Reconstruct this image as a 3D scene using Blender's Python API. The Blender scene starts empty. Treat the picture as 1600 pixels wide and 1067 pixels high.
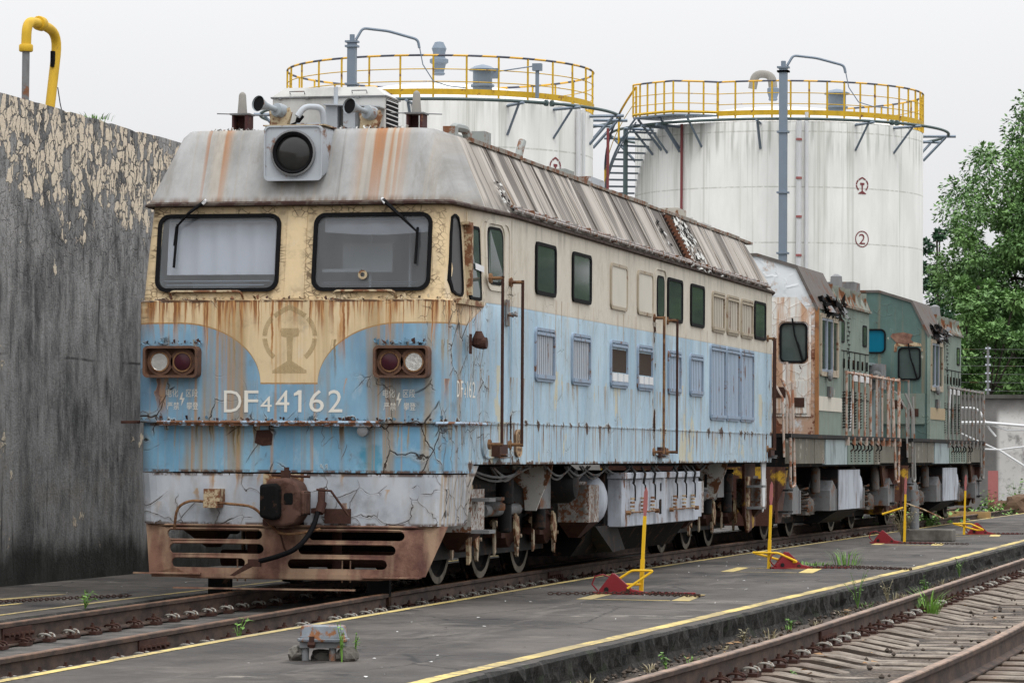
import bpy, bmesh, math, random
from mathutils import Vector, Matrix, noise as mnoise
R = math.radians
PI = math.pi
scene = bpy.context.scene
COL = scene.collection

# ---------------------------------------------------------------- camera
cam_data = bpy.data.cameras.new('camera')
cam = bpy.data.objects.new('camera', cam_data)
COL.objects.link(cam)
cam.matrix_world = Matrix(((0.97282, 0.00174, 0.23155, 0.0), (0.23149, -0.03278, -0.97229, 0.0), (0.0059, 0.99946, -0.03229, 1.334), (0, 0, 0, 1)))
cam_data.sensor_width = 36.0
cam_data.lens = 5401.13 / 1600 * 36
cam_data.clip_start = 0.5
cam_data.clip_end = 2000
scene.camera = cam

# ---------------------------------------------------------------- sky and light (overcast noon)
SUN_EL, SUN_AZ = R(62), R(150)
world = bpy.data.worlds.new('World')
scene.world = world
world.use_nodes = True
wt = world.node_tree
wt.nodes.clear()
wo = wt.nodes.new('ShaderNodeOutputWorld')
bg = wt.nodes.new('ShaderNodeBackground')
sky = wt.nodes.new('ShaderNodeTexSky')
sky.sky_type = 'NISHITA'
sky.sun_disc = False
sky.sun_elevation = SUN_EL
sky.sun_rotation = SUN_AZ
sky.air_density = 1.0
sky.dust_density = 3.0
hs = wt.nodes.new('ShaderNodeHueSaturation')
hs.inputs['Saturation'].default_value = 0.25
hs.inputs['Value'].default_value = 0.35
wt.links.new(sky.outputs[0], hs.inputs['Color'])
tc = wt.nodes.new('ShaderNodeTexCoord')
sp = wt.nodes.new('ShaderNodeSeparateXYZ')
wt.links.new(tc.outputs['Generated'], sp.inputs[0])
mr = wt.nodes.new('ShaderNodeMapRange')          # overcast sky: three times brighter overhead than at the horizon
mr.inputs['From Min'].default_value = 0.0
mr.inputs['From Max'].default_value = 1.0
mr.inputs['To Min'].default_value = 6.3
mr.inputs['To Max'].default_value = 25.0
wt.links.new(sp.outputs['Z'], mr.inputs['Value'])
cl = wt.nodes.new('ShaderNodeMix')
cl.data_type = 'RGBA'
cl.blend_type = 'MULTIPLY'
cl.inputs[0].default_value = 1.0
wt.links.new(mr.outputs[0], cl.inputs[6])
cl.inputs[7].default_value = (0.985, 0.99, 1.01, 1)
ad = wt.nodes.new('ShaderNodeMix')
ad.data_type = 'RGBA'
ad.inputs[0].default_value = 0.06
wt.links.new(cl.outputs[2], ad.inputs[6])
wt.links.new(hs.outputs[0], ad.inputs[7])
wt.links.new(ad.outputs[2], bg.inputs['Color'])
bg.inputs['Strength'].default_value = 0.112
wt.links.new(bg.outputs[0], wo.inputs[0])

sun_d = bpy.data.lights.new('sun', 'SUN')
sun_d.energy = 1.1
sun_d.angle = R(20)
sun_d.color = (1.0, 0.97, 0.93)
sun = bpy.data.objects.new('sun', sun_d)
COL.objects.link(sun)
sun_dir = Vector((math.sin(SUN_AZ) * math.cos(SUN_EL), math.cos(SUN_AZ) * math.cos(SUN_EL), math.sin(SUN_EL)))
sun.rotation_euler = (-sun_dir).to_track_quat('-Z', 'Y').to_euler()

scene.view_settings.view_transform = 'Standard'
scene.view_settings.look = 'None'
scene.view_settings.exposure = 0.0
scene.view_settings.gamma = 1.0
scene.render.engine = 'CYCLES'
scene.cycles.max_bounces = 6
scene.cycles.diffuse_bounces = 3
scene.cycles.glossy_bounces = 3
scene.cycles.transparent_max_bounces = 12
scene.cycles.use_denoising = True

# ---------------------------------------------------------------- node expressions
T = None

class N:
    def __init__(s, sock): s.s = sock
    def __add__(a, b): return mth('ADD', a, b)
    __radd__ = __add__
    def __sub__(a, b): return mth('SUBTRACT', a, b)
    def __rsub__(a, b): return mth('SUBTRACT', b, a)
    def __mul__(a, b): return mth('MULTIPLY', a, b)
    __rmul__ = __mul__
    def __truediv__(a, b): return mth('DIVIDE', a, b)
    def __neg__(a): return mth('MULTIPLY', a, -1.0)

def put(inp, v):
    if isinstance(v, N): T.links.new(v.s, inp)
    elif isinstance(v, tuple) and len(v) == 3 and inp.type == 'RGBA': inp.default_value = (*v, 1)
    else: inp.default_value = v

def mth(op, a, b=None, clamp=False):
    n = T.nodes.new('ShaderNodeMath'); n.operation = op; n.use_clamp = clamp
    put(n.inputs[0], a)
    if b is not None: put(n.inputs[1], b)
    return N(n.outputs[0])

def vmax(a, b): return mth('MAXIMUM', a, b)
def vmin(a, b): return mth('MINIMUM', a, b)
def vabs(a): return mth('ABSOLUTE', a)
def gt(a, b): return mth('GREATER_THAN', a, b)
def sat(a): return mth('ADD', a, 0.0, True)

def ss(x, lo, hi, a=0.0, b=1.0, smooth=True):
    n = T.nodes.new('ShaderNodeMapRange')
    if smooth: n.interpolation_type = 'SMOOTHSTEP'
    put(n.inputs['Value'], x)
    if lo > hi: lo, hi, a, b = hi, lo, b, a
    n.inputs['From Min'].default_value = lo; n.inputs['From Max'].default_value = hi
    n.inputs['To Min'].default_value = a; n.inputs['To Max'].default_value = b
    return N(n.outputs[0])

def vec(x, y, z=0.0):
    n = T.nodes.new('ShaderNodeCombineXYZ')
    put(n.inputs[0], x); put(n.inputs[1], y); put(n.inputs[2], z)
    return N(n.outputs[0])

def noi(v, scale=1.0, detail=3.0, rough=0.5, dist=0.0):
    n = T.nodes.new('ShaderNodeTexNoise')
    put(n.inputs['Vector'], v)
    n.inputs['Scale'].default_value = scale; n.inputs['Detail'].default_value = detail
    n.inputs['Roughness'].default_value = rough; n.inputs['Distortion'].default_value = dist
    return N(n.outputs[0])

def vor(v, scale=1.0, feature='DISTANCE_TO_EDGE', rnd=1.0):
    n = T.nodes.new('ShaderNodeTexVoronoi'); n.feature = feature
    put(n.inputs['Vector'], v)
    n.inputs['Scale'].default_value = scale; n.inputs['Randomness'].default_value = rnd
    return N(n.outputs['Distance'])

def mixc(f, a, b, blend='MIX'):
    n = T.nodes.new('ShaderNodeMix'); n.data_type = 'RGBA'; n.blend_type = blend
    put(n.inputs[0], f); put(n.inputs[6], a); put(n.inputs[7], b)
    return N(n.outputs[2])

def coords(kind='Object'):
    n = T.nodes.new('ShaderNodeTexCoord'); s = T.nodes.new('ShaderNodeSeparateXYZ')
    T.links.new(n.outputs[kind], s.inputs[0])
    return N(n.outputs[kind]), N(s.outputs[0]), N(s.outputs[1]), N(s.outputs[2])

def worldpos():
    n = T.nodes.new('ShaderNodeNewGeometry'); s = T.nodes.new('ShaderNodeSeparateXYZ')
    T.links.new(n.outputs['Position'], s.inputs[0])
    return N(n.outputs['Position']), N(s.outputs[0]), N(s.outputs[1]), N(s.outputs[2])

def sr(r, g, b):
    f = lambda c: (c / 255 / 12.92) if c <= 10 else ((c / 255 + 0.055) / 1.055) ** 2.4
    return (f(r), f(g), f(b))

MATS = {}

def material(name, fn):
    """fn() returns dict(color, rough, metal, bump, bstr, spec, ...)"""
    global T
    if name in MATS: return MATS[name]
    m = bpy.data.materials.new(name); m.use_nodes = True
    T = m.node_tree
    bs = T.nodes['Principled BSDF']
    d = fn()
    put(bs.inputs['Base Color'], d.get('color', (0.5, 0.5, 0.5)))
    put(bs.inputs['Roughness'], d.get('rough', 0.6))
    put(bs.inputs['Metallic'], d.get('metal', 0.0))
    if 'spec' in d: put(bs.inputs['Specular IOR Level'], d['spec'])
    if 'trans' in d: put(bs.inputs['Transmission Weight'], d['trans'])
    if 'alpha' in d: put(bs.inputs['Alpha'], d['alpha'])
    if 'sub' in d: pass
    if 'bump' in d:
        b = T.nodes.new('ShaderNodeBump')
        b.inputs['Strength'].default_value = d.get('bstr', 0.5)
        b.inputs['Distance'].default_value = d.get('bdist', 0.01)
        put(b.inputs['Height'], d['bump'])
        T.links.new(b.outputs[0], bs.inputs['Normal'])
    MATS[name] = m
    return m

def simple(name, col, rough=0.6, var=0.15, scale=6.0, metal=0.0, rust=0.0, rcol=(0.09, 0.04, 0.02), bump=0.15, stretch=1.0, dirt=0.0, spec=0.2):
    def fn():
        p, x, y, z = coords()
        v = vec(x, y, z * stretch)
        n1 = noi(v, scale, 5, 0.6)
        c = mixc(n1, tuple(k * (1 - var) for k in col), tuple(min(1, k * (1 + var)) for k in col))
        if dirt:
            c = mixc(ss(noi(vec(x * 1.0, y * 1.0, z * 0.4), 3.0, 6, 0.65), 0.45, 0.7) * dirt, c, (0.03, 0.025, 0.02))
        if rust:
            r = ss(noi(v, scale * 0.7, 8, 0.7), 0.62 - rust * 0.3, 0.70 - rust * 0.3)
            c = mixc(r, c, mixc(noi(p, 30, 3), rcol, tuple(k * 2.6 for k in rcol)))
        return dict(color=c, rough=rough, metal=metal, spec=spec, bump=n1, bstr=bump, bdist=0.01)
    return material(name, fn)

# ---------------------------------------------------------------- mesh building
class MB:
    def __init__(s): s.v = []; s.f = []; s.m = []; s.cur = 0
    def add(s, vs, fs):
        o = len(s.v)
        s.v += [tuple(v) for v in vs]
        s.f += [tuple(i + o for i in f) for f in fs]
        s.m += [s.cur] * len(fs)
    def box(s, x0, x1, y0, y1, z0, z1, M=None):
        vs = [Vector(p) for p in ((x0, y0, z0), (x1, y0, z0), (x1, y1, z0), (x0, y1, z0), (x0, y0, z1), (x1, y0, z1), (x1, y1, z1), (x0, y1, z1))]
        if M: vs = [M @ v for v in vs]
        s.add(vs, [(0, 3, 2, 1), (4, 5, 6, 7), (0, 1, 5, 4), (1, 2, 6, 5), (2, 3, 7, 6), (3, 0, 4, 7)])
        return s
    def cbox(s, c, d, M=None):
        return s.box(c[0] - d[0] / 2, c[0] + d[0] / 2, c[1] - d[1] / 2, c[1] + d[1] / 2, c[2] - d[2] / 2, c[2] + d[2] / 2, M)
    def prism(s, pts, axis, a, b):
        """pts: polygon in the plane normal to axis; extruded a..b"""
        def P(p, t):
            if axis == 0: return (t, p[0], p[1])
            if axis == 1: return (p[0], t, p[1])
            return (p[0], p[1], t)
        n = len(pts)
        vs = [P(p, a) for p in pts] + [P(p, b) for p in pts]
        s.add(vs, [tuple(range(n))[::-1], tuple(range(n, 2 * n))] + [(i, (i + 1) % n, n + (i + 1) % n, n + i) for i in range(n)])
        return s
    def tube(s, pts, r, n=8, cap=True, closed=False):
        pts = [Vector(p) for p in pts]
        rs = r if isinstance(r, (list, tuple)) else [r] * len(pts)
        m = len(pts); rings = []
        up = Vector((0, 0, 1))
        prev = None
        for i, p in enumerate(pts):
            if closed: t = pts[(i + 1) % m] - pts[i - 1]
            else: t = pts[min(i + 1, m - 1)] - pts[max(i - 1, 0)]
            if t.length < 1e-9: t = Vector((0, 0, 1))
            t.normalize()
            if prev is None:
                a = t.cross(up)
                if a.length < 1e-3: a = t.cross(Vector((0, 1, 0)))
                a.normalize()
            else:
                a = prev - t * prev.dot(t)
                if a.length < 1e-4: a = t.cross(up)
                a.normalize()
            prev = a
            b = t.cross(a)
            rings.append([p + (a * math.cos(2 * PI * k / n) + b * math.sin(2 * PI * k / n)) * rs[i] for k in range(n)])
        vs = [v for ring in rings for v in ring]
        fs = []
        seg = m if closed else m - 1
        for i in range(seg):
            j = (i + 1) % m
            for k in range(n):
                fs.append((i * n + k, i * n + (k + 1) % n, j * n + (k + 1) % n, j * n + k))
        if cap and not closed:
            fs.append(tuple(range(n))[::-1]); fs.append(tuple((m - 1) * n + k for k in range(n)))
        s.add(vs, fs)
        return s
    def cyl(s, a, b, r, r2=None, n=12):
        return s.tube([a, b], [r, r if r2 is None else r2], n)
    def lathe(s, prof, c, axis='z', n=24, cap=True):
        """prof: list of (radius, t) along the axis"""
        vs = []
        for r, t in prof:
            for k in range(n):
                a = 2 * PI * k / n; u, w = r * math.cos(a), r * math.sin(a)
                p = {'z': (u, w, t), 'y': (u, t, w), 'x': (t, u, w)}[axis]
                vs.append((p[0] + c[0], p[1] + c[1], p[2] + c[2]))
        fs = []
        for i in range(len(prof) - 1):
            for k in range(n):
                fs.append((i * n + k, i * n + (k + 1) % n, (i + 1) * n + (k + 1) % n, (i + 1) * n + k))
        if cap: fs += [tuple(range(n)), tuple((len(prof) - 1) * n + k for k in range(n))]
        s.add(vs, fs)
        return s
    def ring(s, inner, outer, P, d0, d1):
        """frame between two loops (same count); P(u,w,d)->point"""
        n = len(inner)
        vs = [P(*p, d0) for p in outer] + [P(*p, d1) for p in outer] + [P(*p, d1) for p in inner] + [P(*p, d0) for p in inner]
        fs = []
        for i in range(n):
            j = (i + 1) % n
            for k in range(3): fs.append((k * n + i, k * n + j, (k + 1) * n + j, (k + 1) * n + i))
        s.add(vs, fs)
        return s
    def plate(s, loop, P, d0, d1):
        n = len(loop)
        vs = [P(*p, d0) for p in loop] + [P(*p, d1) for p in loop]
        s.add(vs, [tuple(range(n, 2 * n))] + [(i, (i + 1) % n, n + (i + 1) % n, n + i) for i in range(n)])
        return s

def mkobj(name, mb, mats, parent=None, smooth=False, recalc=True):
    me = bpy.data.meshes.new(name)
    me.from_pydata(mb.v, [], mb.f)
    if not isinstance(mats, (list, tuple)): mats = [mats]
    for m in mats: me.materials.append(m)
    if len(mats) > 1: me.polygons.foreach_set('material_index', mb.m)
    if recalc:
        bm = bmesh.new(); bm.from_mesh(me)
        bmesh.ops.recalc_face_normals(bm, faces=bm.faces)
        bm.to_mesh(me); bm.free()
    if smooth:
        me.polygons.foreach_set('use_smooth', [True] * len(me.polygons))
        try: me.set_sharp_from_angle(angle=R(40))
        except Exception: pass
    me.update()
    o = bpy.data.objects.new(name, me)
    COL.objects.link(o)
    if parent: o.parent = parent
    return o

def mksplit(name, mb, mats, parent=None, smooth=False, recalc=True):
    """one object per loose piece"""
    par = list(range(len(mb.v)))
    def find(i):
        while par[i] != i: par[i] = par[par[i]]; i = par[i]
        return i
    for f in mb.f:
        r = find(f[0])
        for i in f[1:]: par[find(i)] = r
    groups = {}
    for k, f in enumerate(mb.f): groups.setdefault(find(f[0]), []).append(k)
    out = []
    for fs in groups.values():
        m = MB(); ix = {}
        for k in fs:
            for i in mb.f[k]:
                if i not in ix: ix[i] = len(m.v); m.v.append(mb.v[i])
            m.f.append(tuple(ix[i] for i in mb.f[k])); m.m.append(mb.m[k])
        out.append(mkobj(name, m, mats, parent, smooth, recalc))
    return out

def bevel(o, w, seg=2):
    m = o.modifiers.new('bevel', 'BEVEL'); m.width = w; m.segments = seg; m.limit_method = 'ANGLE'; m.angle_limit = R(40)
    return o

def tag(o, label=None, cat=None, group=None, kind=None):
    if label: o['label'] = label
    if cat: o['category'] = cat
    if group: o['group'] = group
    if kind: o['kind'] = kind
    return o

def empty(name, loc, rz=0.0, label=None, cat=None, group=None):
    o = bpy.data.objects.new(name, None); COL.objects.link(o)
    o.location = loc; o.rotation_euler = (0, 0, rz); o.empty_display_size = 0.2
    return tag(o, label, cat, group)

def kids(o): return [c for c in bpy.data.objects if c.parent == o]

def copy_tree(o, parent=None):
    c = o.copy(); COL.objects.link(c); c.parent = parent
    for ch in kids(o): copy_tree(ch, c)
    return c

def rr(x0, x1, z0, z1, r, n=5):
    """rounded rectangle loop"""
    pts = []
    for cx, cz, a0 in ((x1 - r, z1 - r, 0), (x0 + r, z1 - r, 90), (x0 + r, z0 + r, 180), (x1 - r, z0 + r, 270)):
        for k in range(n + 1):
            a = R(a0 + 90 * k / n)
            pts.append((cx + r * math.cos(a), cz + r * math.sin(a)))
    return pts

def circ(cx, cz, r, n=24): return [(cx + r * math.cos(2 * PI * k / n), cz + r * math.sin(2 * PI * k / n)) for k in range(n)]

def bend(pts, r=0.05, n=4):
    """round the corners of a 3D polyline"""
    pts = [Vector(p) for p in pts]; out = [pts[0]]
    for i in range(1, len(pts) - 1):
        a, b, c = pts[i - 1], pts[i], pts[i + 1]
        d1 = (a - b); d2 = (c - b); q = min(r, d1.length / 2, d2.length / 2)
        p1 = b + d1.normalized() * q; p2 = b + d2.normalized() * q
        for k in range(n + 1):
            t = k / n
            out.append(p1 * (1 - t) ** 2 + b * 2 * t * (1 - t) + p2 * t * t)
    out.append(pts[-1])
    return out

def text_mb(s, x0, x1, z0, z1, P, d=0.002, font=None):
    """letters fitted into a box in (u,w) and laid on the surface by P(u,w,depth)"""
    cu = bpy.data.curves.new('t', 'FONT'); cu.body = s; cu.size = 1; cu.resolution_u = 3
    o = bpy.data.objects.new('t', cu); COL.objects.link(o)
    dg = bpy.context.evaluated_depsgraph_get()
    me = bpy.data.meshes.new_from_object(o.evaluated_get(dg))
    bpy.data.objects.remove(o); bpy.data.curves.remove(cu)
    if len(me.vertices) == 0: return MB()
    xs = [v.co.x for v in me.vertices]; ys = [v.co.y for v in me.vertices]
    a0, a1, b0, b1 = min(xs), max(xs), min(ys), max(ys)
    mb = MB()
    mb.add([P(x0 + (v.co.x - a0) / max(1e-6, a1 - a0) * (x1 - x0), z0 + (v.co.y - b0) / max(1e-6, b1 - b0) * (z1 - z0), d) for v in me.vertices],
           [tuple(p.vertices) for p in me.polygons])
    bpy.data.meshes.remove(me)
    return mb

def join(*ms):
    r = MB()
    for m in ms:
        o = len(r.v); r.v += m.v; r.f += [tuple(i + o for i in f) for f in m.f]; r.m += m.m
    return r

def holed(outer, holes, P):
    """planar sheet with holes; P(u,w)->point"""
    bm = bmesh.new(); es = []
    for loop in [outer] + holes:
        vs = [bm.verts.new((p[0], p[1], 0)) for p in loop]
        es += [bm.edges.new((vs[i], vs[(i + 1) % len(vs)])) for i in range(len(vs))]
    bmesh.ops.triangle_fill(bm, edges=es, use_beauty=True, use_dissolve=False)
    bm.verts.index_update()
    mb = MB()
    mb.add([P(v.co.x, v.co.y) for v in bm.verts], [tuple(v.index for v in f.verts) for f in bm.faces])
    bm.free()
    return mb

def interp(tab, t):
    if t <= tab[0][0]: return tab[0][1]
    for (a, x), (b, y) in zip(tab, tab[1:]):
        if t <= b: return x + (y - x) * (t - a) / (b - a)
    return tab[-1][1]

def smooth_tab(tab, step=1.5):
    ys = []; t = tab[0][0]
    while t <= tab[-1][0]:
        ys.append((t, sum(interp(tab, t + d) for d in (-2.5, -1.5, -0.5, 0.5, 1.5, 2.5)) / 6)); t += step
    return ys
# ---------------------------------------------------------------- materials
RUST_D, RUST_M, RUST_L = (0.035, 0.017, 0.012), (0.13, 0.055, 0.025), (0.30, 0.13, 0.045)

def rust_col(p, s=8.0):
    a = noi(p, s, 8, 0.7)
    return mixc(ss(a, 0.35, 0.68), mixc(ss(noi(p, s * 3, 5, 0.6), 0.4, 0.65), RUST_D, (0.075, 0.032, 0.02)), RUST_M)

def decay(c, s, z, src, reach, amt, freq=9.0, seed=0.0, th=0.5):
    """rust runs hanging below the height src"""
    n = noi(vec(s * freq, z * 0.5, seed), 1.0, 2.5, 0.6)
    n2 = noi(vec(s * freq * 0.35, z * 0.3, seed + 7), 1.0, 2, 0.5)
    below = ss(z, src - reach, src, 0.0, 1.0, False) * gt(src + 0.004, z)
    th_ = ss(below, 0.0, 1.0, th + 0.16, th)          # runs narrow as they go down
    m = sat((n + n2 * 0.35 - 0.17 - th_) * 14.0) * sat(below * 3.0)
    edge = sat((n + n2 * 0.35 - 0.17 - th_ - 0.05) * 12.0)
    col = mixc(edge, (0.50, 0.27, 0.10), (0.22, 0.075, 0.02))
    return mixc(m * amt * ss(below, 0.0, 1.0, 0.35, 1.0), c, col)

def cracks(s, z, scale, mask_scale, lo, hi, width=0.012, seed=0.0, stretch=1.0):
    w1 = noi(vec(s, z, seed), 5.0, 3) * 0.22
    v = vec(s + w1, z * stretch + w1 * 0.7, seed)
    e = vor(v, scale)
    m = ss(noi(vec(s, z, seed + 3.3), mask_scale, 3, 0.6), lo, hi)
    line = ss(e, width, 0.0) * m
    lip = ss(e, width * 5, width) * m
    return line, lip

def runs(c, s, z, src, reach, amt, freq, seed, th, dark=(0.20, 0.07, 0.02), light=(0.46, 0.24, 0.09)):
    """thin rust runs of uneven length starting at src"""
    a = noi(vec(s * freq, 0.0, seed), 1.0, 2, 0.5)
    ln = noi(vec(s * freq * 0.7, 3.0, seed + 1.7), 1.0, 2, 0.5)
    wob = noi(vec(s * 3, z * 2.0, seed), 2.0, 3, 0.6) - 0.5
    a2 = noi(vec(s * freq + wob * 0.9, z * 0.25, seed), 1.0, 2.5, 0.55)
    d = (src - z) / reach
    body = ss(a2, th, th + 0.05) * ss(d - ln * 1.5 + 0.55, 0.35, -0.15) * gt(src + 0.004, z)
    core = ss(a2, th + 0.035, th + 0.08)
    return mixc(body * amt, c, mixc(core * ss(d, 1.0, 0.1), light, dark))

def loco_paint():
    p, x, y, z = coords()
    s = x + y
    u = vabs(x)
    front = gt(0.12, y)
    k = sat((1.10 - u) / 0.816)
    ell = mth('SQRT', vmax(1.0 - k * k, 0.0))
    zfront = 1.985 + 0.575 * ell
    zflat = gt(0.284, u)
    zfront = zfront * (1.0 - zflat) + zflat * 1.985
    zside = 2.56 + 0.245 * ss(y, 0.45, 1.15, smooth=False)
    zb = zfront * front + zside * (1.0 - front)
    zb = zb + (noi(vec(s, z), 30, 2) - 0.5) * 0.006
    dz = z - zb
    iscream = gt(dz, 0.0)
    g = noi(vec(s * 1.0, z * 0.35), 1.6, 5, 0.6)
    g2 = noi(p, 22, 4, 0.6)
    mott = noi(vec(s * 3.0, z * 1.2, 30.0), 1.6, 6, 0.65)
    upper = gt(z, 2.775)
    cream_f = mixc(g, (0.58, 0.43, 0.245), (0.74, 0.60, 0.38))
    cream_s = mixc(g, (0.50, 0.455, 0.375), (0.62, 0.58, 0.50))
    cream_f = mixc(upper * 0.5, cream_f, (0.60, 0.46, 0.265))
    sidew = ss(y, 0.0, 1.4)
    cream = mixc(sidew, cream_f, cream_s)
    blue_f = mixc(ss(g, 0.3, 0.7), (0.125, 0.26, 0.39), (0.235, 0.415, 0.55))
    low = gt(1.615, z) * front
    blue_f = mixc(low * 0.75, blue_f, mixc(ss(g, 0.3, 0.7), (0.095, 0.26, 0.41), (0.22, 0.45, 0.61)))
    blue_s = mixc(ss(g, 0.3, 0.7), (0.285, 0.43, 0.545), (0.42, 0.575, 0.68))
    blue = mixc(sidew, blue_f, blue_s)
    c = mixc(iscream, blue, cream)
    c = mixc(ss(vabs(dz), 0.011, 0.003) * (1.0 - sidew * 0.7), c, (0.33, 0.19, 0.07))
    c = mixc(ss(mott, 0.50, 0.68) * 0.30, c, (0.30, 0.27, 0.20))
    c = mixc(ss(mott, 0.44, 0.30) * 0.22, c, (0.62, 0.64, 0.62))
    c = mixc(g2 * 0.14, c, (0.22, 0.19, 0.15))
    bx = x - 0.80; bz = (z - 1.27) * 0.8
    blot = mth('SQRT', bx * bx + bz * bz) + (noi(p, 9, 4) - 0.5) * 0.22
    c = mixc(ss(blot, 0.15, 0.06) * front * 0.75, c, (0.02, 0.22, 0.34))
    fr = 1.0 - ss(y, 0.1, 1.4)
    # wide brown weeping
    weep = noi(vec(s * 5.5, z * 0.22, 3.0), 1.0, 3, 0.55)
    c = mixc(ss(weep, 0.48, 0.68) * (0.12 + 0.50 * fr) * gt(2.775, z), c, (0.30, 0.20, 0.09))
    wp2 = noi(vec(s * 15.0, z * 0.2, 13.0), 1.0, 3, 0.55)
    c = mixc(ss(wp2, 0.55, 0.68) * (0.12 + 0.42 * fr) * gt(2.775, z), c, (0.40, 0.21, 0.07))
    c = runs(c, s, z, 2.775, 0.95, fr * 0.95, 14.0, 1.0, 0.55)
    c = runs(c, s, z, 2.775, 0.55, fr * 0.95, 27.0, 5.0, 0.54)
    c = runs(c, s, z, 2.775, 0.25, fr * 0.8, 45.0, 25.0, 0.50)
    c = runs(c, s, z, 2.03, 0.55, fr * 0.8, 7.0, 8.0, 0.60)
    c = runs(c, s, z, 2.40, 0.85, fr * 0.8, 10.0, 18.0, 0.58, (0.12, 0.07, 0.03), (0.26, 0.19, 0.08))
    c = runs(c, s, z, 1.62, 0.55, fr * 0.95, 12.0, 2.0, 0.565, (0.13, 0.08, 0.03), (0.32, 0.24, 0.12))
    sd = 1.0 - fr
    c = runs(c, s, z, 1.64, 0.60, sd, 16.0, 4.0, 0.56, (0.10, 0.06, 0.045), (0.34, 0.25, 0.18))
    c = runs(c, s, z, 2.95, 1.30, sd * 0.75, 10.0, 14.0, 0.60, (0.22, 0.15, 0.09), (0.42, 0.33, 0.22))
    c = runs(c, s, z, 2.09, 0.50, sd * 0.8, 15.0, 24.0, 0.57, (0.20, 0.13, 0.08), (0.40, 0.31, 0.20))
    # regular weld ribs of the lower band show through as rust lines
    rb = vabs(mth('MODULO', s + 0.03 * noi(vec(s * 3, 1.0), 1.0, 2), 0.235) - 0.117)
    c = mixc(ss(rb, 0.014, 0.003) * sd * gt(1.635, z) * ss(noi(vec(s * 4, z), 1.0, 3), 0.35, 0.5) * 0.8, c, (0.22, 0.14, 0.10))
    rb2 = vabs(mth('MODULO', s + 0.13, 1.07) - 0.5)
    c = mixc(ss(rb2, 0.022, 0.004) * sd * gt(2.95, z) * ss(noi(vec(s * 2, z), 1.0, 3), 0.40, 0.5) * 0.85, c, (0.30, 0.20, 0.12))
    # patched primer, then bare rusted steel where the skin has come off
    pr1 = noi(vec(s * 1.3, z * 0.55, 12.0), 1.7, 5, 0.65)
    c = mixc(ss(pr1, 0.60, 0.61) * gt(2.2, z) * sd * 0.8, c, (0.50, 0.46, 0.32))
    seam = vabs(z - 1.63); bot = vabs(z - 1.20); top = vabs(z - 2.78)
    drip = ss(z - 1.64, -0.24, 0.0) * gt(1.645, z)
    near = vmax(vmax(ss(seam, 0.10, 0.0), drip * 0.9) * 0.85, vmax(ss(bot, 0.14, 0.0) * (0.35 + 0.65 * sd), ss(top, 0.05, 0.0) * front * 0.9))
    edgev = vmax(vmax(ss(vabs(y - 2.0), 0.28, 0.02), ss(vabs(y - 9.45), 0.30, 0.03)), vmax(ss(vabs(y - 18.1), 0.5, 0.05), ss(vabs(y - 1.0), 0.30, 0.03)))
    near = vmax(near, edgev * sd * 0.80 * gt(3.05, z))
    pv = noi(vec(s * 4.2, z * 2.0, 20.0), 1.0, 7, 0.62)
    q = pv + near * 0.20
    bare = ss(q, 0.735, 0.742)
    rim = ss(q, 0.700, 0.735) * (1.0 - bare)
    c = mixc(rim * 0.6, c, (0.60, 0.57, 0.50))
    line, lip = cracks(s, z, 2.6, 1.3, 0.48, 0.55, 0.016, 2.0, 0.8)
    line2, lip2 = cracks(s, z, 6.5, 1.6, 0.55, 0.60, 0.026, 6.0, 0.55)
    line3, lip3 = cracks(s, z, 5.0, 2.2, 0.42, 0.56, 0.022, 16.0, 0.5)
    lowm = ss(z, 3.6, 2.4)
    cornr = ss(u, 1.15, 1.45) * ss(y, 1.9, 0.4)
    line = vmax(line * lowm, line3 * cornr * lowm); lip = vmax(lip * lowm, lip3 * cornr * lowm); line2 = line2 * lowm
    calm = 1.0 - sd * (1.0 - edgev) * 0.8
    line = line * calm; lip = lip * calm; line2 = line2 * calm
    mid = 1.0 - front * ss(z, 1.95, 2.1) * ss(u, 1.30, 1.05) * ss(z, 2.76, 2.68) * 0.95
    mid = mid * (1.0 - front * upper * 0.8) * (1.0 - front * ss(u, 0.8, 0.6) * ss(z, 1.66, 1.72) * 0.9)
    line = line * mid; lip = lip * mid; line2 = line2 * mid
    c = mixc(lip * 0.35, c, mixc(g2, (0.16, 0.11, 0.06), (0.45, 0.40, 0.32)))
    c = mixc(line, c, (0.025, 0.018, 0.015))
    c = mixc(line2 * 0.8, c, (0.07, 0.04, 0.025))
    # crazing round the windscreens
    wx = vmin(vabs(u - 0.16), vabs(u - 1.40)); wz = vmin(vabs(z - 2.84), vabs(z - 3.64))
    cz = ss(vmin(wx, wz), 0.10, 0.02) * upper * front
    e4 = vor(vec(s * 14, z * 22, 2.0), 1.0)
    c = mixc(ss(e4, 0.10, 0.02) * cz * ss(noi(vec(s, z), 5, 3), 0.44, 0.56) * 0.85, c, (0.10, 0.06, 0.03))
    c = mixc(cz * ss(noi(vec(s * 4, z * 4), 3, 5), 0.5, 0.64) * 0.5, c, (0.26, 0.19, 0.11))
    c = mixc(bare, c, mixc(noi(p, 5, 3), rust_col(p, 14), (0.028, 0.018, 0.014)))
    c = mixc(ss(g2, 0.78, 0.80) * 0.6, c, (0.16, 0.07, 0.03))
    ed = vmax(vmax(ss(vabs(z - 1.145), 0.030, 0.004) * fr, ss(vabs(z - 2.772), 0.022, 0.003) * fr), ss(vabs(z - 1.228), 0.028, 0.004) * sd)
    ed = vmax(ed, ss(vabs(z - 1.60), 0.035, 0.005) * fr)
    c = mixc(sat(ed * 1.2) * ss(noi(vec(s * 9.0, z * 6.0, 50.0), 1.0, 5, 0.7), 0.42, 0.55) * 0.9, c, mixc(g2, (0.03, 0.016, 0.010), (0.14, 0.06, 0.025)))
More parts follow.
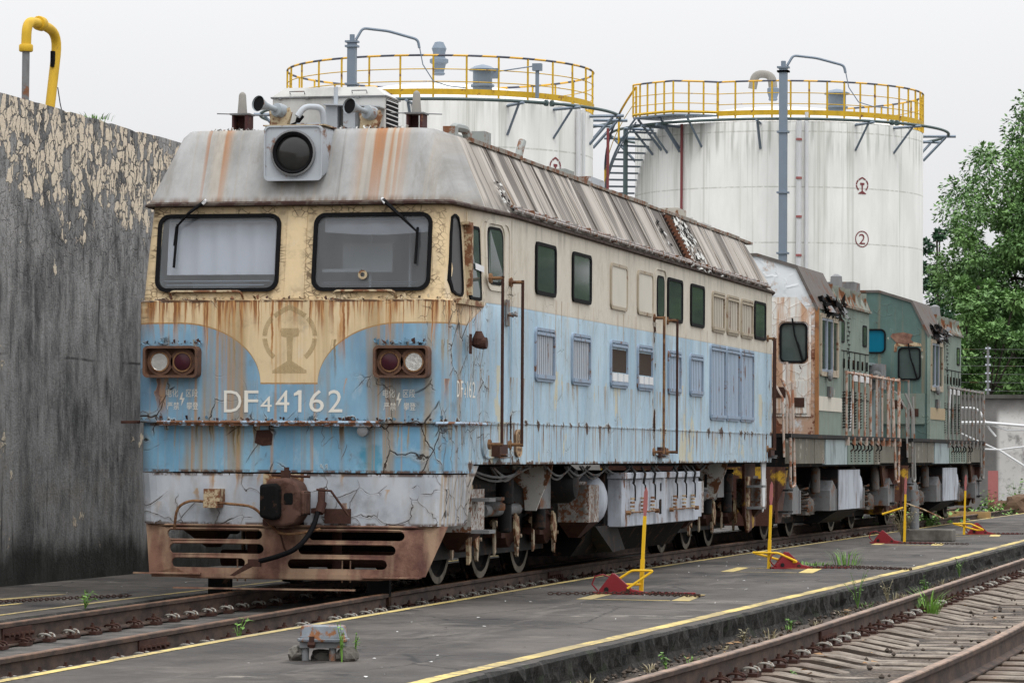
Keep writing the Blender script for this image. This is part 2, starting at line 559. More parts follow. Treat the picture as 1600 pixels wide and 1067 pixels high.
    grim = noi(vec(s * 2.0, z * 2.0, 60.0), 1.3, 7, 0.72)
    c = mixc(ss(grim, 0.54, 0.70) * 0.35 * fr, c, (0.12, 0.10, 0.07))
    # soot washed down from the gutter
    so = noi(vec(s * 5.0, z * 0.5, 40.0), 1.0, 5, 0.6)
    c = mixc(ss(so, 0.48, 0.68) * ss(z, 3.35, 3.68) * 0.55 * sidew, c, (0.20, 0.18, 0.15))
    h = g * 0.15 + lip * 0.35 - line * 1.5 - bare * 1.0 + rim * 0.7 + noi(vec(s * 1.0, z * 1.0), 2.2, 2) * 1.1
    return dict(color=c, rough=ss(g2, 0.3, 0.7, 0.45, 0.65), spec=0.3, bump=h, bstr=0.75, bdist=0.012)

def apron_paint():
    p, x, y, z = coords()
    s = x + y
    g = noi(vec(s, z * 0.6), 2.4, 5, 0.6); g2 = noi(p, 25, 4, 0.6)
    c = mixc(ss(g, 0.3, 0.7), (0.34, 0.38, 0.43), (0.50, 0.53, 0.57))
    c = mixc(g2 * 0.15, c, (0.2, 0.17, 0.15))
    for src, am, fq, sd in ((1.14, 0.85, 6.0, 1.0), (0.98, 0.8, 5.0, 6.0), (0.85, 0.8, 6.0, 9.0)):
        c = runs(c, s, z, src, 0.42, am, fq, sd, 0.60, (0.18, 0.07, 0.02), (0.42, 0.25, 0.11))
    c = mixc(ss(noi(vec(s * 4, z), 2, 5), 0.5, 0.7) * 0.35, c, (0.26, 0.22, 0.16))
    c = mixc(ss(x, 1.25, 1.5) * ss(noi(vec(s * 16, z * 0.3), 1, 3), 0.45, 0.6) * 0.6, c, (0.36, 0.26, 0.14))
    line, lip = cracks(s, z, 4.2, 2.0, 0.46, 0.54, 0.020, 4.0, 0.9)
    pv = noi(vec(s * 4.0, z * 3.0, 4.0), 1.0, 7, 0.6)
    near = vmax(ss(vabs(z - 1.13), 0.12, 0.0), ss(vabs(z - 0.64), 0.10, 0.0))
    bare = ss(pv + near * 0.17, 0.755, 0.765)
    c = mixc(lip * 0.25, c, (0.22, 0.17, 0.13)); c = mixc(line, c, (0.025, 0.018, 0.014)); c = mixc(bare, c, rust_col(p, 12))
    ed = vmax(ss(vabs(z - 0.645), 0.03, 0.004), ss(vabs(z - 1.12), 0.03, 0.004)) * ss(noi(vec(s * 9, z * 5), 1, 5, 0.7), 0.40, 0.54)
    c = mixc(ed * 0.9, c, (0.07, 0.035, 0.02))
    c = mixc(ss(noi(vec(s * 1.2, z * 1.2, 9.0), 1.6, 7, 0.7), 0.50, 0.66) * 0.4, c, (0.16, 0.16, 0.16))
    return dict(color=c, rough=0.5, spec=0.35, bump=lip * 0.25 - line * 1.5 - bare + noi(vec(s, z), 3, 2) * 0.8, bstr=0.6, bdist=0.012)

def roof_front():
    p, x, y, z = coords()
    g = noi(vec(x, y, z * 0.4), 2.5, 6, 0.65); g2 = noi(p, 40, 4, 0.7)
    c = mixc(ss(g, 0.3, 0.7), (0.245, 0.25, 0.25), (0.37, 0.375, 0.375))
    c = mixc(g2 * 0.25, c, (0.20, 0.18, 0.15))
    a = noi(vec(x * 3.5, 0.0, z * 0.12), 1.0, 3, 0.55)
    reach = ss(z, 3.85, 4.3)
    near = vmax(ss(vabs(x + 0.86), 0.20, 0.05), ss(vabs(x - 0.80), 0.32, 0.08))
    c = mixc(ss(a, 0.42, 0.60) * near * 0.6 * ss(z, 3.5, 4.3, 0.5, 1.0), c, (0.42, 0.36, 0.28))
    b = noi(vec(x * 11.0, 2.0, z * 0.15), 1.0, 2, 0.5)
    c = mixc(ss(b, 0.50, 0.60) * near * ss(z, 3.7, 4.4, 0.45, 0.95), c, (0.30, 0.135, 0.055))
    c = mixc(ss(noi(vec(x * 5.0, 9.0, z * 0.3), 1.0, 5, 0.65), 0.5, 0.66) * 0.4, c, (0.30, 0.25, 0.19))
    d = noi(vec(x * 6.0, 5.0, z * 0.2), 1.0, 4, 0.6)
    c = mixc(ss(d, 0.56, 0.66) * ss(vabs(x - 0.42), 0.35, 0.1) * 0.75, c, (0.13, 0.12, 0.11))
    c = mixc(ss(z, 3.80, 3.73) * ss(noi(vec(x * 4, y), 3, 5), 0.35, 0.6) * 0.8, c, (0.12, 0.07, 0.04))
    c = mixc(ss(noi(vec(x * 2.0, 3.0, z * 0.7), 1.5, 7, 0.7), 0.48, 0.68) * 0.55, c, (0.17, 0.155, 0.13))
    c = mixc(ss(noi(vec(x * 9.0, 7.0, z * 0.25), 1.0, 4, 0.6), 0.54, 0.66) * 0.4, c, (0.33, 0.28, 0.21))
    return dict(color=c, rough=0.65, spec=0.2, bump=g2 * 0.4 + noi(vec(x, y, z), 2.0, 2) * 2, bstr=0.35, bdist=0.01)

def roof_side():
    p, x, y, z = coords()
    g = noi(vec(x, y * 2.5, z * 0.5), 1.5, 6, 0.65); g2 = noi(p, 30, 4, 0.7)
    c = mixc(ss(noi(vec(y * 1.1, 0.0, 3.0), 1.0, 2), 0.35, 0.65), (0.30, 0.275, 0.245), (0.47, 0.435, 0.39))
    c = mixc(ss(g, 0.45, 0.7) * 0.4, c, (0.30, 0.27, 0.23))
    c = mixc(g2 * 0.3, c, (0.22, 0.20, 0.17))
    wv = y + (noi(vec(y, z), 3, 2) - 0.5) * 0.04 - (z - 3.75) * 0.12
    a = noi(vec(wv * 0.75, 0.0, 1.0), 1.0, 3, 0.7)
    b = noi(vec(wv * 3.2, z * 0.3, 2.0), 1.0, 3, 0.6)
    b2 = noi(vec(wv * 16.0, z * 0.8, 7.0), 1.0, 3, 0.6)
    m = ss(b + (a - 0.5) * 0.7 + (b2 - 0.5) * 0.35, 0.47, 0.58)
    c = mixc(m * ss(z, 3.70, 4.4, 0.72, 1.0), c, mixc(b2, (0.035, 0.03, 0.027), (0.13, 0.11, 0.095)))
    e = noi(vec(wv * 11.0, z * 0.3, 5.0), 1.0, 3, 0.6)
    c = mixc(ss(e, 0.56, 0.64) * 0.6, c, (0.17, 0.145, 0.12))
    f = noi(vec(wv * 6.0, z * 0.2, 11.0), 1.0, 3, 0.6)
    c = mixc(ss(f, 0.60, 0.68) * 0.55, c, (0.36, 0.24, 0.14))
    sm = vabs(mth('MODULO', y + 0.2, 0.51) - 0.25)
    c = mixc(ss(sm, 0.020, 0.004) * 0.75, c, (0.10, 0.08, 0.065))
    c = mixc(ss(z, 3.86, 3.74) * ss(noi(vec(y * 4, z * 3), 1.5, 4), 0.4, 0.6) * 0.6, c, (0.10, 0.09, 0.08))
    return dict(color=c, rough=0.65, spec=0.25, bump=g2 * 0.6 - ss(sm, 0.03, 0.0), bstr=0.4, bdist=0.01)

def cow_rust():
    p, x, y, z = coords()
    g = noi(p, 4.0, 7, 0.65); g2 = noi(p, 45, 4, 0.7)
    c = mixc(ss(g, 0.32, 0.68), (0.085, 0.036, 0.028), (0.23, 0.125, 0.085))
    c = mixc(ss(noi(vec(x * 3, y, z * 0.7), 2, 4), 0.42, 0.66) * 0.75, c, (0.33, 0.23, 0.15))
    c = mixc(ss(g2, 0.6, 0.75) * 0.5, c, (0.04, 0.018, 0.015))
    return dict(color=c, rough=0.75, spec=0.3, bump=g2, bstr=0.4, bdist=0.01)

def cellrand(v, scale):
    n = T.nodes.new('ShaderNodeTexVoronoi'); n.feature = 'F1'; put(n.inputs['Vector'], v); n.inputs['Scale'].default_value = scale
    s = T.nodes.new('ShaderNodeSeparateColor'); T.links.new(n.outputs['Color'], s.inputs[0]); return N(s.outputs[0])

def wall_dark():
    p, x, y, z = worldpos()
    a = noi(vec(y * 0.8, z * 0.35), 1.3, 7, 0.62); b = noi(vec(y * 3.2, z * 1.3), 1.6, 7, 0.72)
    c = mixc(ss(a * 0.5 + b * 0.5, 0.36, 0.63), (0.065, 0.065, 0.066), (0.33, 0.325, 0.32))
    st = noi(vec(y * 7.0, z * 0.9, 2.0), 1.0, 6, 0.7)
    c = mixc(ss(st, 0.44, 0.30) * 0.75, c, (0.015, 0.015, 0.016))
    c = mixc(ss(st, 0.54, 0.68) * 0.6, c, (0.34, 0.335, 0.33))
    fine = noi(vec(y * 5, z * 3.5), 6, 7, 0.75)
    c = mixc(ss(fine, 0.56, 0.68) * 0.6, c, (0.40, 0.39, 0.38))
    c = mixc(ss(fine, 0.42, 0.30) * 0.75, c, (0.014, 0.014, 0.014))
    w1 = noi(vec(y, z, 1.0), 5.0, 4, 0.6) - 0.5; w2 = noi(vec(y, z, 8.0), 5.0, 4, 0.6) - 0.5
    cv = vec(y * 9.0 + w1 * 2.6, z * 6.0 + w2 * 2.2, 5.0)
    e = vor(cv, 1.0); cr = cellrand(cv, 1.0)
    big = noi(vec(y * 0.55, z * 0.9, 3.0), 1.5, 4, 0.6)
    scab = ss(z, 2.4, 4.0)
    c = mixc(ss(e, 0.10, 0.0) * scab * ss(fine, 0.4, 0.6) * 0.7, c, (0.012, 0.012, 0.012))
    t = ss(z, 3.35, 4.7)
    keep = ss((big - 0.5) * 1.5 + t * 0.80 - 0.04 + (cr - 0.5) * 0.95 + (fine - 0.5) * 0.7, 0.53, 0.56) * ss(e, 0.02 , 0.09)
    stray = gt(cr + t * 0.05, 0.975) * ss(e, 0.15, 0.25) * gt(z, 3.1)
    keep = vmax(keep, stray)
    c = mixc(keep, c, mixc(fine, (0.54, 0.45, 0.34), (0.80, 0.70, 0.56)))
    base = ss(z + (noi(vec(y * 1.2, 0.0), 1.5, 4) - 0.5) * 0.9, 0.45, 0.15)
    c = mixc(base * 0.85, c, (0.012, 0.014, 0.010))
    band = ss(vabs(z - 0.95 + (b - 0.5) * 0.6), 0.45, 0.1) * ss(noi(vec(y * 2, z * 1.5, 4.0), 2.0, 6, 0.7), 0.48, 0.64)
    c = mixc(band * 0.55, c, (0.22, 0.20, 0.17))
    jl = ss(vabs(z - 2.35 + (noi(vec(y, 0.0), 1.0, 3) - 0.5) * 0.1), 0.022, 0.006) * ss(noi(vec(y * 0.7, 1.0), 1.5, 3), 0.48, 0.6)
    c = mixc(jl * 0.8, c, (0.015, 0.015, 0.015))
    dk = ss(noi(vec(y * 0.9, z * 0.12, 14.0), 1.0, 3), 0.56, 0.68)
    c = mixc(dk * ss(z, 3.0, 1.5) * 0.6, c, (0.02, 0.02, 0.02))
    return dict(color=c, rough=0.92, spec=0.15, bump=b * 0.6 + fine * 0.9 + keep * 0.6 - ss(e, 0.08, 0.0) * 0.4 * scab, bstr=0.85, bdist=0.03)

def wall_far():
    p, x, y, z = worldpos()
    a = noi(vec(x * 0.8, z * 0.6), 1.2, 6, 0.65); b = noi(p, 6, 5, 0.7)
    c = mixc(ss(a, 0.36, 0.46), (0.20, 0.195, 0.19), (0.66, 0.65, 0.63))
    c = mixc(ss(x, -8.75, -8.6) * ss(z, 2.7, 2.2) * 0.85, mixc(b, (0.09, 0.088, 0.085), (0.22, 0.21, 0.20)), c)
    c = mixc(ss(b, 0.5, 0.72) * 0.6, c, (0.12, 0.115, 0.11))
    c = mixc(ss(z, 2.45, 2.7) * ss(noi(vec(x * 1.3, z), 2, 4), 0.35, 0.6) * 0.8, c, (0.10, 0.095, 0.09))
    return dict(color=c, rough=0.9, bump=b, bstr=0.4, bdist=0.02)

def platform_mat():
    p, x, y, z = worldpos()
    a = noi(vec(x * 1.0, y * 0.45), 0.9, 6, 0.6); b = noi(p, 5.0, 7, 0.72); f = noi(p, 50, 4, 0.7)
    c = mixc(ss(a * 0.6 + b * 0.4, 0.36, 0.62), (0.026, 0.0235, 0.021), (0.090, 0.079, 0.070))
    sw = noi(vec(x * 0.7 + y * 0.10, y * 0.55, 5.0), 2.4, 7, 0.72)
    c = mixc(ss(sw, 0.50, 0.68) * 0.6, c, (0.125, 0.108, 0.094))
    sc = noi(vec(x * 0.5, y * 0.9, 9.0), 1.2, 7, 0.7)
    c = mixc(ss(sc, 0.58, 0.68) * ss(b, 0.42, 0.56) * 0.75, c, (0.27, 0.245, 0.21))
    c = mixc(ss(noi(vec(x * 0.8, y * 0.6, 19.0), 0.8, 5), 0.52, 0.64) * 0.65, c, (0.022, 0.020, 0.020))
    c = mixc(ss(f, 0.60, 0.72) * 0.4, c, (0.21, 0.19, 0.17))
    c = mixc(ss(f, 0.40, 0.30) * 0.5, c, (0.015, 0.014, 0.014))
    e = vor(vec(x + (b - 0.5) * 0.25, y * 0.6), 0.6)
    c = mixc(ss(e, 0.012, 0.001) * ss(a, 0.44, 0.52) * 0.85, c, (0.008, 0.008, 0.008))
    jt = vabs(mth('MODULO', y + 0.7 + (b - 0.5) * 0.02, 4.8) - 2.4)
    c = mixc(ss(jt, 0.018, 0.006) * 0.7, c, (0.010, 0.010, 0.009))
    oil = noi(vec(x * 1.1, y * 0.7, 33.0), 1.3, 3, 0.5)
    c = mixc(ss(oil, 0.64, 0.70) * 0.75, c, (0.010, 0.009, 0.009))
    tr = ss(vabs(x + 6.9 + (b - 0.5) * 0.2), 0.55, 0.2) * ss(noi(vec(x * 3, y * 0.4, 3.0), 1.0, 5, 0.7), 0.5, 0.66)
    c = mixc(tr * 0.5, c, (0.16, 0.142, 0.125))
    return dict(color=c, rough=ss(b, 0.3, 0.7, 0.62, 0.9), spec=0.3, bump=f + b, bstr=0.45, bdist=0.012)

def kerb_mat():
    p, x, y, z = worldpos()
    a = noi(vec(y * 2.0, z * 4.0, x), 1.6, 8, 0.75); b = noi(p, 16, 6, 0.75)
    c = mixc(ss(a, 0.42, 0.66), (0.008, 0.008, 0.007), (0.055, 0.05, 0.045))
    c = mixc(ss(b, 0.56, 0.70) * 0.7, c, (0.13, 0.122, 0.108))
    c = mixc(ss(b, 0.45, 0.35) * 0.8, c, (0.005, 0.005, 0.005))
    c = mixc(ss(noi(vec(y, z * 2, 5.0), 3.0, 5), 0.56, 0.66) * 0.6, c, (0.028, 0.04, 0.016))
    return dict(color=c, rough=0.95, bump=a + b * 0.8, bstr=1.0, bdist=0.05)

def yellow_line():
    p, x, y, z = worldpos()
    b = noi(p, 14.0, 6, 0.7); a = noi(vec(x * 0.6, y * 0.5), 1.0, 4, 0.6)
    wear = ss(b * 0.7 + a * 0.6, 0.60, 0.72)
    wear = vmax(wear, ss(noi(vec(y * 0.35, x * 0.2), 1.0, 4, 0.6), 0.50, 0.62) * 0.75)
    c = mixc(noi(p, 40, 3), (0.52, 0.39, 0.11), (0.66, 0.52, 0.19))
    c = mixc(wear * 0.75, c, (0.13, 0.11, 0.09))
    return dict(color=c, rough=0.8, bump=b, bstr=0.2, bdist=0.005)

def ground_mat():
    p, x, y, z = worldpos()
    a = noi(p, 1.3, 7, 0.7); b = noi(p, 25, 5, 0.75)
    c = mixc(ss(a, 0.35, 0.65), (0.050, 0.043, 0.036), (0.15, 0.13, 0.11))
    c = mixc(ss(b, 0.55, 0.7) * 0.7, c, (0.24, 0.22, 0.19))
    c = mixc(ss(noi(p, 0.35, 5), 0.52, 0.62) * ss(y, 70, 95), c, (0.06, 0.10, 0.025))
    return dict(color=c, rough=0.95, bump=a + b, bstr=0.9, bdist=0.03)

def slab_mat():
    p, x, y, z = worldpos()
    a = noi(p, 2.2, 7, 0.7); b = noi(p, 30, 4, 0.7)
    c = mixc(ss(a, 0.35, 0.62), (0.012, 0.011, 0.010), (0.10, 0.092, 0.084))
    c = mixc(ss(b, 0.6, 0.72) * 0.4, c, (0.06, 0.04, 0.03))
    return dict(color=c, rough=0.9, bump=a + b, bstr=0.5, bdist=0.02)

def ballast_mat():
    p, x, y, z = worldpos()
    a = noi(p, 3.0, 7, 0.7); b = vor(p, 28, 'F1')
    c = mixc(ss(a, 0.35, 0.65), (0.018, 0.013, 0.010), (0.095, 0.07, 0.052))
    c = mixc(ss(b, 0.5, 0.2) * 0.5, c, (0.22, 0.19, 0.16))
    return dict(color=c, rough=0.95, bump=a + b, bstr=0.9, bdist=0.03)

def sleeper_mat():
    p, x, y, z = worldpos()
    oi = T.nodes.new('ShaderNodeObjectInfo'); rnd = N(oi.outputs['Random'])
    a = noi(p, 5.0, 7, 0.7); b = noi(p, 55, 4, 0.7)
    c = mixc(ss(a, 0.33, 0.65), (0.10, 0.08, 0.062), (0.27, 0.23, 0.188))
    c = mixc(ss(b, 0.55, 0.72) * 0.5, c, (0.10, 0.085, 0.075))
    c = mixc(ss(rnd, 0.3, 1.0) * 0.5, c, (0.10, 0.075, 0.06))
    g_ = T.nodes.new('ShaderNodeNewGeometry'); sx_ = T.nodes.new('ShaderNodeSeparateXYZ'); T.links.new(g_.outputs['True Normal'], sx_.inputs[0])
    c = mixc(ss(N(sx_.outputs[2]), 0.90, 0.60) * 0.9, c, mixc(b, (0.018, 0.012, 0.009), (0.06, 0.042, 0.03)))  # steep faces painted darker: their shading is put into the colour
    c = mixc(ss(vmin(vabs(x + 4.02), vabs(x + 2.5)), 0.35, 0.10) * ss(a, 0.3, 0.6) * 0.6, c, (0.10, 0.055, 0.035))
    return dict(color=c, rough=0.95, bump=a + b * 0.5, bstr=0.6, bdist=0.02)

def rail_mat(top=(0.21, 0.115, 0.06)):
    def fn():
        p, x, y, z = worldpos()
        a = noi(vec(x, y * 0.4, z), 8.0, 6, 0.7); b = noi(p, 60, 4, 0.7)
        g = T.nodes.new('ShaderNodeNewGeometry'); sx = T.nodes.new('ShaderNodeSeparateXYZ'); T.links.new(g.outputs['Normal'], sx.inputs[0])
        up = ss(N(sx.outputs[2]), 0.6, 0.95) * gt(z, -0.03)
        side = mixc(ss(a, 0.35, 0.68), (0.022, 0.013, 0.010), (0.085, 0.050, 0.034))
        c = mixc(up, side, mixc(ss(a, 0.4, 0.62), tuple(k * 0.55 for k in top), tuple(k * 1.35 for k in top)))
        c = mixc(ss(b, 0.64, 0.72) * 0.4, c, (0.26, 0.14, 0.06))
        return dict(color=c, rough=ss(up, 0.0, 1.0, 0.85, 0.5), metal=up * 0.3, bump=a + b, bstr=0.35, bdist=0.006)
    return fn

def tank_paint():
    p, x, y, z = coords()
    n = T.nodes.new('ShaderNodeMath'); n.operation = 'ARCTAN2'; put(n.inputs[0], x); put(n.inputs[1], 0.0 - y)
    s = N(n.outputs[0]) * 4.87
    g = noi(vec(s, z * 0.25), 1.2, 6, 0.62); fi = noi(p, 9, 4, 0.6)
    c = mixc(ss(g, 0.3, 0.7), (0.62, 0.62, 0.595), (0.72, 0.72, 0.70))
    a = noi(vec(s * 1.6, z * 0.05, 1.0), 1.0, 4, 0.6)
    b = noi(vec(s * 9.0, z * 0.12, 4.0), 1.0, 5, 0.65)
    fade = ss(z, 5.0, 12.5, 0.25, 1.0)
    c = mixc(ss(a * 0.65 + b * 0.45, 0.56, 0.74) * fade * 0.60, c, (0.27, 0.28, 0.22))
    c = mixc(ss(b, 0.54, 0.70) * 0.25, c, (0.36, 0.36, 0.31))
    c = mixc(ss(noi(vec(s * 5.0, z * 0.3, 8.0), 1.0, 4), 0.50, 0.66) * ss(z, 11.6, 13.0) * 0.55, c, (0.15, 0.16, 0.12))
    mod = mth('MODULO', z - 0.44, 1.95)
    ln = ss(vabs(mod - 0.9), 0.034, 0.012)
    c = mixc(ln * ss(fi, 0.3, 0.6) * 0.55, c, (0.25, 0.25, 0.20))
    vm = vabs(mth('MODULO', s + 40.0, 5.1) - 2.5)
    c = mixc(ss(vm, 0.05, 0.02) * 0.3, c, (0.28, 0.28, 0.24))
    return dict(color=c, rough=0.55, spec=0.3, bump=g, bstr=0.1, bdist=0.02)

def tank_roof():
    p, x, y, z = coords()
    g = noi(p, 1.0, 6, 0.65); b = noi(vec(x * 0.6, y * 4), 1.0, 5, 0.7)
    c = mixc(ss(g, 0.3, 0.7), (0.60, 0.60, 0.58), (0.76, 0.76, 0.74))
    c = mixc(ss(b, 0.56, 0.70) * 0.5, c, (0.33, 0.33, 0.30))
    c = mixc(ss(noi(p, 6, 4), 0.68, 0.72) * 0.7, c, (0.22, 0.13, 0.07))
    return dict(color=c, rough=0.6)

def hazard_rail():
    p, x, y, z = coords()
    n = T.nodes.new('ShaderNodeMath'); n.operation = 'ARCTAN2'; put(n.inputs[0], x); put(n.inputs[1], y)
    t = mth('MODULO', N(n.outputs[0]) * 4.87 + 40.0 + z * 0.9, 0.9)
    c = mixc(gt(t, 0.45), (0.62, 0.34, 0.02), (0.03, 0.035, 0.06))
    return dict(color=c, rough=0.5)

def green_paint(base=(0.27, 0.36, 0.31), rust=0.5, seed=0.0):
    def fn():
        p, x, y, z = coords()
        s = x + y
        g = noi(vec(s, z * 0.5, seed), 2.0, 6, 0.65); g2 = noi(p, 20, 4, 0.7)
        c = mixc(ss(g, 0.3, 0.7), tuple(k * 0.78 for k in base), tuple(k * 1.15 for k in base))
        c = mixc(g2 * 0.2, c, (0.15, 0.13, 0.10))
        st = noi(vec(s * 7.0, z * 0.25, seed + 2), 1.0, 4, 0.6)
        c = mixc(ss(st, 0.52, 0.7) * 0.55, c, (0.20, 0.15, 0.09))
        pv = noi(vec(s * 2.5, z * 1.4, seed + 5), 1.0, 7, 0.65)
        th = 0.80 - rust * 0.24
        c = mixc(ss(pv, th - 0.04, th) * 0.7, c, (0.50, 0.48, 0.42))
        bare = ss(pv, th, th + 0.01)
        line, lip = cracks(s, z, 5.0, 1.8, 0.52, 0.6, 0.02, seed)
        c = mixc(line * 0.8, c, (0.05, 0.03, 0.02))
        c = mixc(bare, c, rust_col(p, 10))
        return dict(color=c, rough=0.6, spec=0.3, bump=pv - bare + lip * 0.3, bstr=0.5, bdist=0.02)
    return fn

def rusty_door():
    p, x, y, z = coords()
    s = x + y
    g = noi(vec(s, z * 0.5), 2.0, 6, 0.65)
    c = mixc(ss(g, 0.35, 0.65), (0.54, 0.53, 0.49), (0.70, 0.69, 0.66))
    st = noi(vec(s * 7.0, z * 0.5, 2), 1.0, 5, 0.65)
    c = mixc(ss(st + g * 0.3, 0.58, 0.76) * 0.85, c, (0.40, 0.20, 0.09))
    line, lip = cracks(s, z, 4.5, 1.8, 0.3, 0.5, 0.025, 3.0)
    c = mixc(line * 0.8, c, (0.20, 0.08, 0.035))
    pv = noi(vec(s * 3.5, z * 2.5, 5), 1.0, 6, 0.6)
    c = mixc(ss(pv, 0.66, 0.67), c, (0.06, 0.015, 0.012))
    return dict(color=c, rough=0.65, bump=lip * 0.3 + g, bstr=0.4, bdist=0.02)

def white_rusty():
    p, x, y, z = coords()
    s = x + y
    g = noi(vec(s, z), 1.3, 5, 0.6)
    c = mixc(ss(g, 0.3, 0.7), (0.52, 0.55, 0.57), (0.66, 0.69, 0.71))
    pv = noi(vec(s * 2.5, z * 2.0, 5), 1.0, 8, 0.7)
    m = ss(z, 3.85, 3.3)
    c = mixc(ss(pv + m * 0.18, 0.54, 0.66) * 0.8, c, (0.40, 0.20, 0.085))
    c = mixc(ss(pv + m * 0.12, 0.66, 0.70), c, (0.16, 0.05, 0.02))
    line, lip = cracks(s, z, 4.0, 1.2, 0.45, 0.55, 0.02, 2.0)
    c = mixc(line * 0.6 * m, c, (0.25, 0.10, 0.04))
    return dict(color=c, rough=0.6, bump=g + lip, bstr=0.4, bdist=0.02)

def leaf_mat(a, b, name):
    def fn():
        p, x, y, z = coords()
        n = noi(p, 0.9, 3, 0.6); n2 = noi(p, 14.0, 2, 0.5)
        c = mixc(ss(n, 0.35, 0.65), a, b)
        c = mixc(ss(n2, 0.45, 0.65) * 0.45, c, tuple(k * 1.7 for k in b))
        return dict(color=c, rough=0.55, spec=0.3)
    return material(name, fn)

def glass_mix(name, tint, dust, rough=0.03, alpha=0.5, dustc=(0.30, 0.31, 0.32)):
    global T
    m = bpy.data.materials.new(name); m.use_nodes = True; T = m.node_tree
    T.nodes.clear()
    o = T.nodes.new('ShaderNodeOutputMaterial')
    tr = T.nodes.new('ShaderNodeBsdfTransparent'); tr.inputs[0].default_value = (*tint, 1)
    df = T.nodes.new('ShaderNodeBsdfDiffuse')
    p, x, y, z = coords()
    nn = noi(vec(x, y, z * 0.6), 3.0, 5, 0.6)
    put(df.inputs[0], mixc(nn, tuple(k * 0.8 for k in dustc), tuple(k * 1.2 for k in dustc)))
    gl = T.nodes.new('ShaderNodeBsdfGlossy'); gl.inputs['Roughness'].default_value = rough
    m1 = T.nodes.new('ShaderNodeMixShader'); put(m1.inputs[0], ss(nn, 0.2, 0.8, dust * 0.8, dust * 1.2))
    T.links.new(tr.outputs[0], m1.inputs[1]); T.links.new(df.outputs[0], m1.inputs[2])
    fr = T.nodes.new('ShaderNodeFresnel'); fr.inputs[0].default_value = 1.5
    m2 = T.nodes.new('ShaderNodeMixShader'); T.links.new(fr.outputs[0], m2.inputs[0])
    T.links.new(m1.outputs[0], m2.inputs[1]); T.links.new(gl.outputs[0], m2.inputs[2])
    T.links.new(m2.outputs[0], o.inputs[0])
    MATS[name] = m
    return m

M_loco = material('flaking_cream_and_blue_paint', loco_paint)
M_apron = material('flaking_pale_blue_grey_paint', apron_paint)
M_rooff = material('weathered_grey_roof_paint', roof_front)
M_roofs = material('soot_streaked_roof_paint', roof_side)
M_cow = material('red_brown_rusted_steel', cow_rust)
M_wall = material('weathered_rendered_wall', wall_dark)
M_fwall = material('patchy_whitewashed_wall', wall_far)
M_plat = material('dark_worn_concrete', platform_mat)
M_kerb = material('mossy_concrete_edge', kerb_mat)
M_yline = material('worn_yellow_paint', yellow_line)
M_ground = material('dirt_and_gravel', ground_mat)
M_slab = material('track_slab_concrete', slab_mat)
M_ballast = material('soiled_ballast', ballast_mat)
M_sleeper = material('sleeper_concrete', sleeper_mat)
M_rail = material('rusty_rail_steel', rail_mat((0.15, 0.075, 0.038)))
M_rail2 = material('worn_rail_steel', rail_mat((0.23, 0.145, 0.095)))
M_tank = material('white_tank_paint', tank_paint)
M_tankroof = material('white_tank_roof_paint', tank_roof)
M_hazard = material('yellow_and_black_banding', hazard_rail)
M_yellow = simple('yellow_enamel', (0.56, 0.35, 0.025), 0.55, 0.2, 5, rust=0.18, dirt=0.2)
M_yellow2 = simple('bright_yellow_enamel', (0.72, 0.44, 0.02), 0.45, 0.12, 5, rust=0.05)
M_bluegrey = simple('blue_grey_steel_paint', (0.17, 0.21, 0.26), 0.5, 0.12, 3)
M_darkgreen = simple('dark_green_grey_pipe_paint', (0.07, 0.10, 0.10), 0.5, 0.15, 3)
M_rubber = simple('black_rubber', (0.006, 0.006, 0.007), 0.7, 0.2, 20, spec=0.08)
M_black = simple('sooty_black_steel', (0.006, 0.006, 0.006), 0.8, 0.4, 8, spec=0.08, rust=0.25, rcol=(0.03, 0.016, 0.010))
M_dark = simple('oily_dark_steel', (0.013, 0.013, 0.014), 0.6, 0.4, 7, spec=0.15, rust=0.28, rcol=(0.028, 0.015, 0.010))
M_greysteel = simple('dusty_grey_steel', (0.17, 0.175, 0.18), 0.55, 0.2, 5, rust=0.25, dirt=0.5)
M_white = simple('dirty_white_paint', (0.40, 0.43, 0.48), 0.5, 0.12, 5, rust=0.10, dirt=0.45, stretch=0.35)
M_speck = simple('white_paint_with_rust_specks', (0.40, 0.39, 0.37), 0.6, 0.08, 26, dirt=0.8, rust=0.46, rcol=(0.08, 0.035, 0.018))
M_rust = simple('dark_rust', (0.045, 0.020, 0.015), 0.8, 0.45, 10, rust=0.5, rcol=(0.03, 0.014, 0.010))
M_rustl = simple('ochre_rust', (0.20, 0.11, 0.055), 0.8, 0.4, 14, rust=0.45, rcol=(0.06, 0.028, 0.015))
M_creamrust = simple('cream_paint_over_rust', (0.42, 0.34, 0.22), 0.6, 0.2, 12, rust=0.55)
M_metal = simple('brushed_aluminium_trim', (0.30, 0.34, 0.40), 0.4, 0.1, 10, metal=0.4)
M_bframe = simple('pale_blue_frame_paint', (0.24, 0.31, 0.40), 0.5, 0.12, 10, rust=0.22)
M_cframe = simple('cream_frame_paint', (0.36, 0.31, 0.235), 0.5, 0.12, 10, rust=0.22)
M_cream = simple('plain_cream_panel_paint', (0.54, 0.51, 0.44), 0.55, 0.06, 3, dirt=0.1, stretch=0.3)
M_lamp_w = simple('lamp_reflector', (0.75, 0.74, 0.70), 0.12, 0.25, 25, metal=0.7, bump=0.3, spec=0.5)
M_lamp_r = simple('dark_red_lens', (0.045, 0.012, 0.018), 0.25, 0.2, 15)
M_lens = simple('dark_headlamp_glass', (0.022, 0.022, 0.021), 0.06, 0.3, 4, spec=0.45)
M_letters = simple('off_white_lettering_paint', (0.66, 0.64, 0.58), 0.6, 0.12, 12)
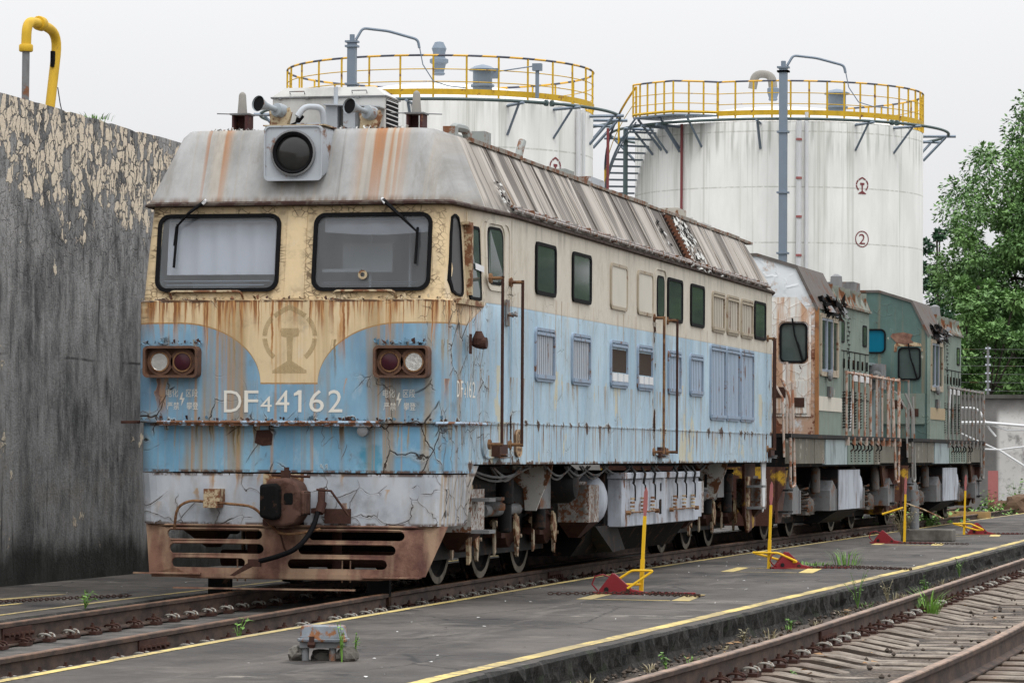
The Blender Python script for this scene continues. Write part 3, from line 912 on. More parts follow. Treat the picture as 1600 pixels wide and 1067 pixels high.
def emblem_paint():
    p, x, y, z = coords()
    n = noi(p, 9, 5, 0.65)
    return dict(color=mixc(n, (0.30, 0.22, 0.09), (0.46, 0.36, 0.19)), rough=0.7, alpha=ss(n, 0.3, 0.7, 0.25, 0.55))
M_emblem = material('faded_ochre_emblem_paint', emblem_paint)
M_maroon = simple('maroon_stencil_paint', (0.20, 0.055, 0.06), 0.7, 0.15, 14)
M_side_glass = simple('dark_green_reflection_glass', (0.052, 0.070, 0.066), 0.05, 0.35, 5, bump=0.0, spec=0.5)  # green of reflected trees is put into the pane colour
M_grey_glass = simple('dusty_grey_glass', (0.055, 0.055, 0.057), 0.4, 0.2, 3, bump=0.0)
M_mesh = simple('brown_filter_mesh', (0.045, 0.03, 0.022), 0.9, 0.3, 60, bump=0.6)
M_acgrey = simple('pale_grey_sheet_metal', (0.46, 0.46, 0.44), 0.5, 0.08, 3, dirt=0.3)
M_inner = simple('grey_cab_lining', (0.50, 0.53, 0.56), 0.7, 0.1, 3)
M_curtain = simple('grey_white_curtain', (0.62, 0.61, 0.66), 0.9, 0.06, 3)
M_winglass = glass_mix('dusty_windscreen_glass', (0.82, 0.87, 0.90), 0.19)
M_red = simple('red_enamel', (0.19, 0.018, 0.024), 0.45, 0.2, 8, rust=0.12)
M_redfade = simple('faded_red_paint', (0.34, 0.125, 0.12), 0.7, 0.2, 10)
M_chain = simple('rusty_chain_iron', (0.055, 0.032, 0.026), 0.8, 0.4, 20)
M_conc = simple('rough_concrete', (0.14, 0.13, 0.115), 0.95, 0.5, 9, bump=1.0, dirt=0.6)
M_green = material('pale_green_flaking_paint', green_paint((0.165, 0.22, 0.19), 0.60, 0.0))
M_teal = material('teal_green_flaking_paint', green_paint((0.065, 0.125, 0.115), 0.52, 4.0))
M_skirt = material('grimy_green_brown_skirt', green_paint((0.13, 0.125, 0.10), 0.75, 7.0))
M_rdoor = material('cracked_rusting_door_paint', rusty_door)
M_wrust = material('white_paint_bleeding_rust', white_rusty)
M_railrust = simple('white_rails_with_rust', (0.42, 0.35, 0.30), 0.7, 0.25, 9, rust=0.48, rcol=(0.16, 0.075, 0.045))
M_railgrey = simple('grey_railing_paint', (0.21, 0.205, 0.195), 0.6, 0.2, 7, rust=0.3)
M_teal_glass = simple('teal_film_on_glass', (0.004, 0.10, 0.16), 0.15, 0.2, 3)
M_bark = simple('dark_bark', (0.045, 0.038, 0.030), 0.9, 0.4, 8, bump=0.8)
M_stripw = simple('white_sheeting', (0.62, 0.63, 0.64), 0.6, 0.1, 4)
M_dirt = simple('dry_brown_soil', (0.11, 0.07, 0.045), 0.95, 0.4, 8, bump=1.0)
M_litter = simple('white_paper_scrap', (0.6, 0.6, 0.58), 0.8, 0.1, 4)
L_far = leaf_mat((0.052, 0.115, 0.038), (0.128, 0.232, 0.070), 'tree_leaves')
L_dark = leaf_mat((0.014, 0.045, 0.024), (0.030, 0.080, 0.035), 'dark_tree_leaves')
L_light = leaf_mat((0.09, 0.20, 0.03), (0.16, 0.30, 0.05), 'fresh_green_leaves')
L_weed = leaf_mat((0.07, 0.15, 0.03), (0.14, 0.27, 0.05), 'weed_leaves')
L_dry = leaf_mat((0.14, 0.13, 0.07), (0.24, 0.20, 0.12), 'dry_weed_stalks')
# ---------------------------------------------------------------- ground, platforms, track beds
ZP = -0.10
TRACK1 = [(12, -8.95), (18, -9.0), (21, -9.10), (25, -9.27), (31, -9.49), (34, -9.58), (38, -9.66), (48, -9.66), (54, -9.57), (56.3, -9.52), (60.4, -9.40), (62.7, -9.33), (66.2, -9.20), (73, -8.95), (80, -8.8), (95, -8.6)]
TRACK2 = [(10, -3.42), (19.5, -3.33), (23.1, -3.20), (27.7, -3.18), (33.4, -3.18), (45.7, -3.20), (95, -3.25)]
INNER = [(10, -7.85), (20.2, -8.06), (22.7, -8.14), (24.5, -8.22), (27, -8.25), (34.4, -8.33), (42.4, -8.40), (50.8, -8.29), (65.4, -8.04), (79.6, -7.785), (86, -7.64), (93, -7.5)]
OUTER = [(10, -5.70), (20.9, -5.57), (22.9, -5.524), (29.2, -5.413), (35.3, -5.34), (45.2, -5.194), (58.4, -5.155), (75, -5.1), (93, -5.0)]
S1 = smooth_tab(TRACK1, 1.0); S2 = smooth_tab(TRACK2, 1.0); SI = smooth_tab(INNER, 1.0); SO = smooth_tab(OUTER, 1.0)

def sheet(name, f0, f1, ys, z, mat, kind='structure', zf=None):
    mb = MB(); vs = []; n = len(ys)
    for y in ys: vs += [(f0(y), y, z), (f1(y), y, z)]
    mb.add(vs, [(2 * i, 2 * i + 1, 2 * i + 3, 2 * i + 2) for i in range(n - 1)])
    return tag(mkobj(name, mb, mat), kind=kind)

def frange(a, b, s):
    r = []; t = a
    while t < b: r.append(t); t += s
    return r + [b]

mb = MB()
random.seed(1)
gx = [-500, -200, -80, -40] + frange(-20, 12, 2.0) + [30, 80, 200, 500]
gy = [-60, -10] + frange(0, 100, 4.0) + [130, 180, 300, 900]
vs = [(x, y, -0.40 + (random.uniform(-.03, .03) if abs(x) < 20 and 0 < y < 96 else 0)) for y in gy for x in gx]
W = len(gx)
mb.add(vs, [(j * W + i, j * W + i + 1, (j + 1) * W + i + 1, (j + 1) * W + i) for j in range(len(gy) - 1) for i in range(W - 1)])
tag(mkobj('ground', mb, M_ground), kind='structure')

# island platform between the two tracks: a solid slab with a chipped outer edge
random.seed(5)
ys = frange(6, 20, 0.5) + frange(20.1, 45, 0.11) + frange(45.3, 93, 0.4)
mb = MB(); rows = []
for y in ys:
    xi = interp(SI, y) - 0.10; xo = interp(SO, y) + 0.20
    ch = (mnoise.noise(Vector((y * 0.9, 3, 0))) * 0.5 + mnoise.noise(Vector((y * 3.3, 7, 0))) * 0.5)
    ch2 = mnoise.noise(Vector((y * 2.1, 9, 0)))
    nz = lambda a, b: mnoise.noise(Vector((y * a, b, 2)))
    ca = max(0, nz(2.2, 31) - 0.12) * 0.09 + max(0, nz(7, 4) - 0.1) * 0.03
    rows.append([(xi, y, -0.30), (xi, y, ZP - 0.01), (xi + 0.012, y, ZP), (xo - 0.02 - ca + ch * 0.02, y, ZP), (xo - ca * 0.6 + ch * 0.025, y, ZP - 0.02 - ca * 0.2),
                 (xo + nz(4.5, 11) * 0.06 - 0.02, y, ZP - 0.10 + nz(5, 12) * 0.02), (xo + ch2 * 0.06 + nz(9, 13) * 0.05 - 0.03, y, ZP - 0.18), (xo + 0.06 + nz(6, 15) * 0.09, y, ZP - 0.36)])
W = 8
mb.v = [p for r in rows for p in r]
for j in range(len(rows) - 1):
    for i in range(W - 1):
        mb.f.append((j * W + i, j * W + i + 1, (j + 1) * W + i + 1, (j + 1) * W + i)); mb.m.append(0 if i == 2 else 1)
mb.add([rows[0][k] for k in range(W)], [tuple(range(W))]); mb.m[-1] = 1
tag(mkobj('platform', mb, [M_plat, M_kerb]), kind='structure')
# yellow edge lines
def line_strip(name, f, w, ys, z=ZP + 0.004, wob=0.006):
    mb = MB(); vs = []
    for y in ys:
        d = mnoise.noise(Vector((y * 1.7, w * 9, 1))) * wob
        vs += [(f(y) - w / 2 + d, y, z), (f(y) + w / 2 + d, y, z)]
    n = len(ys); mb.add(vs, [(2 * i, 2 * i + 1, 2 * i + 3, 2 * i + 2) for i in range(n - 1)])
    return tag(mkobj(name, mb, M_yline), kind='structure')
line_strip('platform_line', lambda y: interp(SI, y), 0.085, ys)
line_strip('platform_line', lambda y: interp(SO, y), 0.125, ys, wob=0.02)
# left platform at the foot of the wall
LEDGE = [(6, -10.55), (20, -10.75), (29, -11.0), (32.5, -11.12), (36, -11.2), (93, -11.0)]
lrows = []
mb = MB()
for y in ys:
    xo = interp(LEDGE, y); ch = mnoise.noise(Vector((y * 2.3, 1, 5)))
    lrows.append([(-13.75, y, ZP), (xo - 0.03 + ch * 0.03, y, ZP), (xo + ch * 0.03, y, ZP - 0.03), (xo + ch * 0.03 + 0.02, y, -0.32)])
mb.v = [p for r in lrows for p in r]
for j in range(len(lrows) - 1):
    for i in range(3):
        mb.f.append((j * 4 + i, j * 4 + i + 1, (j + 1) * 4 + i + 1, (j + 1) * 4 + i)); mb.m.append(0 if i == 0 else 1)
tag(mkobj('left_platform', mb, [M_plat, M_kerb]), kind='structure')
line_strip('left_platform_line', lambda y: interp([(6, -11.0), (28.3, -11.3), (31.6, -11.40), (93, -11.4)], y), 0.07, frange(6, 60, 0.35))
# track bed slab of the first track and ballast of the second
sheet('track_slab', lambda y: interp(S1, y) - 1.9, lambda y: interp(SI, y) - 0.08, frange(6, 95, 1.0), -0.19, M_slab)
mb = MB(); vs = []
random.seed(3)
xs = frange(-5.3, 1.5, 0.22); yy = frange(8, 93, 0.4)
for y in yy:
    for x in xs:
        dx = x - interp(S2, y)
        base = -0.245 if abs(dx) < 1.15 else -0.27 if dx < 0 else -0.30
        if dx < -1.2: base = -0.31 - 0.05 * min(1, (-dx - 1.2))
        vs.append((x, y, base + mnoise.noise(Vector((x * 1.7, y * 1.3, 0))) * 0.022 + random.uniform(-.006, .006)))
W = len(xs)
mb.add(vs, [(j * W + i, j * W + i + 1, (j + 1) * W + i + 1, (j + 1) * W + i) for j in range(len(yy) - 1) for i in range(W - 1)])
tag(mkobj('ballast', mb, M_ballast, smooth=True), kind='structure')
# loose stones along the platform foot and between the rails
mb = MB(); random.seed(14)
for _ in range(2600):
    y = 17 + 40 * random.random() ** 1.6; 
    x = interp(SO, y) + 0.25 + random.random() ** 1.5 * 0.75 if random.random() < 0.55 else interp(S2, y) + random.uniform(-1.15, 2.6)
    r = random.uniform(0.006, 0.024); zz = -0.235 if abs(x - interp(S2, y)) < 1.1 else -0.31
    c = Vector((x, y, zz + r * 0.5)); k = [random.uniform(0.6, 1.4) for _ in range(6)]
    mb.add([c + Vector(d) * r * k[i] for i, d in enumerate(((1, 0, 0), (0, 1, 0), (-1, 0, 0), (0, -1, 0), (0, 0, 1), (0, 0, -1)))],
           [(0, 1, 4), (1, 2, 4), (2, 3, 4), (3, 0, 4), (1, 0, 5), (2, 1, 5), (3, 2, 5), (0, 3, 5)])
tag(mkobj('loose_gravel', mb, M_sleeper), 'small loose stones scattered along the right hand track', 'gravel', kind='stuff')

# ---------------------------------------------------------------- rails
def rail_mb(f, y0, y1, step=0.8):
    prof = [(-0.065, -0.176), (0.065, -0.176), (0.065, -0.164), (0.012, -0.148), (0.009, -0.045), (0.033, -0.034), (0.035, -0.006), (0.028, 0.0), (-0.028, 0.0), (-0.035, -0.006), (-0.033, -0.034), (-0.009, -0.045), (-0.012, -0.148), (-0.065, -0.164)]
    mb = MB(); ys = frange(y0, y1, step); n = len(prof); vs = []
    for y in ys: vs += [(f(y) + px, y, pz) for px, pz in prof]
    mb.add(vs, [(j * n + i, j * n + (i + 1) % n, (j + 1) * n + (i + 1) % n, (j + 1) * n + i) for j in range(len(ys) - 1) for i in range(n)] + [tuple(range(n)), tuple((len(ys) - 1) * n + i for i in range(n))])
    return mb

def clip_mb(k=1.0, side=1):
    mb = MB()
    mb.cur = 0
    for o in (-0.035, 0.035):
        pts = []
        for i in range(11):
            a = PI * i / 10
            pts.append((side * (0.015 + 0.055 - 0.055 * math.cos(a) * 1.0), o + 0.030 * math.sin(a) * (1 if o > 0 else -1), -0.150 + 0.030 * math.sin(a) * k))
        mb.tube(pts, 0.0085, 6)
    mb.cur = 1
    mb.box(side * 0.01 if side > 0 else -0.13, 0.13 if side > 0 else -0.01, -0.07, 0.07, -0.186, -0.160)
    mb.cyl((side * 0.07, 0, -0.165), (side * 0.07, 0, -0.088), 0.011, n=6)
    mb.cyl((side * 0.07, 0, -0.128), (side * 0.07, 0, -0.108), 0.020, n=6)
    return mb

random.seed(8)
M_clipw = simple('galvanised_clip', (0.30, 0.29, 0.26), 0.5, 0.3, 30, rust=0.35)
def fish_plate(parent, f, y, side, ln=0.62):
    mb = MB(); x = f(y)
    mb.box(x + side * 0.012 if side > 0 else x - 0.034, x + 0.034 if side > 0 else x - 0.012, y - ln / 2, y + ln / 2, -0.150, -0.040)
    mb.box(x + side * 0.03 if side > 0 else x - 0.062, x + 0.062 if side > 0 else x - 0.03, y - ln / 2, y + ln / 2, -0.160, -0.145)
    for i in range(6):
        yy_ = y - ln / 2 + ln * (i + 0.5) / 6
        mb.cyl((x + side * 0.03, yy_, -0.095), (x + side * 0.072, yy_, -0.095), 0.019, n=6)
    o = mkobj('fish_plate', mb, M_rust, parent)
    return o

def track(label, f, y0, y1, gauge, rails, mat, pitch, group):
    """rails: list of (offset sign, sides of clips, range of clips, fish plates)"""
    root = empty('railway_track', (0, 0, 0), 0, label, 'railway track', group)
    for sgn, sides, (c0, c1), plates in rails:
        g = lambda y, s=sgn: f(y) + s * gauge / 2
        ro = mkobj('rail', rail_mb(g, y0, y1), mat, root, smooth=False)
        protos = {}
        for sd in sides:
            protos[sd] = [clip_mb(1.0, sd), clip_mb(0.7, sd)]
        n = 0; y = c0
        made = {}
        while y < c1 and n < 100:
            for sd in sides:
                key = (sd, random.random() < 0.6)
                if key not in made:
                    o = mkobj('rail_clip', protos[sd][0 if key[1] else 1], [M_clipw if key[1] else M_rust, M_rust], ro, smooth=True); made[key] = o
                else:
                    o = made[key].copy(); COL.objects.link(o); o.parent = ro
                o.location = (g(y), y + random.uniform(-.02, .02), 0); o.rotation_euler = (0, 0, random.uniform(-.06, .06)); n += 1
            y += pitch
        for (py, sd) in plates: fish_plate(ro, g, py, sd)
    return root

f1 = lambda y: interp(S1, y)
f2 = lambda y: interp(S2, y)
track('rusty track on a dark slab, carrying the three locomotives', f1, 8, 93, 1.505,
      [(1, (1,), (19.2, 74), ((24.15, 1), (39.5, 1))), (-1, (1,), (20.3, 44), ((25.4, 1),))], M_rail, 0.57, None)
t2 = track('empty rusty track on wavy concrete sleepers in the right foreground', f2, 6, 93, 1.505,
           [(-1, (1,), (17.5, 60), ((27.2, 1), (19.5, 1), (46.5, 1))), (1, (-1,), (17.5, 27), ((21.3, -1),))], M_rail2, 0.545, None)
# sleepers: concrete, dipped in the middle
def sleeper_mb():
    secs = [(-1.24, -0.06, 0.11, -0.32), (-1.17, 0.0, 0.125, -0.32), (-0.95, 0.02, 0.12, -0.32), (-0.58, 0.012, 0.125, -0.32), (-0.40, -0.03, 0.105, -0.32), (-0.25, -0.062, 0.095, -0.32), (0.25, -0.062, 0.095, -0.32), (0.40, -0.03, 0.105, -0.32), (0.58, 0.012, 0.125, -0.32), (0.95, 0.02, 0.12, -0.32), (1.17, 0.0, 0.125, -0.32), (1.24, -0.06, 0.11, -0.32)]
    mb = MB(); vs = []
    for x, dz, hw, zb in secs:
        t = -0.182 + dz * 0.9
        if abs(abs(x) - 0.75) < 0.25: t = -0.178
        vs += [(x, -hw - 0.012, zb), (x, -hw, t - 0.012), (x, -hw + 0.02, t), (x, hw - 0.02, t), (x, hw, t - 0.012), (x, hw + 0.012, zb)]
    n = 6
    mb.add(vs, [(j * n + i, j * n + i + 1, (j + 1) * n + i + 1, (j + 1) * n + i) for j in range(len(secs) - 1) for i in range(n - 1)] + [(0, 1, 2, 3, 4, 5), tuple((len(secs) - 1) * 6 + i for i in range(6))])
    return mb
sl = None; y = 17.5
while y < 58:
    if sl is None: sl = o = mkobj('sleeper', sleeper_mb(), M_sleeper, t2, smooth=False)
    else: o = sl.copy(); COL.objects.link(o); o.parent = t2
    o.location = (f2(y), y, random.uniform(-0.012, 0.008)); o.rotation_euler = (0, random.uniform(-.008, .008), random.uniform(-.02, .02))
    y += 0.545

# ---------------------------------------------------------------- walls
mb = MB()
wy = frange(8, 30, 1.0) + frange(30.1, 44, 0.12) + frange(44.5, 62, 1.0)
rows = []
for y in wy:
    t = 5.09 + mnoise.noise(Vector((y * 0.8, 0, 0))) * 0.012 - (y - 36) * 0.003 - max(0, mnoise.noise(Vector((y * 3.1, 4, 0))) - 0.2) * 0.05
    rows.append([(-13.65, y, -0.5), (-13.65, y, t), (-13.95, y, t), (-13.95, y, -0.5)])
mb.v = [p for r in rows for p in r]
for j in range(len(rows) - 1):
    for i in range(3): mb.f.append((j * 4 + i, j * 4 + i + 1, (j + 1) * 4 + i + 1, (j + 1) * 4 + i)); mb.m.append(0)
mb.f += [(0, 1, 2, 3), tuple((len(rows) - 1) * 4 + i for i in range(4))]; mb.m += [0, 0]
tag(mkobj('tall_wall', mb, M_wall), 'tall dark concrete wall with beige render peeling along its top', 'wall')

w2 = empty('boundary_wall', (0, 0, 0), 0, 'low patchy whitewashed wall beyond the locomotives', 'wall')
mb = MB(); mb.box(-22, 20, 92.0, 92.3, -0.5, 2.86); mkobj('wall_panel', mb, M_fwall, w2)
mb = MB(); mb.box(-22, 20, 91.93, 92.37, 2.86, 2.96); mkobj('coping', mb, simple('dark_mossy_coping', (0.09, 0.088, 0.08), 0.95, 0.4, 5, dirt=0.5), w2)

# barbed wire post and wires on the wall
fp = empty('fence_post', (-8.95, 92.1, 2.96), 0, 'grey slotted post carrying wires on top of the far wall', 'fence post')
mb = MB(); mb.cyl((0, 0, 0), (0, 0, 1.28), 0.035, n=8)
mkobj('post', mb, M_greysteel, fp)
mb = MB()
for k in range(6): mb.cyl((-0.07, 0, 0.12 + k * 0.22), (0.07, 0, 0.12 + k * 0.22), 0.03, n=8)
mksplit('insulator', mb, M_white, fp)
mb = MB()
for k in range(6): mb.tube([(-20 + i * 1.5, 92.07, 3.08 + k * 0.22 - 0.03 * math.sin(PI * ((i * 1.5) % 9) / 9)) for i in range(26)], 0.0035, 4)
tag(mkobj('wire_fence', mb, M_greysteel), 'thin wires strung above the far whitewashed wall', 'wire fence')

# white pipes crossing the far wall
def upx(pts, y): return [Vector((x, y, z)) for x, z in pts]
mb = MB()
mb.tube(bend(upx([(-10.2, 2.62), (-9.15, 2.60), (-8.95, 2.15), (-8.7, 1.85)], 91.7), 0.2), 0.03, 6)
mb.tube(upx([(-10.5, 2.20), (-9.0, 2.22), (-7.0, 2.06), (-5.0, 1.95)], 91.6), 0.045, 6)
mb.tube(upx([(-9.05, 2.22), (-8.4, 2.02), (-7.0, 2.02), (-6.0, 2.0)], 91.65), 0.025, 6)
mb.tube(upx([(-10.0, 2.1), (-8.65, 1.5)], 91.7), 0.025, 6)
mb.tube(upx([(-9.6, 1.55), (-8.62, 1.50), (-7.7, 1.62), (-6.5, 1.68)], 91.7), 0.028, 6)
mb.tube(upx([(-8.62, 1.50), (-7.8, 0.98), (-6.6, 0.65)], 91.7), 0.035, 6)
tag(mkobj('pipe_run', mb, M_stripw), 'white pipes fanning out across the far whitewashed wall', 'pipe')
mb = MB(); mb.box(-8.86, -8.60, 91.2, 91.3, -0.4, 0.95)
tag(mkobj('board', mb, M_redfade), 'faded red upright board in the weeds by the far wall', 'board')

# bent gas pipe behind the tall wall
pg = empty('bent_pipe', (-14.15, 36.45, 4.9), 0, 'upright pipe loop rising behind the tall wall, grey riser and yellow return', 'pipe')
mb = MB(); mb.cyl((0, -0.45, -0.6), (0, -0.44, 0.92), 0.042, n=12)
mkobj('grey_riser', mb, M_greysteel, pg, smooth=True)
mb = MB()
pts = bend([(0, -0.44, 0.90), (0, -0.42, 1.20), (0, 0.02, 1.23), (0, 0.55, 1.17), (0, 0.06, -0.6)], 0.26, 6)
mb.tube(pts, 0.056, 12)
mkobj('yellow_return', mb, M_yellow, pg, smooth=True)
mb = MB(); mb.lathe([(0.07, 0.86), (0.078, 0.87), (0.078, 0.93), (0.07, 0.94)], (0, -0.44, 0), n=16)
mb.lathe([(0.075, -0.06), (0.082, -0.05), (0.082, 0.05), (0.075, 0.06)], (0, -0.02, 1.225), 'y', 16)
mksplit('flange', mb, M_yellow, pg, smooth=True)
mb = MB(); mb.box(-0.02, 0.02, 0.36, 0.41, 0.78, 0.96); mb.box(-0.01, 0.01, 0.40, 0.44, 0.86, 0.90); mb.tube([(0.05, 0.42, 0.55), (0.05, 0.50, 0.38), (0.05, 0.58, 0.26), (0.05, 0.54, 0.19), (0.05, 0.36, 0.24)], 0.006, 5)
mkobj('clip_and_wire', mb, M_black, pg)

# ---------------------------------------------------------------- storage tanks
def rail_emblem(cx, cz, r, P, t=0.16):
    """ring open at the foot round a rail section"""
    mb = MB()
    for a0, a1 in ((52, 128), (135, 178), (184, 232), (-52, -4), (2, 45)):
        n = 9; vs = []
        for i in range(n):
            a = R(a0 + (a1 - a0) * i / (n - 1))
            pk = 1.0 + 0.13 * max(0.0, 1 - abs(math.degrees(a) - 90) / 22)
            vs += [P(cx + r * math.cos(a), cz + r * math.sin(a) * pk), P(cx + r * (1 - t) * math.cos(a), cz + r * (1 - t) * math.sin(a) * pk)]
        mb.add(vs, [(2 * i, 2 * i + 1, 2 * i + 3, 2 * i + 2) for i in range(n - 1)])
    prof = [(-0.32, 0.12), (-0.36, 0.20), (-0.32, 0.30), (0.32, 0.30), (0.36, 0.20), (0.32, 0.02), (0.12, -0.03), (0.09, -0.85), (0.62, -1.18), (0.62, -1.28), (-0.62, -1.28), (-0.62, -1.18), (-0.09, -0.85), (-0.12, -0.03), (-0.32, 0.02)]
    mb.add([P(cx + u * r, cz + w * r) for u, w in prof], [(0, 1, 2, 3, 4, 5, 14), (14, 5, 6, 13), (13, 6, 7, 12), (12, 7, 8, 9, 10, 11)])
    return mb

def tank(label, cx, cy, Rt, zs, zr, post_angs, a_pole, stair):
    """zs: top of the shell, zr: top rail"""
    root = empty('storage_tank', (cx, cy, -0.4), 0, label, 'storage tank', 'white storage tanks behind the locomotives')
    root_z = -0.4
    def pol(a, r, z): return (r * math.sin(a), -r * math.cos(a), z - root_z)     # a = 0 faces the viewer
    def arc(r, z, a0, a1, n, zf=None):
        return [pol(a0 + (a1 - a0) * i / n, r, zf(i / n) if zf else z) for i in range(n + 1)]
    mb = MB(); mb.lathe([(Rt, 0), (Rt, zs + 0.35 - 0.0), (Rt - 0.02, zs + 0.4)], (0, 0, 0), n=128, cap=False)
    mkobj('tank_shell', mb, M_tank, root, smooth=True)
    mb = MB(); mb.lathe([(Rt, zs + 0.39), (Rt * 0.8, zs + 0.75), (Rt * 0.6, zs + 1.02), (Rt * 0.4, zs + 1.2), (Rt * 0.2, zs + 1.32), (0.02, zs + 1.36)], (0, 0, 0), n=96)
    mkobj('domed_roof', mb, M_tankroof, root, smooth=True)
    # yellow guard rail
    a0, a1 = stair if stair else (-PI, PI)
    mb = MB(); mb.cur = 1
    mb.tube(arc(Rt, zr, a0, a1, 120), 0.035, 6); mb.cur = 0
    for dz in (-0.42, -0.80): mb.tube(arc(Rt, zr + dz, a0, a1, 120), 0.016, 5)
    n = 30
    for i in range(n + 1):
        a = a0 + (a1 - a0) * i / n
        mb.cyl(pol(a, Rt, zs + 0.05), pol(a, Rt, zr), 0.032, n=6)
    vs = []
    for i in range(121):
        a = a0 + (a1 - a0) * i / 120
        vs += [pol(a, Rt + 0.03, zr - 1.20), pol(a, Rt + 0.03, zr - 1.02), pol(a, Rt + 0.015, zr - 1.02), pol(a, Rt + 0.015, zr - 1.20)]
    mb.add(vs, [(4 * i + k, 4 * i + (k + 1) % 4, 4 * i + 4 + (k + 1) % 4, 4 * i + 4 + k) for i in range(120) for k in range(4)])
    mkobj('guard_rail', mb, [M_yellow, M_hazard], root)
    # spray ring pipe on brackets
    rz = zr - 1.42; rr_ = Rt + 0.85
    mb = MB()
    for q0, q1 in ((R(-170), R(49)), (R(51.2), R(186))):
        mb.tube(arc(rr_, rz, q0, q1, 90), 0.05, 8)
        for q in (q0, q1): mb.cyl(pol(q - 0.006, rr_, rz), pol(q + 0.006, rr_, rz), 0.10, n=10)
    mkobj('spray_ring', mb, M_darkgreen, root, smooth=True)
    mb = MB()
    for a in post_angs:
        mb.tube([pol(a, Rt, rz - 0.06), pol(a, Rt + 1.1, rz - 0.06)], 0.05, 4)
        mb.tube([pol(a, Rt, rz - 0.95), pol(a, Rt + 0.75, rz - 0.10)], 0.045, 4)
    mksplit('bracket', mb, M_bluegrey, root)
    # square cable riser with its swan neck
    mb = MB(); x, y, _ = pol(a_pole, Rt + 1.05, 0)
    mb.box(x - 0.125, x + 0.125, y - 0.11, y + 0.11, 0, zr + 0.35 - root_z)
    for z in frange(2.0, zr + 0.2, 2.1) + [zr + 0.34]: mb.box(x - 0.19, x + 0.19, y - 0.15, y + 0.15, z - 0.03 - root_z, z + 0.03 - root_z)
    mb.cyl((x, y, zr + 0.3 - root_z), (x, y, zr + 0.56 - root_z), 0.08, n=8)
    mkobj('cable_riser', mb, M_bluegrey, root)
    mb = MB(); zt = zr + 0.4 - root_z
    mb.tube(bend([(x + 0.12, y, zt), (x + 0.30, y + 0.1, zt + 0.36), (x + 1.0, y + 0.5, zt + 0.30), (x + 1.85, y + 0.8, zt + 0.06), (x + 1.9, y + 0.8, zt - 0.2)], 0.12), 0.045, 6)
    mb.tube([(x + 1.9, y + 0.8, zt - 0.15), (x + 2.0, y + 0.85, zt - 0.7), (x + 2.3, y + 1.0, zt - 1.2), (x + 2.7, y + 1.3, zt - 1.32), (x + 3.2, y + 1.6, zt - 1.36)], 0.018, 5)
    mkobj('swan_neck', mb, M_bluegrey, root, smooth=True)
    return root, pol, root_z

def roof_vent(root, x, y, z):
    mb = MB(); mb.lathe([(0.32, 0.0), (0.30, 0.02), (0.30, 0.78), (0.31, 0.8)], (x, y, z), n=20)
    mb.lathe([(0.42, 0.78), (0.43, 0.82), (0.25, 0.92), (0.02, 0.98)], (x, y, z), n=20)
    mb.lathe([(0.36, 0.28), (0.37, 0.30), (0.37, 0.33), (0.36, 0.35)], (x, y, z), n=20)
    mkobj('roof_hatch', mb, M_bluegrey, root, smooth=True)

HA = math.atan2(27.76, 106.5)
root, pol, rz0 = tank('white tank on the left, maroon emblem half hidden by the locomotive roof', -27.76, 106.5, 4.88, 12.10, 13.45,
                      [HA + R(d) for d in (25, 46, 75, 90, 110, 140, -10, -50, -80)], HA - R(27), None)
roof_vent(root, 2.15, -3.1, 12.75)
mb = MB(); mb.lathe([(0.16, 0), (0.2, 0.05), (0.16, 0.1), (0.22, 0.35), (0.30, 0.4), (0.30, 0.5), (0.2, 0.55), (0.2, 0.72), (0.24, 0.85), (0.14, 1.05), (0.02, 1.08)], (0.0, -0.2, 13.75), n=16)
mkobj('breather_valve', mb, M_bluegrey, root, smooth=True)
def wrapP(Rt, a_c, zc0, root_z, off=0.012):
    def P(u, w, d=0.0):
        a = a_c + u / Rt
        return ((Rt + off + d) * math.sin(a), -(Rt + off + d) * math.cos(a), w - root_z)
    return P
P1 = wrapP(4.88, HA + R(47), 0, rz0)
mkobj('railway_emblem', rail_emblem(0, 10.2, 0.27, P1, 0.2), M_maroon, root)
mb = MB()
for a, r, z0, z1, m in ((HA + R(60), 0.075, 0, 12.1, 0),):
    mb.cyl(pol(a, 4.98, z0), pol(a, 4.98, z1), r, n=8)
    mb.cyl(pol(a + R(4.5), 4.98, z0), pol(a + R(4.5), 4.98, z1), r * 0.7, n=8)
mkobj('level_gauge_pipe', mb, M_stripw, root, smooth=True)
mb = MB(); mb.cyl((4.0, -3.6, 12.6), (4.0, -3.6, 13.6), 0.06); mb.cbox((4.0, -3.6, 13.55), (0.28, 0.2, 0.22)); mb.cbox((2.75, -3.9, 13.35), (0.22, 0.2, 0.3)); mb.tube([(2.75, -3.9, 13.4), (4.0, -3.6, 13.6)], 0.02, 5)
mkobj('radar_gauge', mb, M_bluegrey, root)
mb = MB(); mb.cyl(pol(HA + R(88), 5.35, 0.0), pol(HA + R(88), 5.35, 11.7), 0.045, n=8)
mkobj('foam_pipe', mb, M_maroon, root)

HB = math.atan2(19.72, 124.6)
root, pol, rz0 = tank('white tank on the right with spiral stairs, numbered 2 in a maroon circle', -19.72, 124.6, 4.87, 13.00, 14.40,
                      [HB + R(d) for d in (-7, 31, 51, 90, 112, -42, -49, -59, -95)], HB + R(1.4), (HB - R(24), HB + R(190)))
roof_vent(root, 2.35, -2.6, 13.75)
P2 = wrapP(4.87, HB + R(34), 0, rz0)
mkobj('railway_emblem', rail_emblem(0, 10.82, 0.25, P2, 0.2), M_maroon, root)
mb = MB(); n = 40; vs = []
for i in range(n):
    a = 2 * PI * i / n
    vs += [P2(0.27 * math.cos(a), 8.92 + 0.29 * math.sin(a)), P2(0.235 * math.cos(a), 8.92 + 0.255 * math.sin(a))]
mb.add(vs, [(2 * i, 2 * i + 1, (2 * i + 3) % (2 * n), (2 * i + 2) % (2 * n)) for i in range(n)])
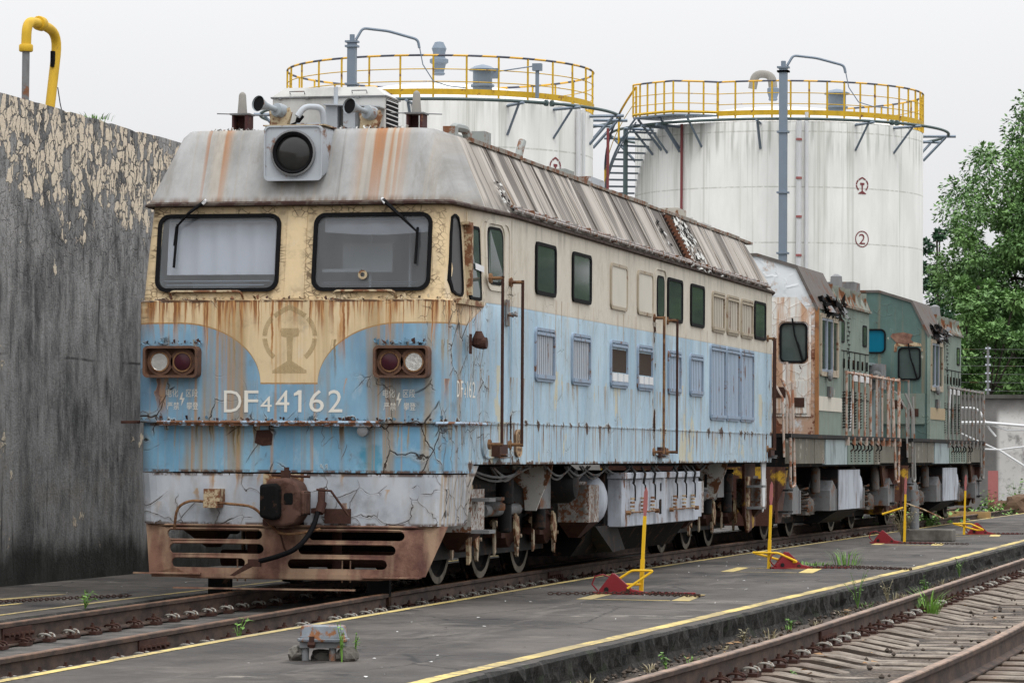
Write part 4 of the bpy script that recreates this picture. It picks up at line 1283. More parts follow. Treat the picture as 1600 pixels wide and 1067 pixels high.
mb = join(mb, text_mb('2', -0.12, 0.12, 8.74, 9.10, P2, 0.0))
mkobj('tank_number', mb, M_maroon, root)
mb = MB()
a = HB + R(7.6); mb.cyl(pol(a, 4.97, 0), pol(a, 4.97, 13.0), 0.09, n=8)
a = HB + R(10.5); mb.cyl(pol(a, 4.97, 0), pol(a, 4.97, 13.3), 0.06, n=8)
mkobj('level_gauge_pipe', mb, M_stripw, root, smooth=True)
mb = MB()
for k in range(9): 
    a = HB + R(7.6); mb.cyl(pol(a, 4.99, 1.5 + k * 1.35), pol(a, 4.99, 1.58 + k * 1.35), 0.10, n=8)
mksplit('gauge_mark', mb, M_redfade, root)
mb = MB(); mb.lathe([(0.12, 0), (0.16, 0.05), (0.14, 0.1), (0.2, 0.3), (0.2, 0.45), (0.12, 0.5)], (-0.15, -0.3, 14.6), n=14)
mkobj('breather_valve', mb, M_bluegrey, root, smooth=True)
mb = MB(); mb.tube(bend([(-0.15, -0.3, 15.05), (-0.2, -0.3, 15.55), (-0.75, -0.35, 15.6), (-0.85, -0.35, 15.05)], 0.25, 5), 0.15, 10)
mkobj('wrapped_gooseneck', mb, simple('grimy_lagging', (0.25, 0.24, 0.22), 0.9, 0.2, 6), root, smooth=True)
for a, m, r, rr_, z1 in ((HB - R(40), M_maroon, 0.045, 4.95, 13.0), (HB - R(62), M_darkgreen, 0.08, 5.75, 12.9)):
    mb = MB(); mb.cyl(pol(a, rr_, 0), pol(a, rr_, z1), r, n=8); mkobj('riser_pipe', mb, m, root)
# landing and spiral stair on its left flank
mb = MB(); mb.cur = 0
L0, L1 = HB - R(53), HB - R(24)
zl = 13.25
vs = []
for i in range(9):
    a = L0 + (L1 - L0) * i / 8; ro = 6.0 if i < 6 else 6.0 - (i - 5) * 0.36
    vs += [pol(a, 4.85, zl - 0.06), pol(a, ro, zl - 0.06), pol(a, ro, zl), pol(a, 4.85, zl)]
mb.add(vs, [(4 * i + k, 4 * i + (k + 1) % 4, 4 * i + 4 + (k + 1) % 4, 4 * i + 4 + k) for i in range(8) for k in range(4)] + [(0, 1, 2, 3), (32, 33, 34, 35)])
for i in (0, 3, 6): mb.tube([pol(L0 + (L1 - L0) * i / 8, 4.85, zl - 1.1), pol(L0 + (L1 - L0) * i / 8, 5.8, zl - 0.06)], 0.05, 4)
mkobj('landing', mb, M_bluegrey, root)
mb = MB()
for i in range(9):
    a = L0 + (L1 - L0) * i / 8; ro = 6.0 if i < 6 else 6.0 - (i - 5) * 0.36
    mb.cyl(pol(a, ro, zl), pol(a, ro, zl + 1.15), 0.032, n=6)
for dz, r, c in ((1.15, 0.035, 1), (0.72, 0.016, 0), (0.38, 0.016, 0), (0.08, 0.05, 0)):
    mb.cur = c
    mb.tube([pol(L0 + (L1 - L0) * i / 8, (6.0 if i < 6 else 6.0 - (i - 5) * 0.36), zl + dz) for i in range(9)], r, 5)
mb.cur = 0
mkobj('landing_rail', mb, [M_yellow, M_hazard], root)
mb = MB(); mr_ = MB(); st = 26
for k in range(st):
    a = L0 - R(2.9) * (k + 0.5); z = zl - 0.22 * (k + 1)
    vs = [pol(a - R(1.2), 4.9, z), pol(a + R(1.4), 4.9, z), pol(a + R(1.4), 5.85, z), pol(a - R(1.2), 5.85, z)]
    mb.add(vs + [(v[0], v[1], v[2] - 0.05) for v in vs], [(0, 1, 2, 3), (4, 5, 6, 7), (0, 1, 5, 4), (1, 2, 6, 5), (2, 3, 7, 6), (3, 0, 4, 7)])
out = [pol(L0 - R(2.9) * k, 5.88, zl - 0.22 * k) for k in range(st + 1)]
mb.tube(out, 0.045, 4); mb.tube([(p[0], p[1], p[2] - 0.16) for p in out], 0.03, 4)
mkobj('stair', mb, M_bluegrey, root)
mr_.cur = 1; mr_.tube([(p[0], p[1], p[2] + 1.1) for p in out], 0.04, 6); mr_.cur = 0
mr_.tube([(p[0], p[1], p[2] + 0.6) for p in out], 0.014, 5)
for k in range(0, st + 1, 4): mr_.cyl(out[k], (out[k][0], out[k][1], out[k][2] + 1.1), 0.035, n=6)
mkobj('stair_rail', mr_, [M_yellow, M_hazard], root)
root.scale = (1.075, 1.075, 1.0)
# ---------------------------------------------------------------- the blue and cream locomotive
LX, LY = -9.675, 31.65
loco = empty('diesel_locomotive', (LX, LY, 0), 0, 'cream and pale blue flat-faced diesel locomotive streaked with rust, nearest the viewer', 'locomotive')
L = loco

def plan(fy, hw, r, ry, rhw, hside=1.655, n=6):
    """outline of the car body seen from above, counter-clockwise from the front centre (right half then left)"""
    pts = [(0.0, fy), (hw - r, fy)]
    for k in range(1, n + 1):
        a = -PI / 2 + PI / 2 * k / n
        pts.append((hw - r + r * math.cos(a), fy + r + r * math.sin(a)))
    pts += [(hw + (hside - hw) * 0.5, (fy + r + 1.98) / 2), (hside, 1.98), (hside, 8.0), (hside, 13.0), (hside, ry - 0.85)]
    q = 0.2
    for k in range(n + 1):
        a = PI / 2 * k / n
        pts.append((rhw - q + q * math.cos(a), ry - q + q * math.sin(a)))
    pts.append((0.0, ry))
    left = [(-x, y) for x, y in pts[1:-1]][::-1]
    return pts + left

def XS(y, z=3.2):
    """side surface x at y for the tapering cab"""
    t = min(1, max(0, (y - 0.08) / 1.9)); base = 1.515 if z > 2.78 else 1.565
    return base + (1.655 - base) * t
def loft(rows, closed=True, cap_top=False, cap_bot=False):
    mb = MB(); n = len(rows[0])
    mb.v = [p for r in rows for p in r]
    for j in range(len(rows) - 1):
        for i in range(n):
            mb.f.append((j * n + i, j * n + (i + 1) % n, (j + 1) * n + (i + 1) % n, (j + 1) * n + i)); mb.m.append(0)
    if cap_bot: mb.f.append(tuple(range(n))[::-1]); mb.m.append(0)
    if cap_top: mb.f.append(tuple((len(rows) - 1) * n + i for i in range(n))); mb.m.append(0)
    return mb

LEN = 19.3
def ring_at(z, fy, hw, r, ry=LEN, rhw=1.52, hside=1.655): return [(x, y, z) for x, y in plan(fy, hw, r, ry, rhw, hside)]
# lower body with slightly dented nose skin
rows = [ring_at(1.225, -0.125, 1.535, 0.22), ring_at(1.605, -0.125, 1.535, 0.22)] + [ring_at(z, -0.17, 1.565, 0.25) for z in (1.612, 1.66, 2.0, 2.4, 2.775)]
rows.append(ring_at(2.79, -0.06, 1.545, 0.16))
body = loft(rows)
# upper body: everything but the flat front, which carries the windscreens
upr = [ring_at(2.79, -0.06, 1.545, 0.16), ring_at(3.2, -0.01, 1.52, 0.16), ring_at(3.72, 0.07, 1.49, 0.16)]
n = len(upr[0])
o = len(body.v); body.v += [p for r in upr for p in r]
for j in range(2):
    for i in range(n):
        if i == 0 or i == n - 1: continue
        body.f.append((o + j * n + i, o + j * n + (i + 1) % n, o + (j + 1) * n + (i + 1) % n, o + (j + 1) * n + i)); body.m.append(0)
def FP(u, w): return (u, -0.06 + (w - 2.79) * 0.13 / 0.93, w)          # leaning windscreen plane
WIN = [(-1.355, -0.185), (0.215, 1.315)]
hl = [(w0, w1, 2.90, 3.585) for w0, w1 in WIN]
fr = holed([(-1.385, 2.79), (1.385, 2.79), (1.33, 3.72), (-1.33, 3.72)], [rr(a, b, c, d, 0.09) for a, b, c, d in hl], FP)
body = join(body, fr)
sk = MB(); mb = MB()
# deeper skirt below the cab ends
rws = [[(x, y, z) for x, y in plan(-0.17, 1.565, 0.25, 18.95, 1.52)[:9]] for z in (1.14, 1.225)]
def strip(rws):
    m = MB(); n = len(rws[0]); m.v = [p for r in rws for p in r]
    m.f = [(i, i + 1, n + i + 1, n + i) for i in range(n - 1)]; m.m = [0] * (n - 1); return m
prof = plan(-0.17, 1.565, 0.25, 18.95, 1.52)
rt = [p for p in plan(-0.125, 1.535, 0.22, 18.95, 1.52)[:8]] + [(1.578, 0.77)]
for sgn in (1, -1):
    body = join(body, strip([[(sgn * x, y, z) for x, y in rt] for z in (1.14, 1.225)]))
    body = join(body, strip([[(sgn * 1.655, 1.98, 1.225), (sgn * 1.655, 1.98, 1.225)]] * 2)) if False else body
mkobj('body_shell', body, M_loco, L, smooth=True)
bl = MB(); bl.box(-1.50, 1.50, 0.1, LEN - 0.05, 1.21, 1.30); bl.box(-1.50, 1.50, 2.2, 2.24, 1.2, 3.7); bl.box(-1.5, 1.5, 17.0, 17.04, 1.2, 3.7)
mkobj('floor_frame', bl, M_black, L)
# cab inside
ci = MB(); ci.cur = 0
ci.box(-1.45, 1.45, 0.15, 2.19, 1.9, 1.95); ci.box(-1.48, 1.48, 2.10, 2.13, 1.95, 3.70); ci.box(-1.48, -1.44, 0.2, 2.15, 1.95, 3.7); ci.box(1.44, 1.48, 0.2, 2.15, 1.95, 3.7); ci.box(-1.45, 1.45, 0.15, 2.19, 3.66, 3.70)
ci.box(-1.35, 1.35, 0.05, 0.55, 2.0, 2.84)
ci.box(-1.2, -0.3, 0.5, 0.75, 2.7, 3.0); ci.box(0.1, 0.75, 2.0, 2.09, 2.1, 3.25); ci.box(0.24, 0.62, 0.10, 0.16, 3.055, 3.085); ci.box(0.30, 0.80, 0.6, 0.64, 3.08, 3.36); ci.box(-0.62, -0.40, 0.5, 0.6, 2.88, 3.0)
for x in (0.55, 0.95, 1.2): ci.cyl((x, 0.7, 2.8), (x, 0.7, 3.65), 0.016, n=6)
mkobj('cab_interior', ci, M_inner, L)
cu = MB(); vs = []; nx = 40
for i in range(nx + 1):
    x = -1.315 + 1.09 * i / nx
    for z in (3.035, 3.15, 3.35, 3.565):
        vs.append((x, 0.055 + (z - 2.9) * 0.12 + 0.012 * math.sin(i * 0.9) + 0.010 * mnoise.noise(Vector((x * 6, z * 5, 0))), z))
cu.add(vs, [(i * 4 + k, i * 4 + k + 1, i * 4 + 5 + k, i * 4 + 4 + k) for i in range(nx) for k in range(3)])
mkobj('curtain', cu, M_curtain, L, smooth=True)
cu2 = MB(); vs = []
for i in range(21):
    x = 0.26 + 1.02 * i / 20
    for z in (3.44 - 0.03 * math.sin(i * 0.15), 3.57): vs.append((x, 0.12 + 0.01 * math.sin(i * 1.1), z))
cu2.add(vs, [(2 * i, 2 * i + 1, 2 * i + 3, 2 * i + 2) for i in range(20)])
mkobj('curtain', cu2, M_curtain, L, smooth=True)

def FQ(u, w, d=0.0):
    p = FP(u, w); return (p[0], p[1] - d, p[2])
for a, b, c, d in hl:
    w = MB(); w.ring(rr(a, b, c, d, 0.09, 8), rr(a - 0.034, b + 0.034, c - 0.036, d + 0.034, 0.115, 8), FQ, -0.01, 0.035)
    wo_ = mkobj('windscreen', w, M_rubber, L, smooth=True)
    g = MB(); g.add([FQ(*p, 0.008) for p in rr(a, b, c, d, 0.09, 8)], [tuple(range(36))])
    mkobj('glass', g, M_winglass, wo_)
    t = MB()
    t.tube([FQ(a + 0.08, d - 0.035, -0.02), FQ(b - 0.05, d - 0.035, -0.02)], 0.006, 4)
    t.tube([FQ(a + 0.03, 2.97, -0.03), FQ(b - 0.06, 2.97, -0.03)] if a < 0 else [FQ(a + 0.07, c + 0.05, -0.02), FQ(b - 0.1, c + 0.05, -0.02)], 0.005, 4)
    t.tube([FQ(a + 0.06, c + 0.03, -0.02), FQ(b - 0.12, c + 0.03, -0.02)], 0.005, 4)
    mkobj('curtain_rod', t, M_metal, wo_)
t = MB(); t.lathe([(0.022, 0.02), (0.045, 0.02), (0.045, 0.03), (0.022, 0.03)], (0.69, -0.09, 3.02), 'y', 16, False)
mkobj('vent_grommet', t, M_creamrust, L)
# wipers
for (x0, z0), (x1, z1), top, bot in (((-0.90, 3.74), (-1.19, 3.49), 3.52, 3.10), ((0.875, 3.735), (1.21, 3.43), 3.47, 3.12)):
    wi = MB(); wi.cur = 0
    wi.tube([FQ(x0, z0, 0.10), FQ((x0 + x1) / 2, (z0 + z1) / 2 + 0.01, 0.13), FQ(x1, z1, 0.07)], [0.020, 0.017, 0.009], 6)
    wi.tube([FQ(x1, z1, 0.07), FQ(x1 + 0.01 if x1 > 0 else x1 - 0.015, (top + bot) / 2, 0.06)], 0.009, 5)
    wi.tube([FQ(x1 + 0.005, top, 0.05), FQ(x1 - 0.01 if x1 < 0 else x1 - 0.005, bot, 0.05)], 0.014, 5)
    wi.cur = 1; wi.tube([FQ(x0 - 0.012 if x0 > 0 else x0 + 0.012, z0 + 0.012, 0.10), FQ(x0 + (x1 - x0) * 0.08, z0 + (z1 - z0) * 0.12, 0.11)], 0.017, 6)
    wi.cur = 0; wi.cyl(FQ(x0 + (x1 - x0) * 0.06, z0 - 0.03, 0.0), FQ(x0 + (x1 - x0) * 0.06, z0 - 0.03, 0.11), 0.016, n=6)
    mkobj('wiper', wi, [M_rubber, M_stripw], L)
# grab rails and centre pillar strip
for x0, x1 in ((-1.22, -0.50), (0.42, 1.02)):
    g = MB(); g.tube(bend([(x0, -0.05, 2.79), (x0, -0.13, 2.865), (x1, -0.13, 2.865), (x1, -0.05, 2.79)], 0.05), 0.0115, 6)
    mkobj('grab_rail', g, M_creamrust, L, smooth=True)
g = MB(); g.add([FQ(-0.09, 2.80, 0.012), FQ(0.105, 2.80, 0.012), FQ(0.105, 3.71, 0.012), FQ(-0.09, 3.71, 0.012)] + [FQ(-0.095, 2.80, 0), FQ(0.11, 2.80, 0), FQ(0.11, 3.71, 0), FQ(-0.095, 3.71, 0)], [(0, 1, 2, 3), (0, 4, 7, 3), (1, 5, 6, 2)])
mkobj('centre_strip', g, M_loco, L)
# sill with its curled paint flakes
def flakes(name, seed, n, pick, size, mats, parent=L, lift_k=1.0):
    """thin curled chips of paint standing off the metal"""
    random.seed(seed); m = MB()
    for _ in range(n):
        p, nrm, t = pick(); p = Vector(p); nrm = Vector(nrm); t = Vector(t); b = nrm.cross(t)
        s = size * random.uniform(0.4, 1.5); m.cur = random.randrange(len(mats)) if isinstance(mats, list) else 0
        a = random.uniform(0, 2 * PI); e1 = t * math.cos(a) + b * math.sin(a); e2 = nrm.cross(e1)
        lift = random.uniform(0.25, 1.1) * s * lift_k
        m.add([p, p + e1 * s * 0.5, p + e1 * s * 0.35 + e2 * s * 0.7 + nrm * lift, p - e1 * s * 0.25 + e2 * s * 0.5 + nrm * lift * 0.6], [(0, 1, 2, 3)])
    return tag(mkobj(name, m, mats, parent, recalc=False), kind='stuff')
M_fl_cream = simple('curled_cream_paint', (0.34, 0.27, 0.17), 0.7, 0.2, 30)
M_fl_blue = simple('curled_blue_paint', (0.12, 0.22, 0.30), 0.6, 0.2, 30)
M_fl_grey = simple('curled_white_grey_paint', (0.42, 0.41, 0.40), 0.6, 0.2, 30)
flakes('paint_flakes', 1, 110, lambda: ((random.uniform(-1.5, 1.55), -0.12 - random.uniform(0, 0.06), 2.785 + random.uniform(-0.01, 0.012)), (0, -0.4, 0.9), (1, 0, 0)), 0.03, [M_fl_cream, M_rust, M_creamrust])
flakes('paint_flakes', 2, 70, lambda: ((random.uniform(-1.45, 1.55), -0.175, 1.635 + abs(random.gauss(0, 0.012))), (0, -0.9, 0.3), (1, 0, 0)), 0.035, [M_fl_blue, M_rust])
flakes('paint_flakes', 3, 40, lambda: ((random.uniform(0.80, 1.38), -0.19, 2.355 + abs(random.gauss(0, 0.02))), (0, -0.7, 0.6), (1, 0, 0)), 0.045, [M_fl_blue, M_rust, M_fl_blue])
flakes('paint_flakes', 4, 40, lambda: ((random.uniform(-1.45, -0.85), -0.19, 2.36 + abs(random.gauss(0, 0.012))), (0, -0.7, 0.6), (1, 0, 0)), 0.03, [M_fl_blue, M_rust])
# blue ledge across the nose
lg = MB(); lg.tube([(-1.30, -0.22, 1.615)] + [(-1.30 + 0.1 * i, -0.225 + 0.004 * mnoise.noise(Vector((i * 0.9, 0, 0))), 1.615 + 0.004 * mnoise.noise(Vector((i * 1.3, 5, 0)))) for i in range(1, 23)], 0.017, 6)
lg.tube([(1.45, -0.19, 1.61), (1.55, -0.14, 1.612), (1.655, 0.0, 1.612), (1.69, 0.25, 1.612), (1.685, 0.86, 1.612)], 0.017, 6)
for i in range(44):
    x = -1.28 + 0.05 * i; dz = 0.010 * mnoise.noise(Vector((i * 0.8, 9, 0))); dy = 0.02 * max(0, mnoise.noise(Vector((i * 0.5, 2, 0))))
    lg.add([(x, -0.165, 1.603), (x + 0.05, -0.165, 1.603), (x + 0.05, -0.222 - dy, 1.600 + dz), (x, -0.222 - dy, 1.600 + dz), (x, -0.222 - dy, 1.582 + dz), (x + 0.05, -0.222 - dy, 1.582 + dz * 2)], [(0, 1, 2, 3), (3, 2, 5, 4)])
mkobj('ledge', lg, simple('blue_ledge_with_rust', (0.30, 0.40, 0.50), 0.6, 0.3, 20, rust=0.62), L, smooth=True)
lg = MB(); lg.tube([(-1.52, -0.10, 1.615), (-1.72, -0.05, 1.612)], 0.016, 6); lg.box(-1.70, -1.55, -0.12, 0.0, 1.60, 1.62)
mkobj('stub_bracket', lg, M_rust, L)
# marker lamp boxes
for x0, x1, white_first in ((-1.425, -0.875, True), (0.862, 1.40, False)):
    zc = 2.188; h = 0.152; P = lambda u, w, d=0: (u, -0.17 - d, w)
    m = MB(); m.ring(rr(x0 + 0.025, x1 - 0.025, zc - h + 0.025, zc + h - 0.025, 0.03), rr(x0, x1, zc - h, zc + h, 0.05), P, 0.0, 0.13)
    m.plate(rr(x0 + 0.02, x1 - 0.02, zc - h + 0.02, zc + h - 0.02, 0.03), P, 0.0, 0.035)
    m.ring(circ(x0 + (x1 - x0) * 0.285, zc, 0.086), circ(x0 + (x1 - x0) * 0.285, zc, 0.128), P, 0.03, 0.075); m.ring(circ(x0 + (x1 - x0) * 0.71, zc, 0.086), circ(x0 + (x1 - x0) * 0.71, zc, 0.128), P, 0.03, 0.075)
    bx = mkobj('marker_lamp_box', m, material('brown_rusted_lamp_case', lambda: dict(color=mixc(0.35, rust_col(coords()[0], 9), (0.12, 0.06, 0.035)), rough=0.75, bump=noi(coords()[0], 40, 4), bstr=0.3)), L, smooth=True)
    w = x1 - x0; c1 = x0 + w * 0.28; c2 = x0 + w * 0.70
    if not white_first: c1, c2 = x0 + w * 0.72, x0 + w * 0.28
    m = MB(); m.lathe([(0.086, -0.25), (0.082, -0.252), (0.070, -0.232), (0.045, -0.215), (0.028, -0.21), (0.026, -0.232), (0.012, -0.24), (0.002, -0.241)], (c1, 0, zc), 'y', 24)
    mkobj('white_lamp', m, M_lamp_w, bx, smooth=True)
    m = MB(); m.lathe([(0.082, -0.24), (0.085, -0.245), (0.078, -0.258), (0.045, -0.27), (0.01, -0.274)], (c2, 0, zc), 'y', 20)
    mkobj('red_lamp', m, M_lamp_r, bx, smooth=True)
    for c in (c1, c2):
        m = MB(); m.lathe([(0.083, -0.24), (0.097, -0.24), (0.097, -0.256), (0.083, -0.256)], (c, 0, zc), 'y', 20, False); mkobj('lamp_rim', m, M_rustl, bx, smooth=True)
m = MB(); m.lathe([(0.05, -0.17), (0.055, -0.22), (0.052, -0.235), (0.02, -0.24)], (0.745, 0, 1.535), 'y', 14); m.box(0.66, 0.83, -0.25, -0.17, 1.575, 1.582)
mkobj('nose_socket', m, M_greysteel, L)
m = MB(); m.plate([(-0.35, 1.42), (-0.33, 1.54), (-0.20, 1.545), (-0.17, 1.50), (-0.18, 1.40), (-0.27, 1.39)], lambda u, w, d=0: (u, -0.125 - d, w), 0.0, 0.004)
mkobj('rusted_opening', m, M_rust, L)
# lettering
PN = lambda u, w, d=0: (u, -0.172 - d, w)
xz = lambda px: (px - 451.5) / 157.3
zz_ = lambda py: 1.703 + (645 - py) / 163.5
m = MB()
for ch, a, b, t, bt in (('D', 350, 377.5, 610, 644), ('F', 382, 404, 610, 644), ('4', 407.5, 425, 619, 643), ('4', 431, 452.5, 609.5, 643.5), ('6', 483.5, 506.5, 609, 643.5), ('2', 513, 535, 609, 643.5)):
    m = join(m, text_mb(ch, xz(a), xz(b), zz_(bt), zz_(t), PN, 0.002))
m.add([PN(xz(a), zz_(b), 0.002) for a, b in ((466.5, 609.5), (471.5, 609.5), (471.5, 643.5), (466.5, 643.5), (466.5, 616.5), (459.5, 618.5), (459.5, 614.5))], [(0, 1, 2, 3, 4), (0, 4, 5, 6)])
mkobj('running_number', m, M_letters, L)
for off in (0, 338.5):
    m = MB()
    for s, a, b, t, bt in (('电化', 259, 277.3, 607.8, 620.4), ('区段', 290, 308.4, 607.8, 620.4), ('严禁', 260, 279.4, 628.3, 640), ('攀登', 291, 309.3, 628.3, 640)):
        m = join(m, text_mb(s, xz(a + off), xz(b + off), zz_(bt), zz_(t), PN, 0.002))
    bolt = [(283.6, 613), (279.6, 624.5), (283.6, 624.5), (282.2, 635), (288, 622), (284.0, 622), (285, 613)]
    m.add([PN(xz(a + off), zz_(b), 0.002) for a, b in bolt], [(0, 1, 2, 6), (2, 3, 4, 5), (2, 5, 6)])
    mkobj('overhead_line_warning', m, M_letters, L)
mkobj('railway_emblem', rail_emblem(0.005, 2.43, 0.272, lambda u, w: (u, -0.173, w), 0.17), M_emblem, L)
def SP(x=1.657): return lambda u, w, d=0: (x + d, u, w)
m = MB()
for ch, a, b in (('D', 0.14, 0.23), ('F', 0.26, 0.34), ('4', 0.365, 0.43), ('l', 0.475, 0.495), ('6', 0.53, 0.62), ('2', 0.645, 0.74)):
    z0, z1 = (1.86, 1.96) if ch == '4' else (1.865, 2.02)
    m = join(m, text_mb(ch, a, b, z0, z1, lambda u, w, d=0: (XS(u, w) + 0.003, u, w), 0.0))
mkobj('side_number', m, M_letters, L)

# ---- grey apron, cowcatcher, coupler
ap = MB()
rws = []
for z, fy, hw in ((0.64, -0.12, 1.56), (0.9, -0.13, 1.58), (1.125, -0.14, 1.60)):
    rws.append([(-x, y, z) for x, y in ([(hw, 0.62)] + [(hw, 0.3)])] + [(-(hw - 0.2 + 0.2 * math.cos(a)), fy + 0.2 + 0.2 * math.sin(a), z) for a in (0, -PI / 4, -PI / 2)])
def apron_side(s, inner):
    r = []
    for z, fy, hw in ((0.64, -0.12, 1.51), (0.9, -0.13, 1.52), (1.125, -0.14, 1.535)):
        r.append([(s * (hw + 0.03), 0.66, z), (s * hw, 0.25, z)] + [(s * (hw - 0.2 + 0.2 * math.cos(a)), fy + 0.2 + 0.2 * math.sin(a), z) for a in (0, -PI / 8, -PI / 4, -3 * PI / 8, -PI / 2)] + [(s * (abs(inner) + 0.4), fy, z), (inner, fy, z)])
    m = MB(); n = len(r[0]); m.v = [p for q in r for p in q]
    m.f = [(j * n + i, j * n + i + 1, (j + 1) * n + i + 1, (j + 1) * n + i) for j in range(2) for i in range(n - 1)]; m.m = [0] * len(m.f); return m
a_o = mkobj('apron', join(apron_side(-1, -0.255), apron_side(1, 0.145)), M_apron, L, smooth=False)
sm = a_o.modifiers.new('s', 'SOLIDIFY'); sm.thickness = 0.012
ap = MB(); ap.box(-0.255, 0.145, -0.15, -0.10, 1.02, 1.125); mkobj('apron_lintel', ap, M_creamrust, L)
ap = MB(); ap.box(-1.5, 1.5, 0.02, 0.5, 0.64, 1.13); ap.box(-1.4, 1.4, 0.55, 2.4, 0.95, 1.2); mkobj('draw_gear_recess', ap, M_black, L)
# cowcatcher: bent plate with three rows of slots each side
def CP(u, w):   # plate leaning back towards the rails, sides swept back
    k = max(0.0, (abs(u) - 1.12)) * 0.28
    return (u, -0.13 - (0.64 - w) * 0.10 + k, w)
outer = [(-1.46, 0.635), (-1.40, 0.155), (-0.9, 0.125), (0.9, 0.125), (1.34, 0.165), (1.53, 0.635)]
def slot(a, b, z, h=0.045):
    return [(b - h + h * math.cos(t), z + h * math.sin(t)) for t in [R(q) for q in range(-90, 91, 30)]] + [(a + h + h * math.cos(t), z + h * math.sin(t)) for t in [R(q) for q in range(90, 271, 30)]]
sl_ = [slot(-1.22, -0.26, 0.545), slot(-1.19, -0.24, 0.410), slot(-1.16, -0.42, 0.275), slot(0.20, 1.14, 0.545), slot(0.10, 1.06, 0.410), slot(0.0, 0.98, 0.275)]
cc = holed(outer, sl_, CP)
co = mkobj('cowcatcher', cc, M_cow, L, smooth=False)
sm = co.modifiers.new('s', 'SOLIDIFY'); sm.thickness = 0.02; sm.offset = 0
m = MB()
for k, (a, b) in enumerate(((-1.22, -0.26), (-1.19, -0.24), (-1.16, -0.42), (0.20, 1.14), (0.10, 1.06), (0.0, 0.98))):
    z = (0.545, 0.410, 0.272)[k % 3]
    for dz in (0.054, -0.054): m.tube([(a + 0.04, CP(0, z)[1] - 0.004, z + dz), ((a + b) / 2, CP(0, z)[1] - 0.008, z + dz + 0.002), (b - 0.04, CP(0, z)[1] - 0.004, z + dz)], 0.009, 6)
m.tube([(-1.45, -0.02, 0.630), (-1.2, -0.13, 0.632), (1.2, -0.13, 0.632), (1.48, -0.02, 0.63)], 0.012, 6)
mkobj('slot_lips', m, M_cow, co, smooth=True)
m = MB(); m.box(-1.35, 1.1, -0.20, -0.16, 0.135, 0.18); m.box(-1.52, -0.85, -0.25, -0.20, 0.165, 0.178); m.box(0.75, 1.3, -0.24, -0.10, 0.150, 0.165); m.box(-1.1, 0.7, -0.30, -0.27, 0.030, 0.045)
for x in (-0.52, -0.44, 0.52, 0.60): m.cyl((x, -0.1, 0.10), (x, -0.1, 0.31), 0.008, n=5)
mkobj('guard_irons', m, M_cow, L)
m = MB()
for x in (-0.72, 0.86): m.box(x - 0.12, x + 0.10, -0.02, 0.06, -0.12, 0.14)
mksplit('guard_bracket', m, M_black, L)
m = MB(); m.box(-1.3, -0.45, 0.35, 0.5, 0.30, 0.34); m.cyl((-0.5, 0.3, 0.12), (-0.5, 0.3, 0.6), 0.05); m.cyl((0.35, 0.3, 0.12), (0.35, 0.3, 0.6), 0.05); m.cyl((0.9, 0.6, 0.3), (-0.9, 0.6, 0.3), 0.08)
mkobj('brake_gear', m, M_rust, L)
# knuckle coupler
cp = MB()
cp.prism([(-0.30, 1.00), (-0.24, 1.08), (-0.08, 1.09), (0.03, 1.04), (0.06, 0.96), (0.06, 0.74), (0.0, 0.655), (-0.10, 0.63), (-0.22, 0.64), (-0.30, 0.70)], 1, -0.62, -0.30)
cp.box(-0.20, -0.02, -0.35, 0.1, 0.72, 0.98); cp.box(0.04, 0.10, -0.56, -0.36, 0.74, 0.97)
cpo = mkobj('coupler', cp, simple('brown_coupler_casting', (0.085, 0.045, 0.034), 0.8, 0.45, 9, rust=0.4, rcol=(0.03, 0.014, 0.010)), L); bevel(cpo, 0.025, 2); cpo.location = (0.15, 0.12, 0)
k = MB(); k.prism([(-0.30, 1.03), (-0.13, 1.04), (-0.11, 0.98), (-0.11, 0.72), (-0.16, 0.69), (-0.30, 0.72)], 1, -0.73, -0.60)
ko = mkobj('knuckle', k, M_black, cpo); bevel(ko, 0.03, 3)
k = MB(); k.plate(rr(-0.09, 0.0, 0.84, 0.95, 0.02), lambda u, w, d=0: (u, -0.62 - d, w), -0.01, 0.003); k.box(0.055, 0.095, -0.55, -0.36, 0.74, 0.96)
mkobj('lock_pocket', k, M_black, cpo)
k = MB(); k.box(-0.16, -0.08, -0.50, -0.44, 1.06, 1.16); k.cyl((-0.28, -0.40, 1.115), (0.10, -0.40, 1.10), 0.012); k.box(-0.13, -0.09, -0.49, -0.45, 1.14, 1.19)
mkobj('lift_lug', k, M_rust, cpo)
k = MB(); k.cyl((0.10, -0.1, 0.62), (0.10, -0.1, 1.0), 0.012); k.tube([(0.22, -0.2, 1.05), (0.26, -0.24, 0.95), (0.20, -0.22, 0.82), (0.12, -0.2, 0.76)], 0.012, 5); k.tube([(-0.26, -0.4, 0.64), (-0.2, -0.35, 0.54), (-0.18, -0.3, 0.42), (-0.12, -0.25, 0.33)], 0.010, 5)
k.cbox((-0.31, -0.28, 0.665), (0.17, 0.06, 0.06)); k.cbox((0.12, -0.3, 0.78), (0.05, 0.1, 0.05))
mkobj('chain_and_pins', k, M_rust, cpo)
# uncoupling rod
u = MB(); u.tube(bend([(-1.11, -0.24, 0.60), (-1.08, -0.26, 0.80), (-0.95, -0.27, 0.87), (-0.30, -0.30, 0.82), (-0.02, -0.36, 0.55), (0.22, -0.33, 0.575), (0.36, -0.3, 0.61)], 0.09), 0.0135, 7)
mkobj('uncoupling_rod', u, M_rustl, L, smooth=True)
u = MB(); u.box(-0.80, -0.64, -0.30, -0.13, 0.86, 0.98); u.box(-0.80, -0.66, -0.31, -0.13, 0.80, 0.86)
mkobj('rod_bracket', u, M_creamrust, L)
